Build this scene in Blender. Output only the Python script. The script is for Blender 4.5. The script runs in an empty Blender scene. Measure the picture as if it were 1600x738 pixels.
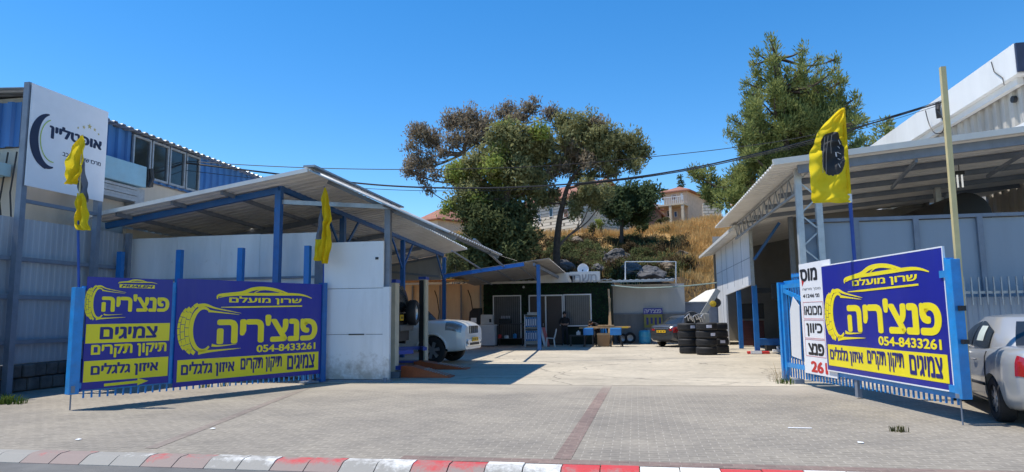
import bpy, math, random
import numpy as np
from mathutils import Vector, Matrix

SC = bpy.context.scene
COL = SC.collection
RNG = random.Random(7)
NP = np.random.default_rng(11)
PI = math.pi

# ------------------------------------------------------------------ camera, sky, sun, exposure
F_PX, YAW, PITCH, ROLL, EYE = 1050.0, math.radians(10.2), math.radians(6.79), 0.0117, 1.55
cf = Vector((-math.sin(YAW) * math.cos(PITCH), math.cos(YAW) * math.cos(PITCH), math.sin(PITCH)))
cr0 = Vector((math.cos(YAW), math.sin(YAW), 0)); cu0 = cr0.cross(cf)
cr = cr0 * math.cos(ROLL) - cu0 * math.sin(ROLL); cu = cu0 * math.cos(ROLL) + cr0 * math.sin(ROLL)
cam_data = bpy.data.cameras.new('camera'); cam = bpy.data.objects.new('camera', cam_data); COL.objects.link(cam)
cam_data.sensor_width = 36.0; cam_data.lens = 36.0 * F_PX / 1600.0
cam_data.clip_start = 0.1; cam_data.clip_end = 3000
cam.matrix_world = Matrix(((cr.x, cu.x, -cf.x, 0), (cr.y, cu.y, -cf.y, 0), (cr.z, cu.z, -cf.z, EYE), (0, 0, 0, 1)))
SC.camera = cam

SUN_EL, SHADOW_AZ = math.radians(68.3), math.radians(9)
to_sun = Vector((-math.cos(SHADOW_AZ) * math.cos(SUN_EL), -math.sin(SHADOW_AZ) * math.cos(SUN_EL), math.sin(SUN_EL)))
world = bpy.data.worlds.new('World'); SC.world = world; world.use_nodes = True
wn = world.node_tree.nodes; wl = world.node_tree.links
bgn = wn['Background']; sky = wn.new('ShaderNodeTexSky'); sky.sky_type = 'NISHITA'; sky.sun_disc = False
sky.sun_elevation = SUN_EL; sky.sun_rotation = math.atan2(to_sun.x, to_sun.y)
sky.air_density = 1.0; sky.dust_density = 0.0; sky.ozone_density = 3.2; sky.altitude = 300
hsv = wn.new('ShaderNodeHueSaturation'); hsv.inputs['Saturation'].default_value = 1.34; hsv.inputs['Value'].default_value = 1.06
wl.new(sky.outputs[0], hsv.inputs['Color']); wl.new(hsv.outputs[0], bgn.inputs[0]); bgn.inputs[1].default_value = 0.15
sun_d = bpy.data.lights.new('sun', 'SUN'); sun_d.energy = 4.3; sun_d.angle = math.radians(0.5); sun_d.color = (1.0, 0.94, 0.83)
sun = bpy.data.objects.new('sun', sun_d); COL.objects.link(sun); sun.location = (-20, 0, 40)
sun.rotation_euler = to_sun.to_track_quat('Z', 'Y').to_euler()
vs = SC.view_settings; vs.view_transform = 'Standard'; vs.look = 'None'; vs.gamma = 1.0; vs.use_curve_mapping = False; vs.exposure = 0.34
SC.render.engine = 'CYCLES'
try:
    SC.cycles.use_denoising = True; SC.cycles.max_bounces = 12; SC.cycles.diffuse_bounces = 8
except Exception:
    pass

# ------------------------------------------------------------------ measuring helpers: a pixel of the photo -> a point on a known plane
EYEP = Vector((0, 0, EYE))
def ray(x, y): return cf + cr * ((x - 800) / F_PX) - cu * ((y - 369) / F_PX)
def on_ground(x, y, z=0.0):
    d = ray(x, y); return EYEP + d * ((z - EYE) / d.z)
def on_y(x, y, Y):
    d = ray(x, y); return EYEP + d * (Y / d.y)
def on_x(x, y, X):
    d = ray(x, y); return EYEP + d * (X / d.x)

# ------------------------------------------------------------------ materials
MATS = {}
def mat(name, col, rough=0.6, metal=0.0, var=0.12, scale=3.0, bump=0.0, bscale=40.0, dirt=None, dirt_amt=0.0, spec=0.5, streak=False, coat=0.0, foot_dirt=False):
    if name in MATS: return MATS[name]
    m = bpy.data.materials.new(name); m.use_nodes = True; MATS[name] = m
    nt = m.node_tree; n = nt.nodes; l = nt.links; b = n['Principled BSDF']
    b.inputs['Roughness'].default_value = rough; b.inputs['Metallic'].default_value = metal
    b.inputs['Specular IOR Level'].default_value = spec
    if coat: b.inputs['Coat Weight'].default_value = coat; b.inputs['Coat Roughness'].default_value = 0.08
    geo = n.new('ShaderNodeNewGeometry'); mp = n.new('ShaderNodeMapping'); l.new(geo.outputs['Position'], mp.inputs[0])
    if streak: mp.inputs['Scale'].default_value = (1, 1, 0.18)
    nz = n.new('ShaderNodeTexNoise'); nz.inputs['Scale'].default_value = scale; nz.inputs['Detail'].default_value = 6; nz.inputs['Roughness'].default_value = 0.62
    l.new(mp.outputs[0], nz.inputs['Vector'])
    rp = n.new('ShaderNodeValToRGB'); l.new(nz.outputs['Fac'], rp.inputs[0])
    rp.color_ramp.elements[0].position = 0.3; rp.color_ramp.elements[1].position = 0.7
    lo = tuple(c * (1 - var) for c in col); hi = tuple(min(1, c * (1 + var)) for c in col)
    rp.color_ramp.elements[0].color = (*lo, 1); rp.color_ramp.elements[1].color = (*hi, 1)
    out = rp.outputs[0]
    if dirt:
        n2 = n.new('ShaderNodeTexNoise'); n2.inputs['Scale'].default_value = scale * 0.55; n2.inputs['Detail'].default_value = 8; n2.inputs['Roughness'].default_value = 0.7
        l.new(mp.outputs[0], n2.inputs['Vector'])
        r2 = n.new('ShaderNodeValToRGB'); r2.color_ramp.elements[0].position = 0.46; r2.color_ramp.elements[1].position = 0.75
        r2.color_ramp.elements[0].color = (0, 0, 0, 1); r2.color_ramp.elements[1].color = (dirt_amt,) * 3 + (1,)
        l.new(n2.outputs['Fac'], r2.inputs[0])
        mx = n.new('ShaderNodeMixRGB'); mx.inputs[2].default_value = (*dirt, 1)
        l.new(r2.outputs[0], mx.inputs[0]); l.new(out, mx.inputs[1]); out = mx.outputs[0]
    if foot_dirt:
        sp = n.new('ShaderNodeSeparateXYZ'); l.new(geo.outputs['Position'], sp.inputs[0]); mr = n.new('ShaderNodeMapRange'); mr.inputs['From Min'].default_value = 0; mr.inputs['From Max'].default_value = .9; mr.inputs['To Min'].default_value = .3; mr.inputs['To Max'].default_value = -.12; l.new(sp.outputs['Z'], mr.inputs['Value'])
        n5 = n.new('ShaderNodeTexNoise'); n5.inputs['Scale'].default_value = 4; n5.inputs['Detail'].default_value = 9; n5.inputs['Roughness'].default_value = .7; l.new(geo.outputs['Position'], n5.inputs['Vector'])
        ad = n.new('ShaderNodeMath'); l.new(mr.outputs[0], ad.inputs[0]); l.new(n5.outputs['Fac'], ad.inputs[1]); r5 = n.new('ShaderNodeValToRGB'); r5.color_ramp.elements[0].position = .5; r5.color_ramp.elements[1].position = .8; r5.color_ramp.elements[0].color = (0, 0, 0, 1); r5.color_ramp.elements[1].color = (.7, .7, .7, 1); l.new(ad.outputs[0], r5.inputs[0])
        m5 = n.new('ShaderNodeMixRGB'); m5.inputs[2].default_value = (.25, .21, .16, 1); l.new(r5.outputs[0], m5.inputs[0]); l.new(out, m5.inputs[1]); out = m5.outputs[0]
    l.new(out, b.inputs['Base Color'])
    if bump:
        n3 = n.new('ShaderNodeTexNoise'); n3.inputs['Scale'].default_value = bscale; n3.inputs['Detail'].default_value = 4
        l.new(geo.outputs['Position'], n3.inputs['Vector'])
        bp = n.new('ShaderNodeBump'); bp.inputs['Strength'].default_value = bump; bp.inputs['Distance'].default_value = 0.02
        l.new(n3.outputs['Fac'], bp.inputs['Height']); l.new(bp.outputs[0], b.inputs['Normal'])
    return m

def glass_mat(name, col, rough=0.06):
    if name in MATS: return MATS[name]
    m = bpy.data.materials.new(name); m.use_nodes = True; MATS[name] = m
    b = m.node_tree.nodes['Principled BSDF']; b.inputs['Base Color'].default_value = (*col, 1); b.inputs['Roughness'].default_value = rough
    b.inputs['Specular IOR Level'].default_value = 0.7
    return m
def lamp_mat(name, col, s):
    m = bpy.data.materials.new(name); m.use_nodes = True
    b = m.node_tree.nodes['Principled BSDF']; b.inputs['Base Color'].default_value = (.8, .8, .8, 1)
    b.inputs['Emission Color'].default_value = (*col, 1); b.inputs['Emission Strength'].default_value = s
    return m
def leaf_mat(name, c1, c2, c3, scale=0.6, trans=0.25, nscale=3.0):
    m = bpy.data.materials.new(name); m.use_nodes = True
    nt = m.node_tree; n = nt.nodes; l = nt.links; n.remove(n['Principled BSDF']); o = n['Material Output']
    geo = n.new('ShaderNodeNewGeometry')
    nz = n.new('ShaderNodeTexNoise'); nz.inputs['Scale'].default_value = scale; nz.inputs['Detail'].default_value = 5; nz.inputs['Roughness'].default_value = 0.7
    l.new(geo.outputs['Position'], nz.inputs['Vector'])
    rp = n.new('ShaderNodeValToRGB'); l.new(nz.outputs['Fac'], rp.inputs[0]); e = rp.color_ramp.elements
    e[0].position = .32; e[0].color = (*c1, 1); e[1].position = .68; e[1].color = (*c3, 1)
    k = e.new(.5); k.color = (*c2, 1)
    df = n.new('ShaderNodeBsdfDiffuse'); tr = n.new('ShaderNodeBsdfTranslucent'); mx = n.new('ShaderNodeMixShader'); mx.inputs[0].default_value = trans
    l.new(rp.outputs[0], df.inputs[0]); l.new(rp.outputs[0], tr.inputs[0]); l.new(df.outputs[0], mx.inputs[1]); l.new(tr.outputs[0], mx.inputs[2])
    l.new(mx.outputs[0], o.inputs[0])
    return m

BLUE = mat('blue gate paint', (.016, .25, .62), .35, var=.15, scale=5, dirt=(.12, .16, .22), dirt_amt=.35)
DKBLUE = mat('dark blue steel paint', (.012, .11, .34), .4, var=.15, scale=4, dirt=(.1, .12, .18), dirt_amt=.3)
SIGNBLUE = mat('printed sign blue', (.011, .016, .27), .35, var=.10, scale=2, bump=.10, bscale=1.6, dirt=(.10, .10, .24), dirt_amt=.25, streak=True)
SIGNYEL = mat('printed sign yellow', (.90, .74, .014), .4, var=.05, scale=2, bump=.08, bscale=1.6, dirt=(.6, .5, .1), dirt_amt=.3, streak=True)
NAVY = mat('printed navy', (.014, .016, .17), .45, var=.05)
WHITEP = mat('white sandwich panel', (.74, .75, .76), .45, var=.05, scale=1.2, dirt=(.38, .37, .35), dirt_amt=.5, streak=True, foot_dirt=True, bump=.12, bscale=2.2)
DIRTYW = None
WHITES = mat('white printed board', (.8, .8, .82), .4, var=.03)
GALV = mat('galvanised steel', (.36, .38, .4), .42, .55, var=.18, scale=6, dirt=(.3, .22, .16), dirt_amt=.25)
GREYST = mat('grey painted steel', (.19, .22, .27), .5, .1, var=.15, scale=4)
ROOFW = mat('off white roof sheet', (.74, .72, .68), .5, .0, var=.08, scale=1.5, dirt=(.42, .38, .33), dirt_amt=.4)
BLACK = mat('black plastic', (.012, .012, .014), .5, var=.2)
RUBBER = mat('tyre rubber', (.016, .016, .018), .72, var=.25, scale=8, bump=.15)
DKMETAL = mat('dark machine metal', (.04, .042, .046), .5, .3, var=.25, scale=5)
ALLOY = mat('alloy wheel', (.55, .56, .58), .3, .8, var=.05)
WOOD = mat('pale timber', (.5, .33, .17), .65, var=.2, scale=8, streak=True)
GLASSD = glass_mat('dark glazing', (.018, .022, .026))
ORANGE = mat('orange ramp paint', (.42, .085, .02), .5, var=.2, scale=4, dirt=(.15, .07, .04), dirt_amt=.5)
REDP = mat('red print', (.55, .03, .025), .5, var=.1)
STONE = mat('pale limestone', (.52, .45, .35), .85, var=.14, scale=2, dirt=(.33, .26, .19), dirt_amt=.4, bump=.4, bscale=8)
TILE = mat('terracotta tile', (.30, .13, .085), .8, var=.25, scale=2.5, bump=.6, bscale=14)
PLATE = mat('yellow number plate', (.75, .45, .01), .4, var=.04)

# ------------------------------------------------------------------ mesh helpers
class MB:
    def __init__(s): s.v = []; s.f = []; s.m = []
    def add(s, vs, fs, mi=0):
        o = len(s.v); s.v += [tuple(p) for p in vs]; s.f += [tuple(i + o for i in f) for f in fs]; s.m += [mi] * len(fs); return s
    def box(s, c, d, rz=0.0, mi=0):
        x, y, z = d[0] / 2, d[1] / 2, d[2] / 2; ca, sa = math.cos(rz), math.sin(rz); vs = []
        for sz in (-z, z):
            for a, b in ((-x, -y), (x, -y), (x, y), (-x, y)):
                vs.append((c[0] + a * ca - b * sa, c[1] + a * sa + b * ca, c[2] + sz))
        return s.add(vs, [(3, 2, 1, 0), (4, 5, 6, 7), (0, 1, 5, 4), (1, 2, 6, 5), (2, 3, 7, 6), (3, 0, 4, 7)], mi)
    def span(s, x0, x1, y0, y1, z0, z1, mi=0):
        return s.box(((x0 + x1) / 2, (y0 + y1) / 2, (z0 + z1) / 2), (abs(x1 - x0), abs(y1 - y0), abs(z1 - z0)), 0, mi)
    def bar(s, a, b, w, h=None, mi=0, up=(0, 0, 1)):
        h = h or w; a = Vector(a); b = Vector(b); d = (b - a).normalized(); u = Vector(up)
        if abs(d.dot(u)) > .98: u = Vector((0, 1, 0)) if abs(d.y) < .9 else Vector((1, 0, 0))
        r = d.cross(u).normalized(); u = r.cross(d)
        vs = [p + r * (i * w / 2) + u * (j * h / 2) for p in (a, b) for i, j in ((-1, -1), (1, -1), (1, 1), (-1, 1))]
        return s.add(vs, [(3, 2, 1, 0), (4, 5, 6, 7), (0, 1, 5, 4), (1, 2, 6, 5), (2, 3, 7, 6), (3, 0, 4, 7)], mi)
    def tube(s, pts, r, n=8, mi=0, cap=True):
        pts = [Vector(p) for p in pts]; k = len(pts); rs = r if isinstance(r, (list, tuple)) else [r] * k; vs = []; fs = []
        u = None
        for i, p in enumerate(pts):
            d = (pts[min(i + 1, k - 1)] - pts[max(i - 1, 0)]).normalized()
            if u is None:
                u = Vector((0, 0, 1)) if abs(d.z) < .9 else Vector((1, 0, 0))
            a = d.cross(u).normalized(); u = a.cross(d).normalized()
            for j in range(n):
                t = 2 * PI * j / n; vs.append(p + (a * math.cos(t) + u * math.sin(t)) * rs[i])
        for i in range(k - 1):
            for j in range(n):
                j2 = (j + 1) % n; fs.append((i * n + j, i * n + j2, (i + 1) * n + j2, (i + 1) * n + j))
        if cap: fs += [tuple(range(n - 1, -1, -1)), tuple((k - 1) * n + j for j in range(n))]
        return s.add(vs, fs, mi)
    def lathe(s, prof, c=(0, 0, 0), axis='z', n=32, mi=0):
        vs = []; fs = []; k = len(prof)
        for i in range(n):
            t = 2 * PI * i / n; a, b = math.cos(t), math.sin(t)
            for r, h in prof:
                p = {'z': (r * a, r * b, h), 'x': (h, r * a, r * b), 'y': (r * b, h, r * a)}[axis]
                vs.append((p[0] + c[0], p[1] + c[1], p[2] + c[2]))
        for i in range(n):
            i2 = (i + 1) % n
            for j in range(k - 1): fs.append((i * k + j, i2 * k + j, i2 * k + j + 1, i * k + j + 1))
        return s.add(vs, fs, mi)
    def poly(s, pts, off, mi=0):      # a planar outline given thickness along off
        n = len(pts); o = Vector(off); a = [Vector(p) for p in pts]; b = [p + o for p in a]
        return s.add(a + b, [tuple(range(n)), tuple(range(2 * n - 1, n - 1, -1))] + [(i, i + n, (i + 1) % n + n, (i + 1) % n) for i in range(n)], mi)
    def hexa(s, q0, q1, mi=0):
        return s.add(list(q0) + list(q1), [(3, 2, 1, 0), (4, 5, 6, 7), (0, 1, 5, 4), (1, 2, 6, 5), (2, 3, 7, 6), (3, 0, 4, 7)], mi)
    def sheet(s, p00, p10, p11, p01, pitch=.2, amp=.02, th=.004, mi=0):   # trapezoid-profile sheet, ribs run p00->p01, waves along p00->p10
        p00, p10, p11, p01 = map(Vector, (p00, p10, p11, p01)); L = (p10 - p00).length
        nrm = (p10 - p00).cross(p01 - p00).normalized(); n = max(2, int(L / pitch)) ; us = []
        for i in range(n):
            for fr, h in ((0, 0), (.45, 0), (.55, 1), (.9, 1)): us.append(((i + fr) / n, h))
        us.append((1, 0)); vs = []
        for side in (0, 1):
            for u, h in us:
                o = nrm * (h * amp - side * th); vs += [p00.lerp(p10, u) + o, p01.lerp(p11, u) + o]
        k = len(us); fs = []
        for i in range(k - 1):
            a = 2 * i; fs.append((a, a + 2, a + 3, a + 1)); b = 2 * k + a; fs.append((b + 1, b + 3, b + 2, b))
        for e in (0, 1):
            for i in range(k - 1): a = 2 * i + e; b = 2 * k + a; fs.append((a, b, b + 2, a + 2) if e == 0 else (a + 2, b + 2, b, a))
        fs += [(0, 1, 2 * k + 1, 2 * k), (2 * k - 2, 4 * k - 2, 4 * k - 1, 2 * k - 1)]
        return s.add(vs, fs, mi)
    def build(s, name, mats, parent=None, smooth=False, local=False, bevel=0.0):
        me = bpy.data.meshes.new(name); vs = s.v
        o = bpy.data.objects.new(name, me); COL.objects.link(o)
        if parent is not None:
            o.parent = parent
            if not local:
                l = Vector((0, 0, 0)); q = parent
                while q is not None: l += q.location; q = q.parent
                vs = [(v[0] - l.x, v[1] - l.y, v[2] - l.z) for v in vs]
        me.from_pydata(vs, [], s.f); me.update()
        for m in (mats if isinstance(mats, (list, tuple)) else [mats]): me.materials.append(m)
        if any(s.m): me.polygons.foreach_set('material_index', s.m)
        if smooth:
            me.polygons.foreach_set('use_smooth', [True] * len(me.polygons))
            try: me.set_sharp_from_angle(angle=math.radians(40))
            except Exception: pass
        if bevel:
            b = o.modifiers.new('bevel', 'BEVEL'); b.width = bevel; b.segments = 2; b.limit_method = 'ANGLE'
        me.validate()
        return o

def tag(o, label=None, cat=None, group=None, kind=None):
    if label: o['label'] = label
    if cat: o['category'] = cat
    if group: o['group'] = group
    if kind: o['kind'] = kind
    return o
def thing(name, label, cat, loc=(0, 0, 0), rz=0.0, group=None):
    o = bpy.data.objects.new(name, None); COL.objects.link(o); o.location = loc; o.rotation_euler = (0, 0, rz); o.empty_display_size = .2
    return tag(o, label, cat, group)
def copy_thing(root, loc=None, rz=None, label=None, group=None):
    r = root.copy(); COL.objects.link(r)
    if loc is not None: r.location = loc
    if rz is not None: r.rotation_euler = (0, 0, rz)
    if label: r['label'] = label
    if group: r['group'] = group
    for ch in list(root.children):
        c = ch.copy(); COL.objects.link(c); c.parent = r
        for g in list(ch.children):
            d = g.copy(); COL.objects.link(d); d.parent = c
    return r

# lettering: laid in a local frame x right, z up, facing -y; Hebrew runs are stored in visual order
HEB = lambda c: '\u0590' <= c <= '\u05ff' or c in "'׳"
def visual(s):
    return s[::-1] if any('\u05d0' <= c <= '\u05ea' for c in s) else s
def text_bits(txt, x0, x1, z0, z1, y=-.012, depth=.004, weight=.0, ital=0.0):
    cu_ = bpy.data.curves.new('lettering', 'FONT'); cu_.body = visual(txt); cu_.size = 1; cu_.extrude = .01; cu_.shear = ital; cu_.resolution_u = 3
    ob = bpy.data.objects.new('lettering', cu_); COL.objects.link(ob)
    dg = bpy.context.evaluated_depsgraph_get(); me = bpy.data.meshes.new_from_object(ob.evaluated_get(dg))
    n = len(me.vertices); co = np.empty(n * 3); me.vertices.foreach_get('co', co); co = co.reshape(-1, 3)
    fs = [tuple(p.vertices) for p in me.polygons]
    bpy.data.objects.remove(ob); bpy.data.meshes.remove(me); bpy.data.curves.remove(cu_)
    if n == 0: return [], []
    if weight > 0:      # bold: the same glyphs laid side by side within a small circle
        cs, f2 = [], []
        for q in range(9):
            a = q * PI / 4; d = np.array([math.cos(a) * weight, math.sin(a) * weight * .75, 0.0004 * q]) if q < 8 else np.array([0, 0, 0.0004 * 8])
            cs.append(co + d); f2 += [tuple(i + q * n for i in f) for f in fs]
        co = np.concatenate(cs); fs = f2; n = len(co)
    mn, mx = co.min(0), co.max(0); out = np.empty_like(co)
    out[:, 0] = x0 + (co[:, 0] - mn[0]) / max(1e-6, mx[0] - mn[0]) * (x1 - x0)
    out[:, 2] = z0 + (co[:, 1] - mn[1]) / max(1e-6, mx[1] - mn[1]) * (z1 - z0)
    out[:, 1] = y - (co[:, 2] - mn[2]) / max(1e-6, mx[2] - mn[2]) * depth
    return [tuple(p) for p in out], fs
def lettering(parent, txt, x0, x1, z0, z1, m, y=-.012, weight=.02, name='lettering', ital=0.0):
    v, f = text_bits(txt, x0, x1, z0, z1, y, .004, weight, ital); b = MB(); b.add(v, f); return b.build(name, m, parent, local=True)
def ribbon(b, pts, ws, y, depth=.004, mi=0):    # a stroke of varying width in the sign plane
    n = len(pts); L = []; R = []
    for i, p in enumerate(pts):
        a = pts[max(0, i - 1)]; c = pts[min(n - 1, i + 1)]; dx, dz = c[0] - a[0], c[1] - a[1]; d = math.hypot(dx, dz) or 1
        nx, nz = -dz / d, dx / d; w = ws[i] / 2; L.append((p[0] + nx * w, p[1] + nz * w)); R.append((p[0] - nx * w, p[1] - nz * w))
    for i in range(n - 1):
        q = [(*R[i],), (*R[i + 1],), (*L[i + 1],), (*L[i],)]
        b.hexa([(x, y, z) for x, z in q], [(x, y - depth, z) for x, z in q], mi)
    return b
def arc(cx, cz, rx, rz, a0, a1, n=24):
    return [(cx + rx * math.cos(math.radians(a0 + (a1 - a0) * i / n)), cz + rz * math.sin(math.radians(a0 + (a1 - a0) * i / n))) for i in range(n + 1)]
def smooth_pts(pts, n=8):
    out = []
    for i in range(len(pts) - 1):
        p0 = pts[max(0, i - 1)]; p1 = pts[i]; p2 = pts[i + 1]; p3 = pts[min(len(pts) - 1, i + 2)]
        for k in range(n):
            t = k / n
            out.append(tuple(.5 * (2 * b + (c - a) * t + (2 * a - 5 * b + 4 * c - d) * t * t + (3 * b - a - 3 * c + d) * t ** 3) for a, b, c, d in zip(p0, p1, p2, p3)))
    out.append(tuple(pts[-1])); return out

# ------------------------------------------------------------------ ground, road, kerb, paving
def paver_mat(name, base, var, mortar, stain):
    m = bpy.data.materials.new(name); m.use_nodes = True; nt = m.node_tree; n = nt.nodes; l = nt.links; b = n['Principled BSDF']; b.inputs['Roughness'].default_value = .85
    geo = n.new('ShaderNodeNewGeometry'); br = n.new('ShaderNodeTexBrick'); l.new(geo.outputs['Position'], br.inputs['Vector'])
    br.inputs['Scale'].default_value = 1; br.inputs['Brick Width'].default_value = .21; br.inputs['Row Height'].default_value = .105; br.inputs['Mortar Size'].default_value = .007
    br.inputs['Mortar Smooth'].default_value = .3; br.inputs['Bias'].default_value = 0
    br.inputs['Color1'].default_value = (*[c * (1 - var) for c in base], 1); br.inputs['Color2'].default_value = (*[c * (1 + var) for c in base], 1); br.inputs['Mortar'].default_value = (*mortar, 1)
    nz = n.new('ShaderNodeTexNoise'); nz.inputs['Scale'].default_value = .55; nz.inputs['Detail'].default_value = 8; nz.inputs['Roughness'].default_value = .65; l.new(geo.outputs['Position'], nz.inputs['Vector'])
    rp = n.new('ShaderNodeValToRGB'); rp.color_ramp.elements[0].position = .35; rp.color_ramp.elements[1].position = .68; rp.color_ramp.elements[0].color = (.78, .76, .74, 1); rp.color_ramp.elements[1].color = (1.14, 1.1, 1.03, 1)
    l.new(nz.outputs['Fac'], rp.inputs[0])
    mu = n.new('ShaderNodeMixRGB'); mu.blend_type = 'MULTIPLY'; mu.inputs[0].default_value = 1; l.new(br.outputs['Color'], mu.inputs[1]); l.new(rp.outputs[0], mu.inputs[2])
    n2 = n.new('ShaderNodeTexNoise'); n2.inputs['Scale'].default_value = 14; n2.inputs['Detail'].default_value = 5; l.new(geo.outputs['Position'], n2.inputs['Vector'])
    r2 = n.new('ShaderNodeValToRGB'); r2.color_ramp.elements[0].position = .3; r2.color_ramp.elements[1].position = .7; r2.color_ramp.elements[0].color = (.82, .82, .82, 1); r2.color_ramp.elements[1].color = (1.1, 1.1, 1.1, 1); l.new(n2.outputs['Fac'], r2.inputs[0])
    m2 = n.new('ShaderNodeMixRGB'); m2.blend_type = 'MULTIPLY'; m2.inputs[0].default_value = 1; l.new(mu.outputs[0], m2.inputs[1]); l.new(r2.outputs[0], m2.inputs[2])
    # sparse dark drips and tyre grime
    n4 = n.new('ShaderNodeTexNoise'); n4.inputs['Scale'].default_value = 1.7; n4.inputs['Detail'].default_value = 10; n4.inputs['Roughness'].default_value = .8; l.new(geo.outputs['Position'], n4.inputs['Vector'])
    r4 = n.new('ShaderNodeValToRGB'); r4.color_ramp.elements[0].position = .6; r4.color_ramp.elements[1].position = .74; r4.color_ramp.elements[0].color = (0, 0, 0, 1); r4.color_ramp.elements[1].color = (stain,) * 3 + (1,); l.new(n4.outputs['Fac'], r4.inputs[0])
    m4 = n.new('ShaderNodeMixRGB'); m4.inputs[2].default_value = (.09, .085, .08, 1); l.new(r4.outputs[0], m4.inputs[0]); l.new(m2.outputs[0], m4.inputs[1])
    # pale dust blown off the yard over the last rows of pavers
    sy = n.new('ShaderNodeSeparateXYZ'); l.new(geo.outputs['Position'], sy.inputs[0])
    my = n.new('ShaderNodeMapRange'); my.inputs['From Min'].default_value = 11.5; my.inputs['From Max'].default_value = 15.3; my.inputs['To Min'].default_value = -.35; my.inputs['To Max'].default_value = .35; l.new(sy.outputs['Y'], my.inputs['Value'])
    n5 = n.new('ShaderNodeTexNoise'); n5.inputs['Scale'].default_value = .8; n5.inputs['Detail'].default_value = 8; l.new(geo.outputs['Position'], n5.inputs['Vector'])
    a5 = n.new('ShaderNodeMath'); a5.operation = 'ADD'; l.new(my.outputs[0], a5.inputs[0]); l.new(n5.outputs['Fac'], a5.inputs[1])
    r5 = n.new('ShaderNodeValToRGB'); r5.color_ramp.elements[0].position = .42; r5.color_ramp.elements[1].position = .85; r5.color_ramp.elements[0].color = (0, 0, 0, 1); r5.color_ramp.elements[1].color = (.75, .75, .75, 1); l.new(a5.outputs[0], r5.inputs[0])
    m6 = n.new('ShaderNodeMixRGB'); m6.inputs[2].default_value = (.40, .35, .28, 1); l.new(r5.outputs[0], m6.inputs[0]); l.new(m4.outputs[0], m6.inputs[1]); m4 = m6
    l.new(m4.outputs[0], b.inputs['Base Color'])
    bp = n.new('ShaderNodeBump'); bp.inputs['Strength'].default_value = .5; bp.inputs['Distance'].default_value = .006; bp.invert = True
    l.new(br.outputs['Fac'], bp.inputs['Height']); l.new(bp.outputs[0], b.inputs['Normal'])
    return m
PAVER = paver_mat('grey interlocking pavers', (.272, .248, .212), .08, (.385, .355, .31), .55)
REDPAVER = paver_mat('red interlocking pavers', (.235, .172, .152), .12, (.27, .22, .19), .3)
FADEDRED = paver_mat('faded red pavers', (.25, .212, .188), .12, (.32, .28, .25), .3)

def concrete_mat():
    m = bpy.data.materials.new('sun bleached concrete'); m.use_nodes = True; nt = m.node_tree; n = nt.nodes; l = nt.links; b = n['Principled BSDF']; b.inputs['Roughness'].default_value = .9
    geo = n.new('ShaderNodeNewGeometry')
    def noise(sc, det, ro, p0, c0, p1, c1, vec=None):
        z = n.new('ShaderNodeTexNoise'); z.inputs['Scale'].default_value = sc; z.inputs['Detail'].default_value = det; z.inputs['Roughness'].default_value = ro; l.new(vec or geo.outputs['Position'], z.inputs['Vector'])
        r = n.new('ShaderNodeValToRGB'); r.color_ramp.elements[0].position = p0; r.color_ramp.elements[1].position = p1; r.color_ramp.elements[0].color = (*c0, 1); r.color_ramp.elements[1].color = (*c1, 1); l.new(z.outputs['Fac'], r.inputs[0]); return r.outputs[0]
    a = noise(.35, 8, .65, .3, (.37, .325, .255), .7, (.57, .50, .39))
    c = noise(5, 8, .7, .3, (.8, .8, .8), .7, (1.12, 1.12, 1.12))
    mu = n.new('ShaderNodeMixRGB'); mu.blend_type = 'MULTIPLY'; mu.inputs[0].default_value = 1; l.new(a, mu.inputs[1]); l.new(c, mu.inputs[2])
    mp = n.new('ShaderNodeMapping'); mp.inputs['Scale'].default_value = (.25, 1.4, 1); l.new(geo.outputs['Position'], mp.inputs[0])
    st = noise(.9, 9, .75, .55, (0, 0, 0), .72, (.6, .6, .6), mp.outputs[0])
    m4 = n.new('ShaderNodeMixRGB'); m4.inputs[2].default_value = (.14, .125, .105, 1); l.new(st, m4.inputs[0]); l.new(mu.outputs[0], m4.inputs[1])
    # cracks
    vz = n.new('ShaderNodeTexVoronoi'); vz.feature = 'DISTANCE_TO_EDGE'; vz.inputs['Scale'].default_value = .22
    wz = n.new('ShaderNodeTexNoise'); wz.inputs['Scale'].default_value = 1.2; wz.inputs['Detail'].default_value = 6; l.new(geo.outputs['Position'], wz.inputs['Vector'])
    ad = n.new('ShaderNodeVectorMath'); ad.operation = 'MULTIPLY_ADD'; l.new(wz.outputs['Color'], ad.inputs[0]); ad.inputs[1].default_value = (1.2, 1.2, 0); l.new(geo.outputs['Position'], ad.inputs[2]); l.new(ad.outputs[0], vz.inputs['Vector'])
    cr_ = n.new('ShaderNodeValToRGB'); cr_.color_ramp.elements[0].position = .0; cr_.color_ramp.elements[0].color = (.75, .75, .75, 1); cr_.color_ramp.elements[1].position = .006; cr_.color_ramp.elements[1].color = (0, 0, 0, 1); l.new(vz.outputs['Distance'], cr_.inputs[0])
    m5 = n.new('ShaderNodeMixRGB'); m5.inputs[2].default_value = (.1, .09, .075, 1); l.new(cr_.outputs[0], m5.inputs[0]); l.new(m4.outputs[0], m5.inputs[1])
    l.new(m5.outputs[0], b.inputs['Base Color'])
    z3 = n.new('ShaderNodeTexNoise'); z3.inputs['Scale'].default_value = 30; l.new(geo.outputs['Position'], z3.inputs['Vector']); bp = n.new('ShaderNodeBump'); bp.inputs['Strength'].default_value = .25; bp.inputs['Distance'].default_value = .01; l.new(z3.outputs['Fac'], bp.inputs['Height']); l.new(bp.outputs[0], b.inputs['Normal'])
    return m
CONC = concrete_mat()
SAND = mat('dusty ground', (.36, .30, .22), .95, var=.2, scale=1.5, dirt=(.2, .17, .12), dirt_amt=.5, bump=.3, bscale=12)
ASPH = mat('worn asphalt', (.13, .128, .125), .9, var=.2, scale=2.0, bump=.35, bscale=60, dirt=(.2, .19, .17), dirt_amt=.5)

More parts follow.
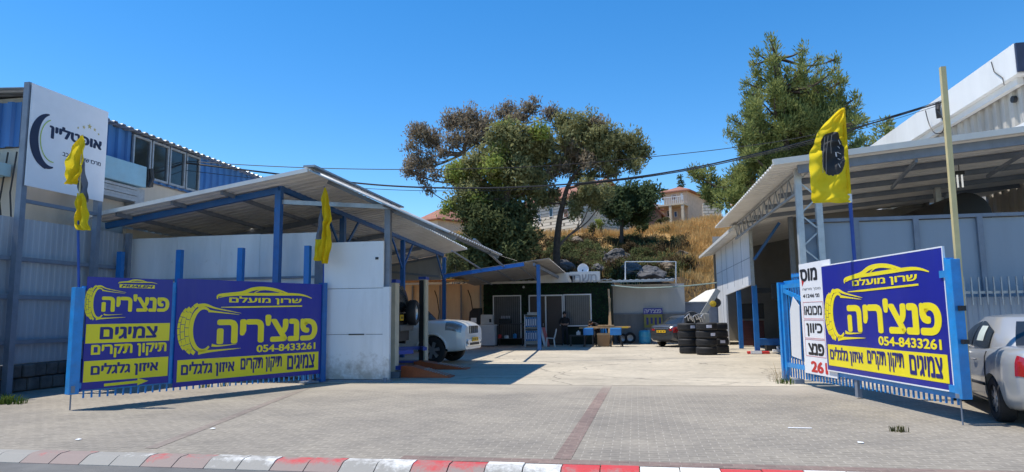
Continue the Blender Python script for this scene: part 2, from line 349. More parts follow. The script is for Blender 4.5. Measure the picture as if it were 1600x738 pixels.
def hz(x, y):       # terrain height
    ss = lambda a, b, t: (lambda k: k * k * (3 - 2 * k))(max(0.0, min(1.0, (t - a) / (b - a))))
    yy = y - 2.2 * math.sin(x * .11 + .6) - .5 * math.sin(x * .37)
    h = 3.5 * ss(40.5, 45.5, yy) + 1.6 * ss(45, 55, yy) + (5.5 + 1.2 * ss(-2, 7, x)) * ss(52, 77, yy) + 2.0 * ss(80, 160, y) + 5 * ss(160, 420, y)
    k = ss(41, 46, yy)
    h += k * (.35 * math.sin(x * .9 + y * .5) + .3 * math.sin(x * .47 - y * .8 + 1) + .18 * math.sin(x * 2.1 + 3) * math.sin(y * 1.7)) * (1 if y < 58 else .45)
    return h if y > 38 else 0.0
def on_hill(x, y, y0=41.5, y1=110):      # where the sight line through a pixel meets the slope
    d = ray(x, y); Y = y0
    while Y < y1:
        p = EYEP + d * (Y / d.y)
        if p.z <= hz(p.x, Y): return p
        Y += .15
    return None
def hill_mat():
    m = bpy.data.materials.new('dry hillside'); m.use_nodes = True; nt = m.node_tree; n = nt.nodes; l = nt.links; b = n['Principled BSDF']; b.inputs['Roughness'].default_value = .95; b.inputs['Specular IOR Level'].default_value = .1
    geo = n.new('ShaderNodeNewGeometry')
    def noise(sc, p0, p1, c0, c1, det=8):
        z = n.new('ShaderNodeTexNoise'); z.inputs['Scale'].default_value = sc; z.inputs['Detail'].default_value = det; z.inputs['Roughness'].default_value = .7; l.new(geo.outputs['Position'], z.inputs['Vector'])
        r = n.new('ShaderNodeValToRGB'); r.color_ramp.elements[0].position = p0; r.color_ramp.elements[1].position = p1; r.color_ramp.elements[0].color = (*c0, 1); r.color_ramp.elements[1].color = (*c1, 1); l.new(z.outputs['Fac'], r.inputs[0]); return r.outputs[0]
    a = noise(.5, .3, .7, (.34, .215, .095), (.56, .38, .17)); c = noise(6, .3, .72, (.65, .62, .6), (1.15, 1.15, 1.1))
    mu = n.new('ShaderNodeMixRGB'); mu.blend_type = 'MULTIPLY'; mu.inputs[0].default_value = 1; l.new(a, mu.inputs[1]); l.new(c, mu.inputs[2])
    sc = noise(.28, .48, .62, (0, 0, 0), (.75, .75, .75)); mx = n.new('ShaderNodeMixRGB'); mx.inputs[2].default_value = (.10, .075, .04, 1); l.new(sc, mx.inputs[0]); l.new(mu.outputs[0], mx.inputs[1])
    sp_ = n.new('ShaderNodeSeparateXYZ'); l.new(geo.outputs['Position'], sp_.inputs[0])      # dark soil and dead scrub on the lower bank, with tree shade painted in
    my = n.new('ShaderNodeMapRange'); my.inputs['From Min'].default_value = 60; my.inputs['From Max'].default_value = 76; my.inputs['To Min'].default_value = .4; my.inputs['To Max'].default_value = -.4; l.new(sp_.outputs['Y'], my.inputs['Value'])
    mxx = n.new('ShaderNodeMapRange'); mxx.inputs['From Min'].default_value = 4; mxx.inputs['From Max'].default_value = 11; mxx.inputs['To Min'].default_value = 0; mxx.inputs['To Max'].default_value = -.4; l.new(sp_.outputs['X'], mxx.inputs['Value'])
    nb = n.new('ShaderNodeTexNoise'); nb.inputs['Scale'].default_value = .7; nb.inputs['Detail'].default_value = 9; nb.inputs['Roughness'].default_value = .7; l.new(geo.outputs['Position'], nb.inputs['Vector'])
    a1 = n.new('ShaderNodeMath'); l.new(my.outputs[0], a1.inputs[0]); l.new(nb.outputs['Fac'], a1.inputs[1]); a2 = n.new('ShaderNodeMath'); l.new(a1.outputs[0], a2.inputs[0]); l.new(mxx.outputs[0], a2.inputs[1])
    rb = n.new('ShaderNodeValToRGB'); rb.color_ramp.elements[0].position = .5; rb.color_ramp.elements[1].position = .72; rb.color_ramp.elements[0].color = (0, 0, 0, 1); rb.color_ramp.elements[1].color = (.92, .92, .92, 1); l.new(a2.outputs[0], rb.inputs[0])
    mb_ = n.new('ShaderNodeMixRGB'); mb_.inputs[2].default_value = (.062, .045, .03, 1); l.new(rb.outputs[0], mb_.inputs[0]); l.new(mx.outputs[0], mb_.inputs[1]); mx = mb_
    l.new(mx.outputs[0], b.inputs['Base Color']); return m
ys = [7.25, 20, 38] + [40 + .7 * i for i in range(60)] + [82 + 3 * i for i in range(30)] + [180, 220, 280, 360, 500, 800, 1500]
xs = [-1200, -500, -250, -140, -90] + [-70 + 1.2 * i for i in range(118)] + [80, 100, 150, 250, 500, 1200]
vsn = [(x, y, hz(x, y) - .012) for y in ys for x in xs]; nx = len(xs)
g = MB().add(vsn, [(j * nx + i, j * nx + i + 1, (j + 1) * nx + i + 1, (j + 1) * nx + i) for j in range(len(ys) - 1) for i in range(nx - 1)])
gi = [(0 if ys[f[0] // nx] < 38 else 1) for f in g.f]; g.m = gi
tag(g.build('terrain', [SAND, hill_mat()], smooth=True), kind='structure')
tag(MB().add([(-300, -80, -.085), (300, -80, -.085), (300, 6.95, -.085), (-300, 6.95, -.085)], [(0, 1, 2, 3)]).build('road', ASPH), kind='structure')
tag(MB().add([(-40, 7.24, 0), (40, 7.24, 0), (40, 15.3, 0), (-40, 15.3, 0)], [(0, 1, 2, 3)]).build('pavement', PAVER), kind='structure')
b = MB()
b.add([(-.92, 7.5, .004), (-.73, 7.5, .004), (-.54, 15.28, .004), (-.73, 15.28, .004)], [(0, 1, 2, 3)])
b.add([(-5.93, 7.5, .004), (-5.77, 7.5, .004), (-7.2, 14.3, .004), (-7.36, 14.3, .004)], [(0, 1, 2, 3)], 1)
b.add([(-2.6, 7.25, .005), (40, 7.25, .005), (40, 7.47, .005), (-2.6, 7.47, .005)], [(0, 1, 2, 3)])
tag(b.build('paving_strip', [REDPAVER, FADEDRED]), kind='structure')
xe = [-9.2 + 1.4 * i for i in range(20)]      # uneven front edge of the concrete
fr = [(x, 15.3 + .05 * math.sin(x * 3.1) + .04 * math.sin(x * 7.7), .004) for x in xe]
fr = [p for p in fr if p[0] < 16]; n_ = len(fr)
tag(MB().add(fr + [(fr[-1][0], 41, .004), (fr[0][0], 41, .004)], [tuple(range(n_ + 2))]).build('yard_concrete', CONC), kind='structure')
# dust washed over the paver edge
def kerb_mat():
    m = bpy.data.materials.new('painted kerb stone'); m.use_nodes = True; nt = m.node_tree; n = nt.nodes; l = nt.links; b = n['Principled BSDF']; b.inputs['Roughness'].default_value = .8
    geo = n.new('ShaderNodeNewGeometry'); sp = n.new('ShaderNodeSeparateXYZ'); l.new(geo.outputs['Position'], sp.inputs[0])
    a = n.new('ShaderNodeMath'); a.operation = 'MULTIPLY_ADD'; a.inputs[1].default_value = 1 / 1.58; a.inputs[2].default_value = 20 + KERB_PHASE; l.new(sp.outputs['X'], a.inputs[0])
    fr_ = n.new('ShaderNodeMath'); fr_.operation = 'FRACT'; l.new(a.outputs[0], fr_.inputs[0]); gt = n.new('ShaderNodeMath'); gt.operation = 'GREATER_THAN'; gt.inputs[1].default_value = .5; l.new(fr_.outputs[0], gt.inputs[0])
    cx = n.new('ShaderNodeMixRGB'); cx.inputs[1].default_value = (.53, .05, .055, 1); cx.inputs[2].default_value = (.72, .71, .68, 1); l.new(gt.outputs[0], cx.inputs[0])
    z = n.new('ShaderNodeTexNoise'); z.inputs['Scale'].default_value = 3.2; z.inputs['Detail'].default_value = 10; z.inputs['Roughness'].default_value = .72; l.new(geo.outputs['Position'], z.inputs['Vector'])
    # paint more worn towards the left end of the street
    wx = n.new('ShaderNodeMapRange'); wx.inputs['From Min'].default_value = -7; wx.inputs['From Max'].default_value = 0; wx.inputs['To Min'].default_value = .27; wx.inputs['To Max'].default_value = -.035; l.new(sp.outputs['X'], wx.inputs['Value'])
    ad = n.new('ShaderNodeMath'); ad.operation = 'ADD'; l.new(z.outputs['Fac'], ad.inputs[0]); l.new(wx.outputs[0], ad.inputs[1])
    wz_ = n.new('ShaderNodeMapRange'); wz_.inputs['From Min'].default_value = -.08; wz_.inputs['From Max'].default_value = 0; wz_.inputs['To Min'].default_value = .14; wz_.inputs['To Max'].default_value = -.04; l.new(sp.outputs['Z'], wz_.inputs['Value'])
    a2 = n.new('ShaderNodeMath'); a2.operation = 'ADD'; l.new(ad.outputs[0], a2.inputs[0]); l.new(wz_.outputs[0], a2.inputs[1])
    r = n.new('ShaderNodeValToRGB'); r.color_ramp.elements[0].position = .46; r.color_ramp.elements[1].position = .66; r.color_ramp.elements[0].color = (0, 0, 0, 1); r.color_ramp.elements[1].color = (.9, .9, .9, 1); l.new(a2.outputs[0], r.inputs[0])
    mx = n.new('ShaderNodeMixRGB'); mx.inputs[2].default_value = (.24, .225, .2, 1); l.new(r.outputs[0], mx.inputs[0]); l.new(cx.outputs[0], mx.inputs[1]); l.new(mx.outputs[0], b.inputs['Base Color'])
    z3 = n.new('ShaderNodeTexNoise'); z3.inputs['Scale'].default_value = 25; l.new(geo.outputs['Position'], z3.inputs['Vector']); bp = n.new('ShaderNodeBump'); bp.inputs['Strength'].default_value = .4; bp.inputs['Distance'].default_value = .01; l.new(z3.outputs['Fac'], bp.inputs['Height']); l.new(bp.outputs[0], b.inputs['Normal'])
    return m
X_EDGE = on_ground(765, 722).x           # a red stone ends and a white one starts here
KERB_PHASE = (.5 - (X_EDGE / 1.58)) % 1.0
b = MB()
for i in range(-50, 60):
    x0 = X_EDGE + i * .395 + .006; x1 = x0 + .383; j = RNG.uniform(-.006, .006)
    pr = [(7.238, -.14), (7.238, .006 + j), (7.10, .004 + j), (7.06, -.008 + j), (6.93, -.078), (6.92, -.14)]
    b.poly([(x0, y, z) for y, z in pr], (x1 - x0, 0, 0))
tag(b.build('kerb', kerb_mat()), kind='structure')

# ------------------------------------------------------------------ hill: rocks, dry grass, houses
def blob_mesh(c, r, seed, n=3, sq=(1, 1, 1), amp=.28):
    import bmesh
    bm = bmesh.new(); bmesh.ops.create_icosphere(bm, subdivisions=n, radius=1)
    rr = random.Random(seed); ph = [(Vector((rr.uniform(-1, 1), rr.uniform(-1, 1), rr.uniform(-1, 1))).normalized(), rr.uniform(1.2, 4.5), rr.uniform(0, 6)) for _ in range(12)]
    out = MB(); vs = []
    for v in bm.verts:
        p = v.co.normalized(); d = 1 + sum(math.sin(p.dot(a) * k + f) / k for a, k, f in ph) * amp
        vs.append((c[0] + p.x * d * r * sq[0], c[1] + p.y * d * r * sq[1], c[2] + p.z * d * r * sq[2]))
    fs = [tuple(v.index for v in f.verts) for f in bm.faces]; bm.free(); out.add(vs, fs); return out
ROCKG = mat('grey limestone rock', (.11, .11, .118), .9, var=.5, scale=1.4, dirt=(.06, .045, .03), dirt_amt=.8, bump=1.0, bscale=5)  # rock colours set dark, with the shade of the trees painted in
ROCKT = mat('tan limestone rock', (.17, .135, .10), .9, var=.4, scale=1.6, dirt=(.16, .11, .07), dirt_amt=.6, bump=.8, bscale=5)
rocks = [(902, 378, 9, 46, ROCKT, 'pale tan rock on the slope left of the satellite dish'), (966, 406, 17, 44.0, ROCKG, 'large grey boulder above the flat roof left of the railing'),
         (992, 424, 15, 42.6, ROCKG, 'grey boulder half hidden behind the left railing post'), (1040, 421, 14, 43.0, ROCKT, 'whitish cracked rock behind the roof railing'), (1014, 434, 18, 42.3, ROCKG, 'broad dark grey rock low behind the roof railing'),
         (932, 424, 12, 43.5, ROCKG, 'dark rock behind the dish on the office roof'), (1064, 398, 8, 48, ROCKT, 'small tan rock in the grass right of the railing'), (880, 418, 15, 44.5, ROCKG, 'dark grey rock at the foot of the leaning tree'), (938, 400, 8, 45.5, ROCKT, 'small tan rock beside the large grey boulder')]
from mathutils import noise as mnoise
def rock_mesh(c, r, seed):
    import bmesh
    bm = bmesh.new(); bmesh.ops.create_icosphere(bm, subdivisions=4, radius=1); off = Vector((seed * 7.3, seed * 3.1, seed)); vs = []
    rr = random.Random(seed); cuts = [(Vector((rr.uniform(-1, 1), rr.uniform(-1, 1), rr.uniform(-.6, 1))).normalized(), rr.uniform(.55, .85)) for _ in range(9)]
    for v in bm.verts:
        p = v.co.normalized()
        for n_, d_ in cuts:       # flat broken faces
            k = p.dot(n_) - d_
            if k > 0: p = p - n_ * k * .92
        d = 1 + .22 * mnoise.noise(p * 1.7 + off) + .12 * mnoise.noise(p * 4.5 + off) + .06 * mnoise.noise(p * 11 + off)
        vs.append((c[0] + p.x * d * r * 1.35, c[1] + p.y * d * r, c[2] + p.z * d * r * .8))
    fs = [tuple(v.index for v in f.verts) for f in bm.faces]; bm.free(); return MB().add(vs, fs)
for i, (px, py, rp_, Y, m, lab) in enumerate(rocks):
    p = on_hill(px, py + rp_ * .45) or on_y(px, py, Y); r = rp_ / F_PX * p.y; p = p + Vector((0, -.25, .62 * r))
    o = rock_mesh(p, r, i + 3).build('rock', m, smooth=False); tag(o, lab, 'rock', 'rocks on the hillside')

def tufts(name, spots, hgt, m, nb=7, spread=.25, width=.03, lean=.5, kind='stuff'):
    vs = []; fs = []
    for (x, y, z, s) in spots:
        for k in range(nb):
            a = RNG.uniform(0, 2 * PI); r = RNG.uniform(0, spread) * s; h = hgt * s * RNG.uniform(.55, 1.15); l = RNG.uniform(.1, lean) * h; w = width * s * RNG.uniform(.7, 1.4)
            bx, by = x + math.cos(a) * r, y + math.sin(a) * r; t = RNG.uniform(0, 2 * PI); dx, dy = math.cos(t) * w, math.sin(t) * w; o = len(vs)
            mx_, my_ = math.cos(a) * l, math.sin(a) * l
            vs += [(bx - dx, by - dy, z - .05), (bx + dx, by + dy, z - .05), (bx + dx * .8 + mx_ * .35, by + dy * .8 + my_ * .35, z + h * .6), (bx - dx * .8 + mx_ * .35, by - dy * .8 + my_ * .35, z + h * .6), (bx + mx_, by + my_, z + h)]
            fs += [(o, o + 1, o + 2, o + 3), (o + 3, o + 2, o + 4)]
    return MB().add(vs, fs).build(name, m)
GRASS = leaf_mat('dry golden grass', (.42, .25, .085), (.62, .41, .165), (.74, .54, .26), .5, .4)
sp = []
for _ in range(15000):
    y = 44 + 36 * RNG.random() ** .8; x = RNG.uniform(-16, 26) * (y / 60)
    if x < 4 * (y / 60) and y < 69 and RNG.random() < .93: continue
    if x < 3 * (y / 60) and RNG.random() < .5: continue
    sp.append((x, y, hz(x, y), RNG.uniform(.6, 1.35)))
tag(tufts('dry_grass', sp, .6, GRASS, 9, .6, .022), 'dry golden grass covering the slope', None, None, 'stuff')

def window(parent, x0, x1, z0, z1, y, fm, gm, ax='y', sgn=-1, depth=.06, name='window', bars=1, blinds=None):
    """framed window on a wall plane: ax y -> wall faces y*sgn at coordinate y; returns frame object with pane child"""
    f = MB(); w = .06; P = (lambda a, d: (a, y + sgn * d)) if ax == 'y' else (lambda a, d: (y + sgn * d, a))
    def sp_(b_, a0, a1, d0, d1, c0, c1):
        q0 = P(a0, d0); q1 = P(a1, d1); b_.span(min(q0[0], q1[0]), max(q0[0], q1[0]), min(q0[1], q1[1]), max(q0[1], q1[1]), c0, c1)
    sp_(f, x0, x0 + w, .002, depth, z0, z1); sp_(f, x1 - w, x1, .002, depth, z0, z1); sp_(f, x0 + w, x1 - w, .002, depth, z1 - w, z1); sp_(f, x0 + w, x1 - w, .002, depth, z0, z0 + w)
    for i in range(1, bars + 1):
        c = x0 + (x1 - x0) * i / (bars + 1); sp_(f, c - w * .35, c + w * .35, .004, depth * .85, z0 + w, z1 - w)
    fo = f.build(name, fm, parent); p = MB(); sp_(p, x0 + w, x1 - w, .006, .018, z0 + w, z1 - w); p.build('pane', gm, fo)
    return fo
HOUSE_W = mat('cream stone wall', (.55, .48, .37), .85, var=.12, scale=2, dirt=(.36, .29, .2), dirt_amt=.35)
PINKST = mat('rosy stone wall', (.55, .42, .31), .85, var=.12, scale=2)
FRAMEW = mat('white window frame', (.7, .7, .7), .4, var=.03)
SHUT = mat('brown shutter', (.22, .12, .08), .6, var=.1)
def course_mat():
    m = bpy.data.materials.new('coursed stone'); m.use_nodes = True; n = m.node_tree.nodes; l = m.node_tree.links; b = n['Principled BSDF']; b.inputs['Roughness'].default_value = .9
    geo = n.new('ShaderNodeNewGeometry'); sp_ = n.new('ShaderNodeSeparateXYZ'); l.new(geo.outputs['Position'], sp_.inputs[0]); ad = n.new('ShaderNodeMath'); l.new(sp_.outputs['X'], ad.inputs[0]); l.new(sp_.outputs['Y'], ad.inputs[1])
    cb = n.new('ShaderNodeCombineXYZ'); l.new(ad.outputs[0], cb.inputs[0]); l.new(sp_.outputs['Z'], cb.inputs[1])
    br = n.new('ShaderNodeTexBrick'); l.new(cb.outputs[0], br.inputs[0]); br.inputs['Scale'].default_value = 1; br.inputs['Brick Width'].default_value = .75; br.inputs['Row Height'].default_value = .36; br.inputs['Mortar Size'].default_value = .03
    br.inputs['Color1'].default_value = (.72, .65, .54, 1); br.inputs['Color2'].default_value = (.62, .55, .44, 1); br.inputs['Mortar'].default_value = (.22, .19, .15, 1); l.new(br.outputs[0], b.inputs['Base Color'])
    bp = n.new('ShaderNodeBump'); bp.invert = True; bp.inputs['Strength'].default_value = .8; bp.inputs['Distance'].default_value = .05; l.new(br.outputs['Fac'], bp.inputs['Height']); l.new(bp.outputs[0], b.inputs['Normal']); return m
COURSED = course_mat()
def tiled_gable(b, x0, x1, y0, y1, ze, zr, along='x', ov=.4, th=.18):
    if along == 'x':
        ym = (y0 + y1) / 2
        for s in (0, 1):
            ya = y0 - ov if s == 0 else y1 + ov; zb = ze - ov * (zr - ze) / ((y1 - y0) / 2)
            b.hexa([(x0 - ov, ya, zb), (x1 + ov, ya, zb), (x1 + ov, ym, zr), (x0 - ov, ym, zr)] if s == 0 else [(x0 - ov, ym, zr), (x1 + ov, ym, zr), (x1 + ov, ya, zb), (x0 - ov, ya, zb)],
                   [(x0 - ov, ya, zb + th), (x1 + ov, ya, zb + th), (x1 + ov, ym, zr + th), (x0 - ov, ym, zr + th)] if s == 0 else [(x0 - ov, ym, zr + th), (x1 + ov, ym, zr + th), (x1 + ov, ya, zb + th), (x0 - ov, ya, zb + th)])
    else:
        xm = (x0 + x1) / 2
        for s in (0, 1):
            xa = x0 - ov if s == 0 else x1 + ov; zb = ze - ov * (zr - ze) / ((x1 - x0) / 2)
            q = [(xa, y0 - ov, zb), (xm, y0 - ov, zr), (xm, y1 + ov, zr), (xa, y1 + ov, zb)]
            if s: q = [q[1], q[0], q[3], q[2]]
            b.hexa(q, [(x, y, z + th) for x, y, z in q])
def hip_roof(b, x0, x1, y0, y1, ze, zr, ov=.5, th=.15):
    x0 -= ov; x1 += ov; y0 -= ov; y1 += ov; m_ = min(x1 - x0, y1 - y0) / 2
    if x1 - x0 >= y1 - y0: r0, r1 = (x0 + m_, (y0 + y1) / 2, zr), (x1 - m_ + .01, (y0 + y1) / 2, zr)
    else: r0, r1 = ((x0 + x1) / 2, y0 + m_, zr), ((x0 + x1) / 2, y1 - m_ + .01, zr)
    base = [(x0, y0, ze), (x1, y0, ze), (x1, y1, ze), (x0, y1, ze)]; top = [(x, y, ze + th) for x, y, z in base]
    b.add(base + top, [(3, 2, 1, 0), (0, 1, 5, 4), (1, 2, 6, 5), (2, 3, 7, 6), (3, 0, 4, 7)])
    if x1 - x0 >= y1 - y0: b.add(top + [r0, r1], [(0, 1, 5, 4), (1, 2, 5), (2, 3, 4, 5), (3, 0, 4)])
    else: b.add(top + [r0, r1], [(0, 1, 4), (1, 2, 5, 4), (2, 3, 5), (3, 0, 4, 5)])
def house_from_px(xa, xb, ytop, ybot, Y, depth, label, wallm, roofh, roof='hip', wins=(), along='x', name='stone_house', ov=.5):
    p0 = on_y(xa, ytop, Y); p1 = on_y(xb, ybot, Y); x0, x1, zt, zb = p0.x, p1.x, p0.z, p1.z
    t = thing(name, label, 'house', ((x0 + x1) / 2, Y + depth / 2, zb))
    w = MB().span(x0, x1, Y, Y + depth, zb - 1.2, zt)
    if roof == 'gable' and along == 'y': w.poly([(x0, Y, zt), (x1, Y, zt), ((x0 + x1) / 2, Y, zt + roofh)], (0, depth, 0))
    if roof == 'gable' and along == 'x':
        for xx in (x0, x1 - .2): w.poly([(xx, Y, zt), (xx, Y + depth, zt), (xx, Y + depth / 2, zt + roofh)], (.2, 0, 0))
    w.build('wall', wallm, t); r = MB()
    if roof == 'hip': hip_roof(r, x0, x1, Y, Y + depth, zt, zt + roofh, ov)
    elif roof == 'gable': tiled_gable(r, x0, x1, Y, Y + depth, zt, zt + roofh, along, ov)
    if roof: r.build('roof', TILE, t)
    for (a, c, d, e, mm) in wins:
        q0 = on_y(a, c, Y); q1 = on_y(d, e, Y); window(t, q0.x, q1.x, q1.z, q0.z, Y, FRAMEW, mm, bars=0)
    return t, (x0, x1, zb, zt)
# long stone house behind the trees
t, e = house_from_px(828, 962, 312, 366, 78, 9, 'long cream stone house with terracotta roof behind the leaning trees', COURSED, 2.2, 'gable', [(848, 344, 854, 357, GLASSD), (868, 330, 874, 342, GLASSD), (925, 326, 936, 340, SHUT), (893, 322, 902, 336, GLASSD)], 'x')
t2, e2 = house_from_px(925, 972, 300, 352, 82, 8, 'rosy gabled house wing just right of the long stone house', PINKST, 1.6, 'gable', [(938, 322, 948, 346, SHUT), (954, 318, 962, 330, GLASSD)], 'y')
t3, e3 = house_from_px(668, 722, 345, 372, 80, 9, 'low house with red tiled roof seen behind the left carport', HOUSE_W, 1.9, 'hip', [(690, 350, 698, 360, GLASSD)], 'x')
t4, e4 = house_from_px(1012, 1046, 327, 352, 96, 8, 'small pale house with low red roof beside the palm', HOUSE_W, 1.3, 'hip', [(1030, 332, 1038, 342, GLASSD)], 'x')
t5, e5 = house_from_px(1010, 1034, 335, 352, 86, 5, 'brown gabled shed in front of the small pale house', SHUT, 1.0, 'gable', [], 'y', 'wooden_shed')
for h_, a_ in ((t, -38), (t2, -30), (t3, -35), (t4, -35)): h_.rotation_euler = (0, 0, math.radians(a_))
# two storey house on the right
t6, e6 = house_from_px(1058, 1100, 300, 341, 88, 9, 'two storey rosy stone house with balcony at the top of the grass', PINKST, 1.0, 'hip', [(1072, 303, 1081, 311, SHUT), (1087, 301, 1091, 311, FRAMEW), (1076, 329, 1082, 338, mat('blue door', (.05, .13, .3), .5)), (1064, 327, 1069, 337, GLASSD), (1088, 327, 1092, 337, GLASSD)], 'x')
x0, x1, zb, zt = e6
MB().span(x0 - .4, x1 + .2, 85.9, 87.99, zb + 1.55, zb + 1.75).build('balcony', HOUSE_W, t6)
t6.rotation_euler = (0, 0, math.radians(-24))
r = MB()
for i in range(16): r.bar((x0 - .35 + i * (x1 - x0 + .5) / 15, 85.95, zb + 1.75), (x0 - .35 + i * (x1 - x0 + .5) / 15, 85.95, zb + 2.6), .05)
r.bar((x0 - .4, 85.95, zb + 2.62), (x1 + .2, 85.95, zb + 2.62), .08); r.build('balcony_rail', FRAMEW, t6)
for xx in (x0 - .2, (x0 + x1) / 2, x1): MB().span(xx - .15, xx + .15, 85.95, 86.25, zb - 1.5, zb + 1.545).build('pillar', HOUSE_W, t6)
q0 = on_y(1098, 318, 86.5); q1 = on_y(1128, 345, 86.5)
tag(MB().span(q0.x, q1.x, 86.5, 87.1, q1.z - 2, q0.z).build('stone_wall', COURSED), 'coursed stone retaining wall right of the two storey house', 'wall')
q0 = on_y(905, 331, 76); q1 = on_y(938, 352, 76)
tag(MB().span(q0.x, q1.x, 76, 76.25, q1.z - 1.5, q0.z).build('garden_wall', HOUSE_W), 'cream garden wall in front of the long stone house', 'wall')
# far rooftops right
house_from_px(1150, 1180, 287, 300, 120, 8, 'distant house peeking out behind the pine branch', PINKST, 1.2, 'hip', [], 'x')

# ------------------------------------------------------------------ trees
BARK = mat('dark bark', (.075, .055, .042), .9, var=.35, scale=4, bump=.6, bscale=10)
BARKG = mat('grey brown bark', (.15, .115, .09), .9, var=.3, scale=4, bump=.6, bscale=10)
def leaf_cloud(blobs, ll, lw, per_tuft, tuft_r, dens, droop=.0, shell=.55, up=0.0, needle=False):
    """blobs: (centre Vector, radius, squash) -> vertex array of quads gathered in tufts spread through each blob"""
    C = []; D = []
    for c, r, sq in blobs:
        nt = max(4, int(dens * r ** 2.2))
        d = NP.normal(size=(nt, 3)); d /= np.linalg.norm(d, axis=1)[:, None]
        rad = r * (shell + (1 - shell) * NP.random(nt)) * (0.8 + .35 * NP.random(nt)); p = d * rad[:, None] * np.array([1, 1, sq]) + np.array(c)
        C.append(p); D.append(d)
    C = np.concatenate(C); D = np.concatenate(D); n = len(C)
    tr = tuft_r * (.6 + .8 * NP.random(n))
    o = NP.normal(size=(n, per_tuft, 3)) * .5; ln = np.linalg.norm(o, axis=2, keepdims=True); o = np.where(ln > 1, o / ln, o)
    P = C[:, None, :] + o * tr[:, None, None]
    P = P.reshape(-1, 3); N = len(P)
    if needle:
        ax = (o * 1.0 + D[:, None, :] * .9 + np.array([0, 0, up])).reshape(-1, 3) + NP.normal(size=(N, 3)) * .35
    else:
        ax = NP.normal(size=(N, 3)); ax[:, 2] -= droop
    ax /= np.linalg.norm(ax, axis=1)[:, None] + 1e-9
    nr = (D[:, None, :] * .8 + np.array([0, 0, .75]) + o * .5).reshape(-1, 3) + NP.normal(size=(N, 3)) * .45      # leaves turn their faces outwards and up
    s = np.cross(ax, nr); s /= np.linalg.norm(s, axis=1)[:, None] + 1e-9
    L = ll * (.6 + .8 * NP.random(N))[:, None]; W = lw * (.6 + .8 * NP.random(N))[:, None]
    V = np.stack([P - ax * L / 2, P + s * W / 2, P + ax * L / 2, P - s * W / 2], axis=1).reshape(-1, 3)
    return V
def leaves_obj(name, V, m, parent):
    n = len(V) // 4; me = bpy.data.meshes.new(name); l = parent.location if parent else Vector((0, 0, 0)); V = V - np.array([l.x, l.y, l.z])
    me.vertices.add(len(V)); me.vertices.foreach_set('co', V.astype(np.float32).ravel()); me.loops.add(4 * n); me.loops.foreach_set('vertex_index', np.arange(4 * n, dtype=np.int32))
    me.polygons.add(n); me.polygons.foreach_set('loop_start', np.arange(0, 4 * n, 4, dtype=np.int32)); me.update(calc_edges=True); me.materials.append(m)
    o = bpy.data.objects.new(name, me); COL.objects.link(o); o.parent = parent; return o
def limb(b, pts, r0, r1, n=7):
    pts = smooth_pts([tuple(p) for p in pts], 5); k = len(pts); b.tube(pts, [r0 + (r1 - r0) * (i / (k - 1)) ** .8 for i in range(k)], n)
def px_blobs(L, Y, ox=0, oy=0, sc=1, sq=.8, jit=1.2):
    out = []
    for x, y, r in L:
        yy = Y + RNG.uniform(-jit, jit); r *= 1.04; p = on_y(ox + x / sc, oy + y / sc, yy); out.append((p, r / sc / F_PX * (p - EYEP).length, sq))
    return out
def tree(name, label, cat, base_px, Y, trunk_px, blobs, m, trunk_r=.3, bark=None, leaf=(.34, .11), per=34, tr=.5, dens=15, droop=.5, group=None, branch=True, needle=False, up=0, extra=None, shell=.5):
    q = on_y(base_px[0], base_px[1], Y); base = Vector((q.x, Y, min(q.z, max(0, hz(q.x, Y)) + .3)))
    t = thing(name, label, cat, base, 0, group); b = MB(); pts = [base - Vector((0, 0, .4))] + [on_y(x, y, Y) for x, y in trunk_px]
    limb(b, pts, trunk_r, trunk_r * .35, 10)
    if branch:
        for c, r, s in blobs:
            c = Vector(c); a = min(pts[1:], key=lambda p: (p - c).length + max(0, p.z - c.z) * 2.0)
            mid = a.lerp(c, .5) + Vector((RNG.uniform(-.3, .3), RNG.uniform(-.3, .3), -.25 * (c - a).length * .5)); limb(b, [a, mid, c + Vector((0, 0, -.1 * r))], trunk_r * .32, .025, 6)
            for _ in range(4):
                d = Vector((RNG.gauss(0, 1), RNG.gauss(0, 1), RNG.gauss(.2, .8))).normalized() * r * .85; limb(b, [c.lerp(mid, .25), c + d * .5, c + d], .05, .012, 5)
    b.build('trunk', bark or BARK, t, smooth=True)
    leaves_obj('crown', leaf_cloud(blobs, leaf[0], leaf[1], per, tr, dens, droop, shell, up, needle), m, t)
    for nm, bl, mm in (extra or []):
        leaves_obj(nm, leaf_cloud(bl, leaf[0], leaf[1], per, tr, dens, droop, shell, up, needle), mm, t)
    return t
EUC_BROWN = leaf_mat('brownish eucalyptus leaves', (0.19, 0.15, 0.11), (0.28, 0.23, 0.17), (0.36, 0.32, 0.22), 1.3, .42)
EUC_GREEN = leaf_mat('olive eucalyptus leaves', (.15, .155, .07), (.26, .26, .12), (.37, .36, .18), 1.1, .42)
IVY = leaf_mat('deep green climbing leaves', (.065, .08, .035), (.12, .14, .06), (.20, .215, .095), 1.1, .42)
BRIGHT = leaf_mat('bright green leaves', (0.2, 0.25, 0.055), (0.28, 0.33, 0.085), (0.36, 0.4, 0.13), 1.4, .42)
PINE = leaf_mat('pine needles', (.14, .18, .065), (.25, .285, .10), (.37, .385, .15), 1.2, .42)
DKGREEN = leaf_mat('dark conifer leaves', (0.056, 0.081, 0.044), (0.094, 0.131, 0.062), (0.163, 0.2, 0.088), 1.2, .42)
Z = (610, 130, 2.38)
bl = px_blobs([(110, 185, 52), (75, 235, 26), (160, 215, 46), (100, 300, 52), (70, 330, 30), (150, 290, 30), (230, 145, 50), (290, 135, 58), (340, 155, 52), (240, 210, 42), (300, 205, 46), (340, 200, 40), (165, 340, 26), (140, 395, 22), (200, 260, 26), (115, 350, 24)], 50, *Z)
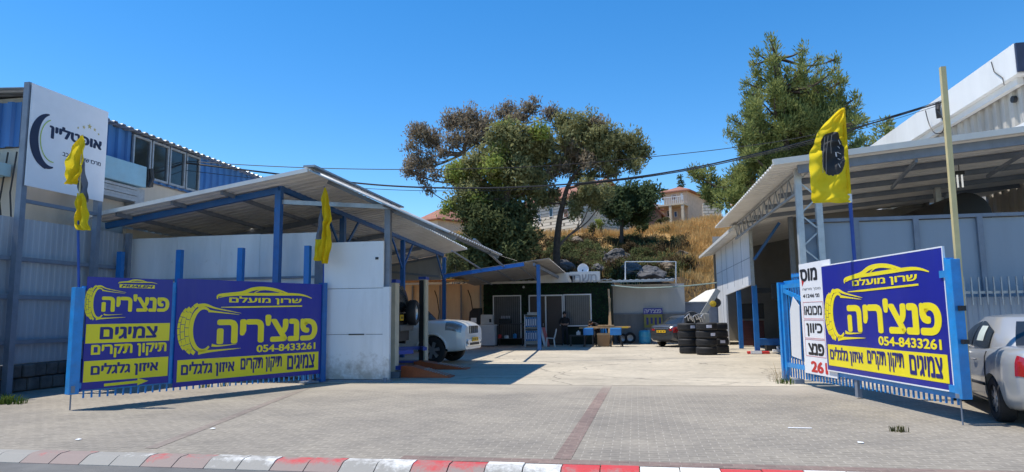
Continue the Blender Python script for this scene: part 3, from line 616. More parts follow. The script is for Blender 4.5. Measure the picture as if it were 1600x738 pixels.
bl2 = px_blobs([(440, 105, 44), (520, 82, 40), (480, 125, 36), (600, 112, 38), (410, 120, 22)], 50, *Z)
tree('eucalyptus_tree', 'thin brownish eucalyptus with bare twigs, left of the big tree cluster', 'tree', (770, 420), 50, [(775, 360), (765, 320), (742, 275), (725, 240), (740, 205), (790, 190)], bl + bl2, EUC_BROWN, .32, BARKG, (.34, .10), 30, .5, 26, .8, 'trees behind the yard', shell=.3)
bl = px_blobs([(450, 195, 62), (400, 200, 40), (540, 205, 60), (565, 250, 66), (430, 255, 56), (500, 265, 62), (385, 320, 52), (255, 340, 52), (310, 305, 40), (330, 385, 56), (350, 270, 40), (480, 330, 70), (530, 380, 62), (430, 400, 66), (560, 330, 50), (285, 400, 40), (240, 440, 26), (230, 330, 26)], 47, *Z)
iv = px_blobs([(400, 480, 82), (345, 520, 72), (450, 545, 78), (330, 600, 66), (410, 620, 80), (490, 480, 52), (300, 470, 56), (470, 610, 60), (260, 470, 30), (330, 660, 60), (440, 690, 70), (260, 620, 40), (510, 560, 40)], 46.5, *Z)
br_ = px_blobs([(430, 180, 34), (380, 300, 40), (250, 330, 40), (400, 350, 30), (215, 470, 26), (560, 180, 32), (405, 245, 28), (320, 440, 30)], 46, *Z)
tree('ivy_clad_tree', 'big green tree with its trunk wrapped in dark climbing leaves, centre of the cluster', 'tree', (788, 425), 47, [(785, 370), (792, 310), (800, 270), (812, 240)], bl, EUC_GREEN, .45, BARK, (.30, .13), 38, .55, 34, .4, 'trees behind the yard', extra=[('climbing_leaves', iv, IVY), ('bright_shoots', br_, BRIGHT)])
bl = px_blobs([(650, 150, 56), (720, 170, 72), (660, 215, 56), (800, 205, 66), (880, 220, 58), (930, 255, 44), (850, 275, 56), (760, 245, 56), (905, 310, 34), (820, 330, 34), (690, 290, 40), (630, 290, 36), (780, 290, 44), (745, 200, 50), (690, 350, 24), (740, 350, 30)], 49, *Z)
lo = px_blobs([(600, 420, 42), (740, 400, 46), (770, 430, 40), (700, 430, 36), (560, 430, 36), (690, 480, 28)], 48.5, *Z)
tree('leaning_tree', 'tall tree with bare dark forked trunk and wide rounded olive crown, right of the cluster', 'tree', (869, 400), 48.5, [(870, 385), (874, 345), (880, 318), (886, 295), (900, 270), (925, 245)], bl + lo, EUC_GREEN, .3, BARK, (.34, .10), 34, .52, 34, .6, 'trees behind the yard', shell=.25, extra=[('grey_sprays', px_blobs([(680, 250, 50), (640, 320, 36), (740, 290, 40), (780, 160, 40), (600, 330, 28)], 48.5, *Z), EUC_BROWN)])
b = MB(); P0 = on_y(868, 392, 48.6)
tt = thing('leaning_shrub_tree', 'slanting bare stems rising right to a grey green crown below the tall tree', 'tree', P0, 0, 'trees behind the yard')
for e_ in ((918, 330), (935, 325), (905, 345)):
    limb(b, [P0, on_y(885, 372, 48.6), on_y((885 + e_[0]) / 2 + 6, (372 + e_[1]) / 2, 48.6), on_y(*e_, 48.6)], .11, .03, 6)
b.build('trunk', BARKG, tt, smooth=True)
leaves_obj('crown', leaf_cloud(px_blobs([(745, 420, 40), (790, 410, 44), (720, 390, 30), (760, 450, 30), (680, 470, 26)], 48, *Z), .3, .1, 30, .5, 15, .5, .4), EUC_GREEN, tt)
tree('dark_tree', 'dark rounded evergreen in front of the stone houses', 'tree', (970, 350), 66, [(972, 335), (978, 315)], px_blobs([(790, 440, 40), (840, 440, 50), (880, 430, 52), (930, 420, 48), (960, 400, 40), (905, 470, 46), (865, 470, 40), (955, 440, 36), (960, 460, 26), (830, 400, 26), (880, 385, 26), (840, 490, 38), (890, 500, 38), (930, 490, 36), (820, 470, 30)], 66, *Z), DKGREEN, .25, BARK, (.4, .16), 38, .6, 20, .2)
# right hand pine
Z2 = (1060, 50, 2.635)
def spire(tip, base, w, n=7):
    return [(tip[0] + (base[0] - tip[0]) * k / (n - 1) + RNG.uniform(-.12, .12) * w, tip[1] + (base[1] - tip[1]) * k / (n - 1), w * (.2 + .55 * (k / (n - 1)) ** .8) * RNG.uniform(.85, 1.1)) for k in range(n)]
PS = []
for a_ in (((1206, 62), (1214, 170), 22, 8), ((1181, 84), (1184, 200), 22, 8), ((1256, 78), (1246, 200), 27, 9), ((1281, 92), (1274, 190), 22, 7), ((1303, 94), (1300, 210), 23, 8), ((1318, 128), (1312, 215), 20, 6), ((1340, 152), (1326, 205), 15, 5), ((1166, 130), (1170, 235), 19, 7), ((1228, 110), (1226, 215), 24, 7),
           ((1138, 206), (1172, 238), 15, 5), ((1145, 188), (1176, 214), 12, 4), ((1346, 188), (1318, 196), 12, 4), ((1345, 222), (1312, 240), 13, 4), ((1330, 176), (1310, 190), 12, 3)): PS += spire(*a_)
PS += [(1178, 228, 20), (1200, 222, 22), (1228, 232, 22), (1252, 225, 24), (1280, 222, 22), (1215, 250, 20), (1240, 255, 20), (1185, 252, 16), (1270, 252, 20), (1296, 240, 18), (1300, 262, 16), (1225, 275, 18), (1200, 276, 16), (1250, 285, 18)]
bl = px_blobs(PS, 44, 0, 0, 1, 1.15, 2.0)
tree('pine_tree', 'tall bushy pine with several pointed tops rising behind the right hand canopy', 'tree', (1235, 400), 44, [(1230, 330), (1228, 270), (1226, 200), (1222, 140), (1212, 90)], bl, PINE, .4, BARK, (.30, .07), 30, .42, 60, 0, 'pines', needle=True, up=1.0, shell=.3)
bl = px_blobs([(330, 555, 46), (270, 570, 40), (110, 590, 36), (75, 585, 26), (150, 640, 52), (240, 630, 52), (190, 690, 46), (300, 610, 40), (230, 590, 30), (140, 690, 36), (120, 650, 26), (60, 580, 18), (250, 680, 40)], 46, *Z2, .8, 1.2)
tree('pine_tree', 'low spreading pine beside the two storey house, below the tall pine', 'tree', (1165, 360), 46, [(1160, 330), (1150, 310), (1140, 295)], bl, PINE, .2, BARK, (.34, .085), 38, .5, 32, 0, 'pines', needle=True, up=.5, shell=.45)
tree('pine_tree', 'small pine top showing above the white industrial roof', 'tree', (1383, 300), 62, [(1384, 240), (1385, 210), (1386, 190)], px_blobs([(1385, 192, 8), (1383, 205, 14), (1378, 218, 16), (1392, 215, 12), (1370, 230, 16), (1395, 228, 14), (1350, 228, 14), (1345, 218, 8)], 62), PINE, .25, BARK, (.4, .1), 30, .5, 12, 0, 'pines', needle=True, up=.5)
# palm
pt = on_y(1040, 304, 92); pb = on_y(1041, 335, 92); t = thing('palm_tree', 'slim fan palm standing against the sky between the houses', 'palm', pb)
MB().tube([pb - Vector((0, 0, 1)), pb.lerp(pt, .5) + Vector((.1, 0, 0)), pt], [.2, .17, .16], 8).build('trunk', BARKG, t, smooth=True)
vs = []; fs = []
for i in range(70):
    d = Vector((RNG.gauss(0, 1), RNG.gauss(0, 1), RNG.gauss(.25, .7))).normalized(); s = d.cross(Vector((0, 0, 1))).normalized() * .16; L = RNG.uniform(.8, 1.25); o = len(vs)
    a, m1, e1 = pt + d * .1, pt + d * L * .65, pt + d * L - Vector((0, 0, .3 * L)); vs += [a - s * .3, a + s * .3, m1 + s * 1.5, m1 - s * 1.5, e1]; fs += [(o, o + 1, o + 2, o + 3), (o + 3, o + 2, o + 4)]
MB().add(vs, fs).build('crown', DKGREEN, t)
def bush(name, label, px, py, r, Y, m, n=4, grp=None, leaf=(.22, .1), cat='shrub'):
    hp = on_hill(px, py + r * .6) if Y > 41 else None; c = on_y(px, py, Y) if hp is None else hp + Vector((0, .1, r / F_PX * hp.y * .5)); Y = c.y; R = r / F_PX * Y; g_ = Vector((c.x, Y, hz(c.x, Y) if Y > 38 else 0)); t = thing(name, label, cat, g_, 0, grp)
    bs = [(c + Vector((RNG.uniform(-1, 1) * R * .7, RNG.uniform(-.6, .6) * R, RNG.uniform(-.5, .5) * R)), R * RNG.uniform(.5, .8), .8) for _ in range(n)]
    b = MB()
    for q, rr, s in bs: limb(b, [g_ - Vector((0, 0, .2)), g_.lerp(q, .6) + Vector((.05, 0, 0)), q], .05, .015, 5)
    b.build('stem', BARKG, t); leaves_obj('foliage', leaf_cloud(bs, leaf[0], leaf[1], 30, .32, 30, .2, .3), m, t); return t
OLIVE = leaf_mat('dusty olive leaves', (.06, .065, .03), (.10, .11, .05), (.16, .16, .08), 1.2, .3)
SCRUB = leaf_mat('dry brown scrub', (.05, .036, .024), (.09, .065, .036), (.15, .11, .06), 1.5, .2)
bush('shrub', 'dark bush at the right foot of the stone house', 1000, 350, 13, 70, DKGREEN, 4, 'hillside shrubs')
bush('shrub', 'green bush below the garden wall of the stone house', 938, 350, 9, 70, BRIGHT, 3, 'hillside shrubs')
bush('shrub', 'small green bush under the long stone house, left of the others', 925, 356, 7, 69, OLIVE, 3, 'hillside shrubs')
bush('shrub', 'pale green weed bush in the middle of the golden grass', 1040, 358, 9, 68, OLIVE, 3, 'hillside shrubs')
bush('shrub', 'green bush on the crest beside the brown shed', 1035, 345, 8, 80, OLIVE, 3, 'hillside shrubs')
bush('shrub', 'grey green bush behind the carport beam', 712, 408, 18, 40, OLIVE, 5, 'hillside shrubs')
bush('shrub', 'dark scrub on the shaded bank under the leaning tree', 925, 385, 16, 50, IVY, 5, 'hillside shrubs')
bush('shrub', 'dry brown scrub above the grey boulder', 985, 388, 16, 50, SCRUB, 5, 'hillside shrubs')
bush('shrub', 'dry brown scrub right of the roof railing', 1070, 415, 15, 47, SCRUB, 5, 'hillside shrubs')
bush('shrub', 'olive scrub behind the office roof', 905, 405, 14, 46, OLIVE, 5, 'hillside shrubs')
bush('shrub', 'brown scrub patch up in the golden grass', 1075, 385, 12, 56, SCRUB, 4, 'hillside shrubs')
bush('shrub', 'leafy pale bush at the left edge of the tree cluster', 700, 385, 14, 52, OLIVE, 5, 'hillside shrubs')
bush('shrub', 'dark bush between the bare trunk and the ivy clad tree', 845, 395, 18, 47, IVY, 6, 'hillside shrubs')
q0 = on_y(1063, 290, 100)
t = thing('cypress_tree', 'small dark cypress behind the two storey house', 'tree', Vector((q0.x, 100, q0.z - 4)))
MB().tube([q0 - Vector((0, 0, 4)), q0 + Vector((0, 0, .5))], [.15, .05], 6).build('trunk', BARK, t)
leaves_obj('crown', leaf_cloud([(q0 + Vector((0, 0, k * .7 - 1.5)), .75 - .12 * k, 1.1) for k in range(5)] , .3, .14, 26, .35, 30, 0, .3), DKGREEN, t)

# rough undergrowth on the bank, kept thick and dark to replace missing tree shadow
ub = []
for _ in range(420):
    px_, py_ = RNG.uniform(700, 1075), RNG.uniform(374, 438)
    if px_ > 1030 and RNG.random() < .6: continue
    c_ = on_hill(px_, py_)
    if c_ is None: continue
    ub.append((c_ + Vector((0, .1, .1)), RNG.uniform(.6, 1.25), .6))
V_ = leaf_cloud(ub[:210], .22, .08, 30, .35, 26, .2, .2)
tag(leaves_obj('undergrowth', V_, SCRUB, None), 'tangled dry brown undergrowth on the bank behind the office', None, None, 'stuff')
tag(leaves_obj('undergrowth', leaf_cloud(ub[210:], .22, .09, 30, .35, 26, .2, .2), IVY, None), 'dark green undergrowth on the bank behind the office', None, None, 'stuff')

# ------------------------------------------------------------------ left building, its fence, the board sign
BLUECLAD = mat('blue trapezoid cladding', (.04, .15, .38), .45, .1, var=.12, scale=3, dirt=(.1, .14, .22), dirt_amt=.35, streak=True)
GREYCLAD = mat('grey blue fence sheet', (.39, .42, .46), .5, .1, var=.1, scale=2, dirt=(.2, .19, .18), dirt_amt=.3, streak=True)
BEIGEW = mat('beige rendered wall', (.52, .46, .38), .85, var=.1, scale=1.2, dirt=(.3, .26, .2), dirt_amt=.45, streak=True, bump=.2)
CONCW = mat('weathered concrete wall', (.38, .35, .31), .9, var=.2, scale=1.5, dirt=(.15, .13, .11), dirt_amt=.6, streak=True, bump=.3)
LTBLUE = mat('light blue sheet', (.22, .40, .50), .5, var=.1, scale=2, dirt=(.3, .32, .33), dirt_amt=.3)
t = thing('workshop_building', 'blue clad workshop building with a beige wall and strip windows, left edge', 'building', (-17, 18, 0))
w = MB(); w.span(-22, -14.5, 13.5, 27, 0, 5.72); w.build('wall', BEIGEW, t)
c = MB(); c.sheet((-14.46, 26, 5.74), (-14.46, 13.5, 5.74), (-14.46, 13.5, 7.05), (-14.46, 26, 7.05), .36, -.07); c.sheet((-14.47, 13.46, 5.74), (-22, 13.46, 5.74), (-22, 13.46, 6.85), (-14.47, 13.46, 6.85), .36, -.07); c.build('cladding', BLUECLAD, t)
MB().span(-22, -14.56, 13.56, 26.9, 5.725, 7.0).build('upper_wall', CONCW, t)
r = MB(); r.sheet((-14.1, 13.1, 7.08), (-14.1, 27, 7.0), (-22, 27, 7.5), (-22, 13.1, 7.5), .3, .04, .02); r.build('roof', GALV, t)
for (a, z0_, b2, z1_) in ((17.0, 5.8, 17.75, 7.0), (17.8, 5.8, 18.55, 7.0), (18.6, 5.8, 19.35, 7.0), (19.4, 5.8, 20.1, 7.0)):
    window(t, a, b2, z0_, z1_, -14.385, GALV, GLASSD, 'x', 1, .07, bars=0)
a = MB(); a.span(-14.49, -13.95, 14.6, 17.15, 5.4, 6.02); a.build('awning_box', LTBLUE, t, bevel=.02)
s = MB()
for k in range(5): s.span(-14.49, -14.05 - .03 * (k % 2), 14.7, 16.95, 4.95 + k * .085, 5.025 + k * .085)
s.build('shutter', GALV, t)
MB().span(-14.49, -14.15, 16.97, 17.35, 3, 5.38).build('pillar', GALV, t)
s = MB(); s.tube([(-13.95, 17.25, 5.45), (-13.9, 17.33, 5.7), (-13.92, 17.28, 6.0)], .06, 6); s.box((-14.1, 17.32, 5.72), (.3, .25, .5)); s.build('motor', DKMETAL, t)
MB().span(-16.4, -14.6, 12.7, 13.42, 5.0, 5.3).build('canopy', LTBLUE, t)
s = MB()
for k in range(4): s.tube([(-14.45 - k * .25, 13.4, 5.6), (-14.5 - k * .28, 13.35, 4.6 - k * .2), (-14.4 - k * .25, 13.38, 3.6), (-14.5 - k * .3, 13.4, 2.5)], .02, 5)
s.build('cable', BLACK, t)
MB().span(-14.5, -13.9, 20.5, 27, 0, 5.0).build('side_wall', BEIGEW, t)

t = thing('metal_fence', 'tall grey sheet metal fence on stone footing beside the left gate', 'fence', (-13.6, 12, 0))
c = MB(); c.sheet((-13.62, 16.1, .62), (-13.62, 8.2, .62), (-13.62, 8.2, 3.85), (-13.62, 16.1, 3.9), .16, -.006); c.build('sheet', GREYCLAD, t)
r = MB()
for z in (1.1, 2.1, 2.95): r.bar((-13.5, 8.2, z), (-13.5, 16.1, z), .07, .09)
r.build('rail', GREYST, t)
for y in (8.6, 16.0): MB().span(-13.52, -13.4, y - .06, y + .06, 0, 3.9).build('post', GREYST, t)
f = MB()
for i in range(24):
    for k in range(2):
        f.box((-13.62 + RNG.uniform(-.02, .02), 8.4 + i * .33 + (k * .15), .16 + k * .3), (.36 + RNG.uniform(-.05, .05), .3, .28))
f.build('footing', mat('sooty rubble stone', (.10, .095, .09), .95, var=.5, scale=3, bump=.6, bscale=9), t, bevel=.03)
t = thing('side_fence', 'low grey sheet fence section at the very left edge', 'fence', (-13.2, 10.6, 0))
c = MB(); c.sheet((-13.0, 11.6, .4), (-13.2, 9.4, .4), (-13.2, 9.4, 2.75), (-13.0, 11.6, 2.75), .16, -.018); c.build('sheet', GREYCLAD, t); r = MB(); r.bar((-12.96, 11.6, 2.6), (-13.16, 9.4, 2.6), .06); r.bar((-12.96, 11.6, 1.1), (-13.16, 9.4, 1.1), .06); r.bar((-12.97, 11.62, 0), (-12.97, 11.62, 2.8), .07); r.build('rail', GREYST, t)
MB().span(-13.3, -13.0, 9.4, 11.6, 0, .39).build('footing', CONCW, t)

# big white board sign on two grey posts
t = thing('board_sign', 'large white board with dark crescent logo and lettering on two grey posts', 'sign', (-13.3, 12.62, 0), PI / 2)
# local x runs along +Y of the yard, local -y faces +X
for xx in (-.02, 2.16): MB().span(xx - .07, xx + .07, .02, .16, 0, 6.95).build('post', GREYST, t, local=True)
MB().span(-.05, 2.2, -.03, .0, 4.57, 6.93).build('board', WHITES, t, local=True, bevel=.004)
MB().span(0, 2.1, .03, .1, 4.2, 4.28).build('rail', GREYST, t, local=True)
def bpx(x, y):
    p = on_x(x, y, -13.27); return (p.y - 12.62, p.z)
def board_text(txt, xa, ya, xb, yb, m, wgt):
    p = bpx(xa, ya); q = bpx(xb, yb); lettering(t, txt, p[0], q[0], q[1], p[1], m, -.032, wgt)
NAVYD = mat('dark navy print', (.01, .014, .05), .4)
board_text('אופטליין', 78, 192, 158, 240, NAVYD, .05); board_text('מרכז שירות לרכב', 98, 236, 157, 260, NAVYD, .015)
b = MB()
c0 = bpx(72, 219)
for k, (w0, sc_) in enumerate(((.16, 1), (.05, .84))):
    pass
ribbon(b, arc(c0[0] + .12, c0[1], .44, .62, 100, 285, 30), [.03 + .2 * math.sin(PI * i / 30) for i in range(31)], -.032); ribbon(b, arc(c0[0] + .2, c0[1] + .02, .36, .5, 110, 275, 30), [.02] * 31, -.039, mi=1)
ribbon(b, arc(c0[0] + .1, c0[1] + .03, .5, .7, 190, 262, 20), [.035] * 21, -.034)
b.build('crescent_logo', [NAVYD, mat('lime print', (.42, .55, .06), .4)], t, local=True)
b = MB()
for i, (xx, yy, r_) in enumerate(((122, 200, .035), (131, 199, .05), (140, 198, .075), (148, 203, .05), (154, 210, .035))):
    c = bpx(xx, yy); b.poly([(c[0] + r_ * (1 if k % 2 == 0 else .42) * math.sin(k * PI / 5), -.032, c[1] + r_ * (1 if k % 2 == 0 else .42) * math.cos(k * PI / 5)) for k in range(10)], (0, -.004, 0))
b.build('star_row', mat('pale gold print', (.55, .45, .16), .5), t, local=True)

# ------------------------------------------------------------------ left carport
LAMP = lamp_mat('lit lamp', (1, .97, .9), 3); TUBE = lamp_mat('weak tube lamp', (1, 1, .97), .35)
t = thing('carport', 'open left carport with off white roof sheets, blue posts and beams', 'carport', (-8.95, 16, 0))
def zmain(x, y): return 5.2 - (y - 15.2) * .028 + (x + 7.8) * (.85 / 5.7)
def zwing(x): return 5.2 - (x + 7.8) * (1.68 / 3.6)
r = MB(); r.sheet((-7.75, 15.1, zmain(-7.75, 15.1)), (-7.75, 31, zmain(-7.75, 31)), (-14.1, 31, zmain(-14.1, 31)), (-14.1, 15.1, zmain(-14.1, 15.1)), .3, .035, .045); r.build('roof_sheet', ROOFW, t)
r = MB(); r.sheet((-4.22, 15.1, zwing(-4.22)), (-4.22, 21.6, zwing(-4.22)), (-7.78, 21.6, zwing(-7.78)), (-7.78, 15.1, zwing(-7.78)), .25, .035, .03); r.build('roof_sheet', GALV, t)
MB().bar((-7.76, 15.05, 5.27), (-7.76, 21.6, 5.27), .3, .05).build('ridge_cap', GALV, t)
MB().bar((-14.1, 15.07, zmain(-14.1, 15.1) - .03), (-7.8, 15.07, zmain(-7.8, 15.1) - .03), .05, .1).build('fascia', ROOFW, t)
for y in (15.8, 19.6, 23.7, 27.7, 31.0):
    MB().bar((-14.0, y, zmain(-14.0, y) - .16), (-8.95, y, zmain(-8.95, y) - .16), .1, .16).build('rafter', DKBLUE if y < 16 else GREYST, t)
for x in (-13.2, -11.6, -10.2):
    MB().bar((x, 15.2, zmain(x, 15.2) - .09), (x, 31, zmain(x, 31) - .09), .06, .1).build('purlin', GREYST, t)
MB().bar((-8.95, 15.8, zmain(-8.95, 15.8) - .1), (-8.95, 31, zmain(-8.95, 31) - .1), .1, .14).build('beam', DKBLUE, t)
for i, y in enumerate((15.8, 19.7, 25.3, 31.2)):
    zt = zmain(-8.95, y) - .18; MB().span(-9.03, -8.87, y - .08, y + .08, .01, zt).build('post', DKBLUE, t)
    if i:
        k = MB()
        for s_ in ((-1,) if i == 3 else (-1, 1)): k.bar((-8.95, y, zt - 1.15), (-8.95, y + s_ * 1.25, zt + .02), .05, .08)
        k.build('knee_brace', DKBLUE, t)
MB().bar((-8.88, 15.85, 4.55), (-5.98, 15.85, 4.3), .09, .11).build('tie_beam', GALV, t)
MB().span(-6.1, -5.95, 15.86, 16.0, .01, 4.4).build('post', GREYST, t)
for y in (16.0, 21.4): MB().bar((-7.7, y, zwing(-7.7) - .1), (-4.3, y, zwing(-4.3) - .1), .06, .1).build('rafter', GREYST, t)
for x in (-5.9, -4.6): MB().bar((x, 15.2, zwing(x) - .06), (x, 21.5, zwing(x) - .06), .05, .06).build('purlin', GREYST, t)
MB().span(-14.0, -13.9, 16.4, 31, .01, 4.1).build('side_wall', BEIGEW, t)
b = MB(); b.poly([(-13.9, 30.9, 3.3), (-9.03, 30.9, 3.3), (-9.03, 30.9, zmain(-9.03, 30.9) - .2), (-13.9, 30.9, zmain(-13.9, 30.9) - .2)], (0, .08, 0)); b.build('rear_wall', mat('grey interior sheet', (.3, .3, .29), .6, var=.1, streak=True), t)
MB().bar((-9.1, 30.85, 3.45), (-13.8, 30.85, 4.0), .05, .1).build('brace', GREYST, t)
l = on_y(383, 356, 19.5)
tl = thing('hanging_lamp', 'round lit lamp hanging under the left carport roof', 'lamp', l)
MB().lathe([(0, .0), (.24, .0), (.25, .02), (.16, .12), (.06, .22), (0, .22)], l, 'z', 20).build('lamp_shade', DKMETAL, tl); MB().lathe([(0, -.03), (.2, -.025), (.22, -.004), (0, -.004)], l, 'z', 20).build('diffuser', LAMP, tl)
MB().tube([l + Vector((0, 0, .22)), Vector((l.x, l.y, zmain(l.x, l.y) - .05))], .012, 5).build('cord', BLACK, tl)

# white panel wall behind the left gate
t = thing('panel_wall', 'wall of white sandwich panels with blue stub posts behind the left signs', 'wall', (-11, 16.3, 0))
for x0_, x1_, zt in ((-13.66, -12.2, 3.79), (-12.195, -10.9, 3.8), (-10.895, -9.75, 3.8), (-9.745, -8.1, 3.79)):
    MB().span(x0_, x1_, 16.3, 16.36, .05, zt).build('panel', WHITEP, t, bevel=.004)
MB().bar((-13.6, 16.25, 2.62), (-8.1, 16.25, 2.62), .05, .06).build('rail', GREYST, t)
for x in (-13.35, -11.6, -9.85, -8.02): MB().span(x - .07, x + .07, 15.55, 15.68, .01, 3.36).build('post', mat('blue stub post paint', (.012, .16, .46), .4), t)
MB().span(-7.97, -7.72, 15.9, 16.0, .01, 3.5).build('post', GREYST, t)
t = thing('panel_door', 'tall white three panel door leaf standing right of the left signs', 'door panel', (-6.8, 15.75, 0))
for z0_, z1_ in ((.06, 1.14), (1.15, 2.27), (2.28, 3.44)): MB().span(-7.66, -6.07, 15.75, 15.81, z0_, z1_).build('panel', WHITEP, t, bevel=.006)
MB().span(-6.068, -5.9, 15.74, 15.85, .01, 2.3).build('edge_post', WHITEP, t)
b = MB(); b.span(-6.95, -6.55, 15.735, 15.748, 1.13, 1.16); b.span(-6.28, -6.2, 15.735, 15.748, 2.98, 3.04); b.build('latch', DKMETAL, t)
b = MB(); b.tube([(-5.98, 15.7, 0), (-5.98, 15.7, .1)], .05, 8); b.span(-7.75, -5.85, 15.7, 15.86, .006, .05); b.build('threshold', GREYST, t)

# ------------------------------------------------------------------ rear bay, canopy and office
FIBRE = bpy.data.materials.new('yellowed fibreglass'); FIBRE.use_nodes = True
_n = FIBRE.node_tree.nodes; _d = _n.new('ShaderNodeBsdfTranslucent'); _d.inputs[0].default_value = (.75, .45, .13, 1); _e = _n.new('ShaderNodeBsdfDiffuse'); _e.inputs[0].default_value = (.4, .3, .16, 1); _m = _n.new('ShaderNodeMixShader'); _m.inputs[0].default_value = .55
FIBRE.node_tree.links.new(_e.outputs[0], _m.inputs[1]); FIBRE.node_tree.links.new(_d.outputs[0], _m.inputs[2]); FIBRE.node_tree.links.new(_m.outputs[0], _n['Material Output'].inputs[0])
t = thing('rear_bay', 'beige walled rear bay with yellowed roof behind the carport', 'shed', (-11, 33, 0))
MB().span(-15, -8.15, 36.2, 36.3, .01, 3.35).build('wall', mat('cream cabinet panel', (.55, .47, .34), .6, var=.1, dirt=(.3, .24, .16), dirt_amt=.4, streak=True), t)
MB().sheet((-8.2, 31.3, 3.35), (-15, 31.3, 3.35), (-15, 36.4, 3.6), (-8.2, 36.4, 3.6), .25, .03, .01).build('roof', FIBRE, t)
b = MB()
for i in range(7): b.bar((-15, 31.6 + i * .75, 3.28 + i * .04), (-8.2, 31.6 + i * .75, 3.28 + i * .04), .06, .1)
b.build('rafter', WOOD, t)
b = MB()
for x in (-12.2, -10.6, -9.4, -8.3): b.span(x - .04, x + .04, 36.1, 36.18, .01, 3.3)
b.build('post', GREYST, t)
b = MB()
for x in (-10.9, -9.0): b.tube([(x, 36.1, 3.0), (x + .2, 35.9, 2.6), (x + .35, 35.8, 1.8), (x + .2, 35.9, 1.0), (x, 36, .5)], .03, 6)
b.build('hose', BLACK, t)

t = thing('canopy', 'blue edged metal canopy in front of the rear office', 'canopy', (-6, 31, 0))
MB().sheet((-8.6, 29.9, 3.5), (-8.6, 36, 3.25), (-3.55, 36, 3.8), (-3.7, 29.9, 4.1), .3, .035, .02).build('roof_sheet', mat('grey weathered roof sheet', (.30, .29, .28), .5, .3, var=.15, dirt=(.2, .16, .12), dirt_amt=.4), t)
MB().bar((-8.6, 29.95, 3.4), (-4.85, 29.95, 3.87), .1, .16).build('beam', mat('bright blue steel paint', (.015, .14, .5), .4), t)
MB().bar((-4.4, 29.95, 3.85), (-3.9, 35.9, 3.55), .09, .14).build('beam', GREYST, t)
for x in (-7.6, -6.3, -5.2): MB().bar((x, 30, 3.47 + (x + 8.6) * .115), (x, 35.9, 3.17 + (x + 8.6) * .105), .05, .08).build('purlin', GREYST, t)
MB().span(-4.3, -4.14, 30.0, 30.16, .01, 3.84).build('post', DKBLUE, t)
b = MB()
b.bar(on_y(741, 374, 22.5), on_y(787, 417, 30), .09, .05); b.build('stay', GALV, t)
MB().bar(on_y(706, 392, 24.5), on_y(752, 421, 30), .06, .05).build('stay', GALV, t)

HEDGE = leaf_mat('artificial hedge leaves', (.012, .035, .018), (.025, .065, .032), (.05, .11, .045), 2, .1)
t = thing('office', 'low rear office faced with dark green artificial hedge under a white fascia', 'building', (-4.5, 36, 0))
MB().span(-8.1, -1.2, 36.05, 40, .01, 3.3).build('wall', mat('dark hedge backing', (.01, .02, .012), .9), t)
hv = []
n = 9000
P = NP.random((n, 3)) * np.array([6.9, .06, 1.0]) + np.array([-8.1, 35.97, 0]); P[:, 2] = .1 + NP.random(n) * 3.18
keep = ~(((P[:, 0] > -7.6) & (P[:, 0] < -5.95) & (P[:, 2] < 2.7)) | ((P[:, 0] > -5.7) & (P[:, 0] < -2.2) & (P[:, 2] < 2.7))); P = P[keep]; N = len(P)
ax = NP.normal(size=(N, 3)); ax /= np.linalg.norm(ax, axis=1)[:, None]; s2 = NP.normal(size=(N, 3)); s2 /= np.linalg.norm(s2, axis=1)[:, None]
leaves_obj('hedge_facing', np.stack([P - ax * .05, P + s2 * .03, P + ax * .05, P - s2 * .03], 1).reshape(-1, 3), HEDGE, t)
MB().sheet((-8.2, 35.6, 3.4), (-1.1, 35.6, 3.4), (-1.1, 40, 3.3), (-8.2, 40, 3.3), .3, .03, .03).build('roof', GALV, t)
FASC = mat('white fascia board', (.62, .61, .58), .5, var=.06, dirt=(.4, .37, .32), dirt_amt=.4, streak=True)
MB().span(-4.9, -1.72, 35.5, 35.56, 3.28, 3.8).build('fascia', FASC, t); MB().span(-8.1, -4.91, 35.52, 35.57, 3.28, 3.4).build('fascia', FASC, t); MB().span(-3.3, -1.74, 35.44, 35.49, 3.36, 3.83).build('fascia_sign', FASC, t)
p = on_y(889, 442, 35.4); q = on_y(932, 428, 35.4)
v_, f_ = text_bits('משרד', p.x, q.x, p.z, q.z, 35.436, .004, .02); MB().add(v_, f_).build('lettering', mat('faded grey letters', (.33, .33, .33), .6), t)
BLIND = mat('grey vertical blinds', (.10, .105, .11), .7, var=.15)
for (a, c, d, e_) in ((770, 462, 815, 530), (880, 460, 925, 510)):
    p = on_y(a, c, 35.9); q = on_y(d, e_, 35.9); fo = window(t, p.x, q.x, max(.15, q.z), p.z, 35.95, FRAMEW, GLASSD, 'y', -1, .07, bars=0)
    s = MB(); n = 12
    for i in range(n): xx = p.x + .1 + (q.x - p.x - .2) * (i + .5) / n; s.span(xx - .045, xx + .045, 35.918, 35.924, max(.25, q.z + .08), p.z - .08)
    s.build('blinds', BLIND, fo)
p = on_y(826, 461, 35.95); q = on_y(879, 461, 35.95)
DOORB = mat('brown door leaf', (.055, .035, .028), .5, var=.1)
xm = (p.x + q.x) / 2
for x0_, x1_ in ((p.x + .06, xm - .04), (xm + .04, q.x - .05)):
    d_ = MB().span(x0_, x1_, 35.93, 35.99, .05, 2.58).build('door', DOORB, t); MB().span(x1_ - .12, x1_ - .08, 35.88, 35.929, 1.0, 1.15).build('handle', GALV, d_)
b = MB(); b.span(p.x, p.x + .055, 35.9, 36.0, .02, 2.66); b.span(xm - .035, xm + .035, 35.91, 36.0, .02, 2.58); b.span(q.x - .045, q.x, 35.9, 36.0, .02, 2.66); b.span(p.x + .06, q.x - .05, 35.9, 36.0, 2.59, 2.66); b.build('door_frame', FRAMEW, t)
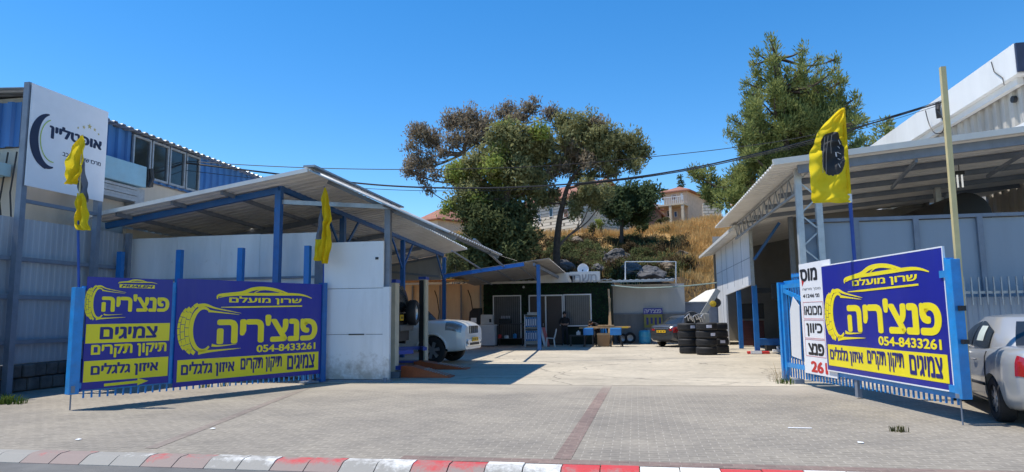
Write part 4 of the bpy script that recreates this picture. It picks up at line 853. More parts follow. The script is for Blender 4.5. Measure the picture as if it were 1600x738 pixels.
p = on_y(818, 449, 35.8); MB().lathe([(0, -.06), (.06, -.03), (.07, 0), (.04, .06), (0, .07)], p, 'z', 12).build('wall_lamp', FRAMEW, t)
# dish
p = on_y(911, 421, 36.6); t = thing('satellite_dish', 'small white round satellite dish on the office roof', 'dish', p)
MB().lathe([(0, .06), (.12, .05), (.22, .02), (.3, -.04), (.305, -.03), (.22, .035), (.12, .065), (0, .075)], p, 'y', 28).build('reflector', WHITES, t, smooth=True)
b = MB(); b.tube([p + Vector((0, .06, 0)), p + Vector((0, .25, -.15)), p + Vector((0, .25, -.55))], .025, 6); b.build('mast', GALV, t)
MB().tube([p + Vector((0, .02, -.28)), p + Vector((0, -.3, -.12))], .012, 5).build('feed_arm', GALV, t)
MB().lathe([(0, -.06), (.04, -.06), (.04, .04), (0, .04)], p + Vector((0, -.32, -.08)), 'y', 10).build('receiver', DKMETAL, t)

# rear walls to the right of the office
PALEW = mat('pale grey panel wall', (.46, .47, .47), .6, var=.07, scale=1.2, dirt=(.28, .27, .25), dirt_amt=.4, streak=True)
t = thing('rear_wall', 'pale grey rear wall under a flat roof slab, behind the grey sedan', 'wall', (.7, 37.6, 0))
MB().span(-1.15, 2.7, 37.7, 37.8, 1.6, 3.2).build('panel', PALEW, t); MB().span(-1.15, 2.7, 37.66, 37.8, .01, 1.59).build('panel', mat('lower grey wall', (.2, .2, .2), .8, var=.15, streak=True), t)
MB().span(-1.15, 2.7, 37.6, 37.659, 1.56, 1.64).build('rail', GREYST, t)
MB().add([], []); MB().sheet((-1.9, 35.9, 3.35), (2.1, 35.9, 3.38), (2.1, 38.4, 3.45), (-1.9, 38.4, 3.42), .3, .03, .04).build('roof_slab', ROOFW, t)
MB().span(-1.85, 2.05, 35.88, 35.94, 3.25, 3.345).build('edge_beam', GALV, t)
b = MB(); pts = [on_y(955, 446, 35.8), on_y(1000, 450, 35.8), on_y(1060, 448, 36), on_y(1120, 442, 37)]; b.tube(smooth_pts([tuple(x) for x in pts]), .04, 6); b.build('pipe', mat('pale green pipe', (.3, .38, .33), .5), t)
t = thing('roof_railing', 'white tube railing standing on the flat rear roof', 'railing', (.8, 36.5, 3.4))
A, B_, C_, D_ = on_y(977, 438, 36.5), on_y(977, 409, 36.5), on_y(1056, 409, 36.5), on_y(1056, 447, 36.5)
for q0, q1 in ((A, B_), (D_, C_)): MB().bar(q0, q1, .06).build('post', mat('white tube paint', (.62, .63, .63), .4), t)
MB().bar(B_, C_, .045).build('top_rail', MATS['white tube paint'], t); MB().tube([A.lerp(B_, .5), (A.lerp(B_, .5) + C_.lerp(D_, .45)) / 2 - Vector((0, 0, .06)), C_.lerp(D_, .45)], .008, 5).build('cable', BLACK, t)
t = thing('blue_grey_wall', 'low blue grey panel wall right of the pale rear wall', 'wall', (4, 38.5, 0))
p = on_y(1064, 474, 38.5); q = on_y(1135, 474, 38.5); MB().span(p.x, q.x, 38.5, 38.58, .01, p.z).build('panel', mat('blue grey panel', (.17, .2, .26), .6, var=.1), t)
MB().span(p.x - .03, q.x, 38.42, 38.495, p.z, p.z + .07).build('coping', GREYST, t); MB().span(p.x + 1.45, p.x + 1.55, 38.43, 38.49, .01, p.z - .005).build('post', GREYST, t)
p = on_y(1071, 476, 41); q = on_y(1122, 452, 41); q2 = on_y(1150, 476, 41)
t = thing('tent_roof', 'white sloping awning roof peeking over the low blue grey wall', 'awning', (q.x, 41, 0))
k0, k1, k2, k3 = on_y(1071, 476, 41), on_y(1140, 476, 41), on_y(1140, 447, 43.5), on_y(1103, 456, 43.5)
MB().hexa([k0, k1, k2, k3], [x + Vector((0, -.02, .05)) for x in (k0, k1, k2, k3)]).build('roof_sheet', mat('white awning sheet', (.66, .64, .58), .6, var=.06), t)
for x in (p.x + .2, q.x): MB().span(x - .05, x + .05, 41.05, 41.12, .01, p.z - .02).build('post', GALV, t)

# ------------------------------------------------------------------ right building
t = thing('right_workshop', 'right workshop canopy with lattice column, white hanging wall and dark interior', 'building', (5, 25, 0))
def zr1(x): return 5.0 + (x - 3.3) * .088
MB().sheet((3.3, 16.35, zr1(3.3)), (3.3, 27.9, zr1(3.3)), (13.25, 27.9, zr1(13.25)), (13.25, 16.35, zr1(13.25)), .3, .04, .03).build('roof_sheet', ROOFW, t)
MB().bar((3.3, 16.28, zr1(3.3) + .05), (13.4, 16.28, zr1(13.4) + .05), .1, .14).build('gutter', mat('cream gutter', (.62, .6, .55), .5, var=.05), t)
MB().bar((3.9, 16.55, zr1(3.9) - .14), (13.2, 16.55, zr1(13.2) - .14), .08, .2).build('beam', GREYST, t)
for y in (18.6, 20.7, 22.9, 25.2): MB().bar((4.3, y, zr1(4.3) - .11), (13, y, zr1(13) - .11), .08, .14).build('beam', GREYST, t)
for x in (6.5, 9.0): MB().bar((x, 16.6, zr1(x) - .28), (x + .9, 20.7, zr1(x) - .2), .06, .08).build('brace', GREYST, t)
MB().bar((9.0, 22.9, 3.7), (9.8, 22.9, 5.2), .08).build('brace', GREYST, t)
MB().span(9.4, 9.56, 22.8, 22.96, .01, 5.4).build('post', GALV, t); MB().span(5.9, 6.06, 26.9, 27.06, .01, 5.2).build('post', GREYST, t)
lc = MB(); a0 = on_y(1247, 300, 17.0); a1 = on_y(1277, 300, 17.0)
for x in (a0.x, a1.x): lc.span(x - .07, x + .07, 16.9, 17.04, .01, zr1(x) - .05)
for k in range(12): z0_ = .3 + k * .4; lc.bar((a0.x, 16.97, z0_), (a1.x, 16.97, z0_ + .4), .035) if k % 2 else lc.bar((a1.x, 16.97, z0_), (a0.x, 16.97, z0_ + .4), .035)
lc.build('lattice_column', mat('pale galvanised column', (.5, .52, .52), .45, .4, var=.12, scale=5), t)
tr = MB()
for z in (zr1(4) - .12, zr1(4) - .62): tr.bar((a0.x, 17.1, z), (a0.x, 27.2, z), .06)
for k in range(24): y = 17.1 + k * .42; tr.bar((a0.x, y, zr1(4) - (.62 if k % 2 else .12)), (a0.x, y + .42, zr1(4) - (.12 if k % 2 else .62)), .03)
tr.build('lattice_truss', GALV, t)
# second bay
MB().sheet((3.9, 26.6, 4.85), (3.9, 40.5, 4.85), (11, 40.5, 6.2), (11, 26.6, 6.2), .3, .04, .03).build('roof_sheet', ROOFW, t)
MB().bar((3.86, 26.6, 4.83), (3.86, 40.6, 4.83), .1, .13).build('gutter', MATS['cream gutter'], t)
hw = MB()
hw.poly([(4.5, 27.3, 2.66), (4.5, 35.0, 2.46), (4.5, 35.0, .01), (4.5, 38.4, .01), (4.5, 38.4, 4.9), (4.5, 27.3, 4.9)], (.08, 0, 0)); hw.build('hanging_wall', WHITEP, t)
s = MB()
for y in (29.5, 31.8, 34.2, 36): s.span(4.49, 4.499, y - .012, y + .012, 2.75 if y < 35 else .1, 4.85)
s.span(4.488, 4.497, 27.35, 38.3, 3.7, 3.72); s.build('panel_seam', GREYST, t)
MB().span(4.47, 4.6, 27.2, 27.29, 2.6, 5.0).build('corner_post', GALV, t)
for y in (27.5, 31.5): MB().span(4.52, 4.7, y - .09, y + .09, .01, 2.64).build('post', mat('blue door post paint', (.012, .15, .44), .4), t)
MB().bar((4.6, 27.1, 3.6), (5.6, 27.1, 5.0), .1).build('brace', DKBLUE, t)
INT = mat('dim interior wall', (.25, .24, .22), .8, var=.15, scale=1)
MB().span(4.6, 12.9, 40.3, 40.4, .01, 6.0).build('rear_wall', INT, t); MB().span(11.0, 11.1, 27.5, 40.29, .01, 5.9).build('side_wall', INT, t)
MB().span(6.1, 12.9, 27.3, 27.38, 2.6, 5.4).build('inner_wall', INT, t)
p = on_y(1182, 555, 27.3); tb = thing('post_footing', 'red painted footing block around the blue post of the right workshop', 'footing', (p.x, p.y, 0))
b = MB(); b.poly([(4.2, 27.15, .005), (5.0, 27.15, .005), (5.0, 27.42, .005), (4.2, 27.42, .005)][::-1], (0, 0, .1)); b.build('base', REDP, tb, bevel=.02); MB().span(4.3, 4.7, 27.1, 27.149, .02, .13).build('trim', WHITES, tb)
# grey yard fence
t = thing('yard_fence', 'tall smooth blue grey sheet fence behind the right hand sign', 'fence', (6.5, 17, 0))
SH = mat('blue grey fence panel', (.27, .32, .38), .5, .05, var=.06, scale=1.2, dirt=(.22, .23, .24), dirt_amt=.25, streak=True)
xs_ = [3.98, 5.25, 6.55, 7.9, 9.4, 11, 12.6]
for i in range(6): MB().span(xs_[i] + .02, xs_[i + 1] - .02, 17.1, 17.13, .03, 3.68).build('panel', SH, t)
for x in xs_: MB().span(x - .06, x + .06, 17.02, 17.09, .01, 3.7).build('post', GREYST, t)
MB().bar((3.95, 17.08, 3.74), (12.6, 17.08, 3.74), .12, .08).build('top_rail', GREYST, t)
t = thing('picket_fence', 'lower corrugated fence topped with thin grey pickets beside the silver car', 'fence', (8, 16.6, 0))
MB().sheet((6.55, 16.7, .05), (12.5, 16.7, .05), (12.5, 16.7, 1.85), (6.55, 16.7, 1.85), .22, .02).build('sheet', SH, t)
MB().bar((6.5, 16.62, 1.95), (12.5, 16.62, 1.95), .05, .06).build('rail', GALV, t)
pk = MB()
for i in range(40):
    x = 6.5 + i * .15; pk.box((x, 16.575, 1.98), (.025, .025, .62))
pk.build('pickets', GALV, t)
# industrial hall
HALLW = mat('white hall fascia', (.74, .74, .73), .5, var=.04, scale=.8, dirt=(.5, .49, .46), dirt_amt=.4, streak=True)
HALLC = mat('sooty corrugated wall', (.50, .47, .42), .6, var=.12, scale=.9, dirt=(.2, .17, .14), dirt_amt=.55, streak=True)
t = thing('industrial_hall', 'tall white corrugated industrial hall with deep white fascia, right edge', 'building', (18, 40, 0))
MB().sheet((13.3, 70, .01), (13.3, 21, .01), (13.3, 21, 9.5), (13.3, 70, 9.5), .55, .1).build('wall', HALLC, t)
MB().span(12.75, 13.15, 24.2, 70, 9.35, 10.4).build('fascia', HALLW, t)
MB().span(12.95, 13.15, 24.6, 70, 9.1, 9.345).build('soffit', HALLW, t)
MB().span(12.95, 13.17, 24.3, 70, 6.9, 7.75).build('band', HALLW, t)
MB().span(13.5, 30, 24.2, 70, 9.5, 10.3).build('roof', GALV, t)
MB().span(12.76, 30, 24.1, 24.19, 9.4, 10.38).build('gable', mat('dark blue gable', (.03, .04, .08), .5), t)
MB().span(13.4, 30, 24.5, 69, .01, 9.48).build('core_wall', HALLC, t)
b = MB(); b.tube([(12.72, 25.6, 10.3), (12.73, 25.5, 9.9), (12.72, 25.0, 9.5), (12.7, 24.9, 9.2)], .015, 5); b.tube([(12.72, 37, 9.9), (12.72, 37, 9.4)], .02, 5); b.build('cable', BLACK, t)
MB().lathe([(0, 0), (.12, 0), (.12, .12), (0, .12)], (13.1, 25.3, 8.8), 'x', 10).build('wall_lamp', DKMETAL, t)
p = on_y(1513, 335, 20.5)
t = thing('exhaust_duct', 'big sooty black duct lying above the blue grey fence', 'duct', (p.x, 21, 3.7))
r_ = .62
MB().lathe([(0, 0), (r_ * .85, 0), (r_, .04), (r_, 9), (0, 9)], (p.x, 20.5, p.z), 'y', 28).build('drum', mat('sooty black sheet', (.006, .006, .007), .6, var=.2), t, smooth=True)
b = MB()
for y in (20.7, 23.5, 26.5): b.bar((p.x - r_ * .8, y, .01), (p.x - r_ * .8, y, p.z - .1), .1); b.bar((p.x + r_ * .8, y, .01), (p.x + r_ * .8, y, p.z - .1), .1); b.bar((p.x - r_, y, p.z - r_ - .04), (p.x + r_, y, p.z - r_ - .04), .08)
b.build('stand', GREYST, t)
p = on_y(1500, 283, 19); t = thing('hanging_tube_lamp', 'pair of white tubes hanging under the right canopy roof', 'lamp', p)
for d in (-.055, .055): MB().tube([p + Vector((d, 0, -.17)), p + Vector((d, 0, .16))], .022, 8).build('tube', TUBE, t)
MB().span(p.x - .11, p.x + .11, p.y - .04, p.y + .04, p.z + .165, p.z + .26).build('holder', DKMETAL, t); MB().tube([p + Vector((0, 0, .26)), Vector((p.x, p.y, zr1(p.x) - .02))], .01, 5).build('cord', BLACK, t)

# ------------------------------------------------------------------ gates and signs
def frame_at(A, ang): return A
GA, GB = Vector((-9.78, 10.5, 0)), Vector((-7.54, 15.52, 0)); gd = (GB - GA).normalized(); LROT = math.atan2(gd.y, gd.x)      # local x: street end -> hinge
RA, RB = Vector((4.38, 10.39, 0)), Vector((3.34, 16.17, 0)); rd = (RA - RB).normalized(); RROT = math.atan2(rd.y, rd.x)        # local x: hinge -> street end
RL = (RA - RB).length; LL = (GB - GA).length

def logo_tyre(b, cx, cz, rx, rz, sw, mi=0):
    """ring with three broken tread bands on its left and two swooshes streaming right"""
    y = -.013
    ribbon(b, arc(cx, cz, rx * .62, rz * .86, 62, 305, 40), [rx * .10 + rx * .12 * math.sin(PI * i / 40) for i in range(41)], y, mi=mi)
    for k, (ox, wd, a0, a1) in enumerate(((-.21, .19, 98, 264), (-.43, .19, 106, 256), (-.62, .12, 114, 248))):
        n = 8
        for i in range(n):
            s0 = a0 + (a1 - a0) * (i + .5 * (k % 2)) / (n + .5) + .7; s1 = a0 + (a1 - a0) * (i + 1 + .5 * (k % 2)) / (n + .5) - .7
            ribbon(b, arc(cx + ox * rx, cz, rx * .62, rz * (1 - .05 * k), s0, s1, 5), [rx * wd] * 6, y, mi=mi)
    top = smooth_pts([(cx - .3 * rx, cz + rz * .93), (cx + .1 * rx, cz + rz * .98), (cx + .7 * rx, cz + rz * .84), (cx + sw, cz + rz * .64)], 6)
    ribbon(b, top, [rx * .2 * (1 - i / (len(top) - 1)) + .004 for i in range(len(top))], y, mi=mi)
    tp2 = smooth_pts([(cx + .25 * rx, cz + rz * .74), (cx + .9 * rx, cz + rz * .68), (cx + sw * .96, cz + rz * .58)], 6)
    ribbon(b, tp2, [rx * .12 * (1 - i / (len(tp2) - 1)) + .003 for i in range(len(tp2))], y, mi=mi)
    bot = smooth_pts([(cx - .2 * rx, cz - rz * .93), (cx + .4 * rx, cz - rz * .9), (cx + sw * 1.02, cz - rz * .84)], 6)
    ribbon(b, bot, [rx * .22 * (1 - i / (len(bot) - 1)) + .004 for i in range(len(bot))], y, mi=mi)
    bt2 = smooth_pts([(cx + .5 * rx, cz - rz * .66), (cx + .9 * rx, cz - rz * .7), (cx + sw * .9, cz - rz * .66)], 6)
    ribbon(b, bt2, [rx * .14 * (1 - i / (len(bt2) - 1)) + .003 for i in range(len(bt2))], y, mi=mi)
def logo_car(b, x0, x1, z0, z1, mi=0):
    P = lambda u, v: (x0 + (x1 - x0) * u, z0 + (z1 - z0) * v); y = -.013; S = (x1 - x0)
    l = smooth_pts([P(0, 0), P(.01, .3), P(.12, .42), P(.24, .55), P(.34, .88), P(.45, 1), P(.58, .92), P(.72, .6)], 6); n = len(l)
    ribbon(b, l, [S * (.01 + .022 * math.sin(PI * i / (n - 1))) for i in range(n)], y, mi=mi)
    l = smooth_pts([P(.015, .12), P(.1, .3), P(.24, .42), P(.42, .46), P(.62, .5), P(.82, .52), P(.92, .42), P(1, .2)], 6); n = len(l)
    ribbon(b, l, [S * (.006 + .02 * math.sin(PI * i / (n - 1))) for i in range(n)], y - .001, mi=mi)
    l = smooth_pts([P(.36, .58), P(.42, .82), P(.5, .86), P(.6, .74), P(.68, .55)], 5); ribbon(b, l, [S * .008] * len(l), y - .002, mi=mi)
def main_sign(name, label, loc, rot, x0, x1, z0, z1, border=False):
    t = thing(name, label, 'sign', loc, rot, 'blue and yellow tyre shop signs'); W = x1 - x0; H = z1 - z0
    X = lambda u: x0 + W * u; Zv = lambda v: z0 + H * v
    MB().span(x0, x1, -.01, .02, z0, z1).build('board', SIGNBLUE, t, local=True)
    if border:
        e = MB(); w = .022
        e.span(x0 - w, x1 + w, -.012, .022, z1 + .001, z1 + w); e.span(x0 - w, x1 + w, -.012, .022, z0 - w, z0 - .001); e.span(x0 - w, x0 - .001, -.012, .022, z0, z1); e.span(x1 + .001, x1 + w, -.012, .022, z0, z1); e.build('edge_trim', WHITES, t, local=True)
    b = MB(); logo_car(b, X(.24), X(.915), Zv(.815), Zv(.935)); b.build('car_logo', SIGNYEL, t, local=True)
    lettering(t, 'שרון מועלם', X(.315), X(.835), Zv(.765), Zv(.845), SIGNYEL, -.0125, .03)
    b = MB(); ribbon(b, [(X(.265), Zv(.735)), (X(.4), Zv(.737)), (X(.84), Zv(.752))], [.012, .035, .03], -.013); b.build('underline', SIGNYEL, t, local=True)
    lettering(t, "פנצ'ריה", X(.245), X(.968), Zv(.375), Zv(.66), SIGNYEL, -.0125, .046)
    b = MB(); logo_tyre(b, X(.158), Zv(.525), W * .115, H * .235, W * .24); b.build('tyre_logo', SIGNYEL, t, local=True)
    lettering(t, '054-8433261', X(.51), X(.955), Zv(.275), Zv(.35), SIGNYEL, -.0125, .032)
    MB().span(X(.018), X(.982), -.0145, -.0105, Zv(.045), Zv(.245)).build('band', SIGNYEL, t, local=True)
    for txt, u0, u1 in (('איזון גלגלים', .04, .365), ('תיקון תקרים', .405, .695), ('צמיגים', .735, .95)):
        lettering(t, txt, X(u0), X(u1), Zv(.07), Zv(.225), NAVY, -.0155, .034)
    return t
main_sign('wide_sign', 'wide shaded blue sign on the left gate with phone number and yellow band', GA, LROT, 1.80, LL - .05, .22, 2.38)
main_sign('wide_sign', 'sunlit blue sign with white edge and phone number on the right gate', RB, RROT, RL - 3.9, RL - .13, .44, 2.45, True)
# tall narrow sign
t = thing('narrow_sign', 'narrow blue sign with yellow bands and an arrow, left of the wide shaded sign', 'sign', GA, LROT, 'blue and yellow tyre shop signs')
x0, x1, z0, z1 = .13, 1.70, .33, 2.35; W = x1 - x0; H = z1 - z0; X = lambda u: x0 + W * u; Zv = lambda v: z0 + H * v
MB().span(x0, x1, -.01, .02, z0, z1).build('board', SIGNBLUE, t, local=True)
b = MB(); logo_car(b, X(.34), X(.80), Zv(.945), Zv(.985)); b.span(X(.35), X(.77), -.0145, -.0105, Zv(.908), Zv(.94)); b.build('car_logo', SIGNYEL, t, local=True)
lettering(t, 'MUALEM', X(.37), X(.75), Zv(.912), Zv(.936), NAVY, -.0155, .03, ital=.3)
lettering(t, "פנצ'ריה", X(.16), X(.965), Zv(.685), Zv(.85), SIGNYEL, -.0125, .046)
b = MB(); logo_tyre(b, X(.13), Zv(.765), W * .12, H * .155, W * .30); b.build('tyre_logo', SIGNYEL, t, local=True)
for v0, v1 in ((.405, .575), (.065, .25)): MB().span(X(.01), X(.985), -.0145, -.0105, Zv(v0), Zv(v1)).build('band', SIGNYEL, t, local=True)
lettering(t, 'צמיגים', X(.16), X(.83), Zv(.435), Zv(.55), NAVY, -.0155, .034); lettering(t, 'תיקון תקרים', X(.075), X(.955), Zv(.27), Zv(.39), SIGNYEL, -.0125, .036); lettering(t, 'איזון גלגלים', X(.085), X(.86), Zv(.095), Zv(.225), NAVY, -.0155, .034)
b = MB(); b.poly([(X(.24), -.0105, Zv(.015)), (X(.62), -.0105, Zv(.02)), (X(.62), -.0105, Zv(.0)), (X(.75), -.0105, Zv(.033)), (X(.62), -.0105, Zv(.066)), (X(.62), -.0105, Zv(.045)), (X(.24), -.0105, Zv(.04))], (0, -.004, 0)); b.build('arrow', SIGNYEL, t, local=True)
# white sign on the right gate
t = thing('white_sign', 'white lettered sign with red numbers, partly covered by the sunlit blue sign', 'sign', RB, RROT)
x0, x1, z0, z1 = RL - 5.03, RL - 3.6, .29, 2.58
MB().span(x0, x1, .025, .045, z0, z1).build('board', WHITES, t, local=True)
BLK = mat('black print', (.012, .012, .014), .5, var=.05); vis = RL - 3.95
for txt, a, c, d, e_, m, w in (('מוס', .02, .80, 2.2, 2.47, BLK, .045), ("41246", .1, .62, 1.86, 1.935, BLK, .02), ("מס׳", .66, .84, 1.86, 1.935, BLK, .02), ('מכונאו', .12, .90, 1.5, 1.69, BLK, .03), ('כיוון', .18, .88, 1.06, 1.33, BLK, .035), ('פנצ', .2, .9, .68, .92, BLK, .045), ('261', .28, 1.0, .33, .56, REDP, .05)):
    p0 = vis - 1.06 + a * 1.04; p1 = vis - 1.06 + c * 1.04; lettering(t, txt, p0, p1, d, e_, m, .0245, w)
b = MB()
for z_lo, z_hi in ((1.42, 1.77), (1.02, 1.40), (.65, 1.0)):
    for q0_, q1_, q2_, q3_ in ((vis - .98, vis - .06, z_lo, z_lo + .008), (vis - .98, vis - .06, z_hi - .008, z_hi), (vis - .98, vis - .972, z_lo + .009, z_hi - .009), (vis - .068, vis - .06, z_lo + .009, z_hi - .009)): b.span(q0_, q1_, .0205, .0245, q2_, q3_)
b.build('rule_line', mat('pink rule', (.6, .2, .2), .5), t, local=True)
b = MB(); b.poly([(vis - .98, .0245, 2.24), (vis - .86, .0245, 2.2), (vis - .96, .0245, 2.1)], (0, -.004, 0)); b.build('red_drop', REDP, t, local=True)
for zz in (2.0,): lettering(t, 'מוסך מורשה', vis - .95, vis - .12, zz, zz + .06, mat('grey print', (.2, .2, .2), .5), .0245, .0)

# gate leaves
def gate(name, label, loc, rot, L, end_x, sgn, solid_to=None):
    return thing(name, label, 'gate', loc, rot)
t = gate('gate', 'bright blue steel gate leaf carrying the two shaded signs on the left', GA, LROT, LL, 0, 1)
MB().span(-.09, .075, -.06, .1, .27, 2.15).build('end_post', BLUE, t, local=True, bevel=.006)
b = MB(); b.span(.076, LL, .04, .09, .3, .38); b.span(.076, LL, .04, .09, 2.1, 2.18); b.span(.076, LL, .045, .085, 1.2, 1.26); b.span(1.71, 1.79, .035, .095, .3, 2.3); b.span(LL - .08, LL, .03, .1, .12, 2.3); b.span(.076, .13, -.005, .1, 1.88, 1.98); b.span(.076, .13, -.005, .1, .36, .46); b.build('frame', BLUE, t, local=True)
b = MB()
for i in range(38): x = .2 + i * (LL - .4) / 37; b.span(x - .012, x + .012, .05, .075, .1 + .08 * (1 - i / 37), 2.25)
b.build('bars', BLUE, t, local=True)
b = MB(); b.span(LL - .04, LL + .1, -.04, .12, .02, 2.42); b.build('hinge_post', DKBLUE, t, local=True)
b = MB(); b.tube([(-.03, .0, .0), (-.03, .0, .4)], .012, 6); b.span(-.06, .0, -.075, -.061, .3, .42); b.build('drop_bolt', GREYST, t, local=True)
b = MB(); b.span(LL - .5, LL - .15, -.1, .2, .02, .06); b.tube([(LL - .3, .05, .06), (LL - .3, .05, .3)], .04, 8); b.build('wheel_bracket', GREYST, t, local=True)
t = gate('gate', 'bright blue steel gate leaf with diagonal brace carrying the sunlit sign', RB, RROT, RL, RL, -1)
MB().span(RL - .03, RL + .12, -.06, .08, .35, 2.27).build('end_post', BLUE, t, local=True, bevel=.006)
b = MB(); x0 = RL - 6.12
b.span(x0, RL - .06, .05, .1, .33, .43); b.span(x0, RL - .06, .05, .1, 2.1, 2.19); b.span(x0, x0 + .1, .04, .11, .14, 2.2); b.span(RL - 5.0, RL - 4.93, .052, .098, .43, 2.1); b.span(RL - .13, RL - .051, .0, .1, .4, 2.3); b.span(RL - .2, RL - .05, -.03, .09, 2.02, 2.12); b.span(RL - .2, RL - .05, -.03, .09, .42, .52)
b.bar((x0 + .1, .075, 2.06), (RL - 3.9, .075, 1.55), .05, .1); b.build('frame', BLUE, t, local=True)
b = MB()
for i in range(44): x = x0 + .25 + i * (6.1 - .4) / 43; b.span(x - .012, x + .012, .055, .08, .12 + .12 * i / 43, 2.1)
b.build('bars', BLUE, t, local=True)
b = MB(); b.poly([(x0 + .45, .02, .6), (x0 + .95, .02, .55), (x0 + 1.0, .02, 1.7), (x0 + .7, .02, 1.9), (x0 + .5, .02, 1.6)], (0, .01, 0)); b.build('torn_sheet', FRAMEW, t, local=True)
b = MB(); b.span(x0 - .12, x0 - .01, .0, .14, .02, 2.25); b.span(x0 - .1, x0 + .9, .16, .22, 2.2, 2.28); b.build('hinge_post', BLUE, t, local=True)
b = MB(); b.span(x0 + .0, x0 + 1.0, .3, .35, 2.36, 2.42); b.span(x0 + .0, x0 + 1.0, .3, .35, 1.9, 1.95)
for i in range(8): b.span(x0 + i * .13, x0 + .02 + i * .13, .31, .34, 1.95, 2.45)
b.build('hinge_guard', BLUE, t, local=True)
b = MB(); b.tube([(RL + .02, -.02, .0), (RL + .02, -.02, .5)], .012, 6); b.lathe([(0, .42), (.06, .42), (.06, .36), (0, .36)], (RL + .02, -.02, 0), 'z', 10); b.build('drop_bolt', GREYST, t, local=True)
b = MB(); b.span(RL + .131, RL + .2, -.02, .05, 1.55, 1.62); b.span(RL + .131, RL + .2, -.02, .05, 1.1, 1.16); b.build('lock', BLACK, t, local=True)
b = MB(); b.span(RL - 3.0, RL - 2.9, .04, .12, .02, .33); b.build('support_leg', GREYST, t, local=True); b = MB(); b.span(RL - 5.8, RL - 5.5, .0, .2, .005, .1); b.build('wheel_bracket', GREYST, t, local=True)

# ------------------------------------------------------------------ poles, flags, cables
FLAGY = leaf_mat('yellow flag cloth', (.80, .58, .02), (.88, .66, .03), (.93, .74, .05), 2.0, .4)
FLAGG = mat('grey flag print', (.14, .15, .18), .8, var=.15)
FLAGD = mat('dark tyre print on cloth', (.035, .035, .038), .8, var=.2)
POLEBL = mat('blue flag pole', (.012, .06, .30), .4); POLECR = mat('cream pole', (.60, .49, .24), .5, var=.1, scale=4)
def cloth_rows(rows, Y, nx_=14, fold=.06, nf=2.5, seed=1, sub=5):
    """rows (pixel y, left, right, material) read off the photo, built as a folded cloth standing at distance Y"""
    rr = random.Random(seed); b = MB(); R = []
    keys = [(float(a), float(l), float(r)) for a, l, r, m in rows]; sm = smooth_pts(keys, sub); n = len(sm)
    for i, (py, l, r) in enumerate(sm):
        row = []
        for k in range(nx_ + 1):
            u = k / nx_; px_ = l + (r - l) * u; p = on_y(px_, py, Y); d = fold * math.sin(u * nf * 2 * PI + i * 1.1 / sub + seed) * min(1, i / sub / 1.2) + .02 * math.sin(i * 4.5 / sub + u * 5)
            row.append((p.x, p.y + d, p.z))
        R.append(row)
    ms = []
    vs = [p for r in R for p in r]; fs = []; mi = []
    for i in range(n - 1):
        m = rows[min(len(rows) - 1, i // sub)][3]
        for k in range(nx_): a = i * (nx_ + 1) + k; fs.append((a, a + 1, a + nx_ + 2, a + nx_ + 1)); mi.append(m)
    b.v = vs; b.f = fs; b.m = mi; return b
# left tattered flag on the left gate post
p0 = GA + Vector((.0, .12, 0)); Yl = p0.y
t = thing('flag', 'tattered yellow flag drooping on a blue pole beside the board sign', 'flag', (p0.x, p0.y, .3), 0, 'yellow flags')
pt = on_y(129, 211, Yl); pm = on_y(122, 345, Yl)
MB().tube([(p0.x + .03, Yl, .3), (pm.x, Yl, pm.z)], .022, 8).build('pole', POLEBL, t); MB().tube([(pm.x, Yl, pm.z), (pt.x, Yl, pt.z)], .015, 8).build('pole_top', POLECR, t)
cloth_rows([(212, 125, 130, 0), (228, 116, 131, 0), (246, 108, 131, 0), (262, 104, 131, 0), (276, 102, 124, 0), (288, 100, 117, 0)], Yl - .03, 12, .05, 2.0, 2).build('cloth', FLAGY, t)
cloth_rows([(240, 124, 130, 0), (262, 124, 131, 0), (285, 124, 134, 0), (300, 122, 137, 0), (316, 122, 139, 0)], Yl + .05, 10, .04, 1.5, 3).build('cloth', FLAGG, t)
cloth_rows([(302, 120, 131, 0), (318, 118, 133, 0), (335, 116, 136, 0), (350, 114, 138, 0), (360, 122, 142, 0)], Yl - .02, 12, .05, 2.2, 5).build('cloth', FLAGY, t)
# middle flag in front of the carport
Ym = 15.3
pt = on_y(508, 292, Ym); pb = on_y(500, 420, Ym)
t = thing('flag', 'limp yellow flag with a grey patch hanging in front of the white panel door', 'flag', (pb.x, Ym, pb.z - 2), 0, 'yellow flags')
MB().tube([(pb.x - .02, Ym + .3, .01), (pt.x - .05, Ym + .06, pt.z + .02)], .018, 8).build('pole', POLEBL, t)
cloth_rows([(293, 506, 509, 0), (310, 504, 513, 0), (325, 503, 517, 0), (341, 503, 520, 0), (352, 503, 515, 0), (366, 504, 515, 0), (380, 503, 517, 0), (396, 501, 516, 0), (412, 503, 512, 0)], Ym - .05, 14, .07, 1.7, 4).build('cloth', FLAGY, t)
cloth_rows([(325, 501, 505, 0), (345, 497, 506, 0), (360, 495, 508, 0), (374, 493, 507, 0)], Ym + .03, 8, .03, 1.2, 6).build('cloth', FLAGG, t)
cloth_rows([(374, 492, 507, 0), (388, 491, 509, 0), (402, 490, 508, 0), (408, 492, 507, 0)], Ym + .02, 10, .05, 1.6, 7).build('cloth', FLAGY, t)
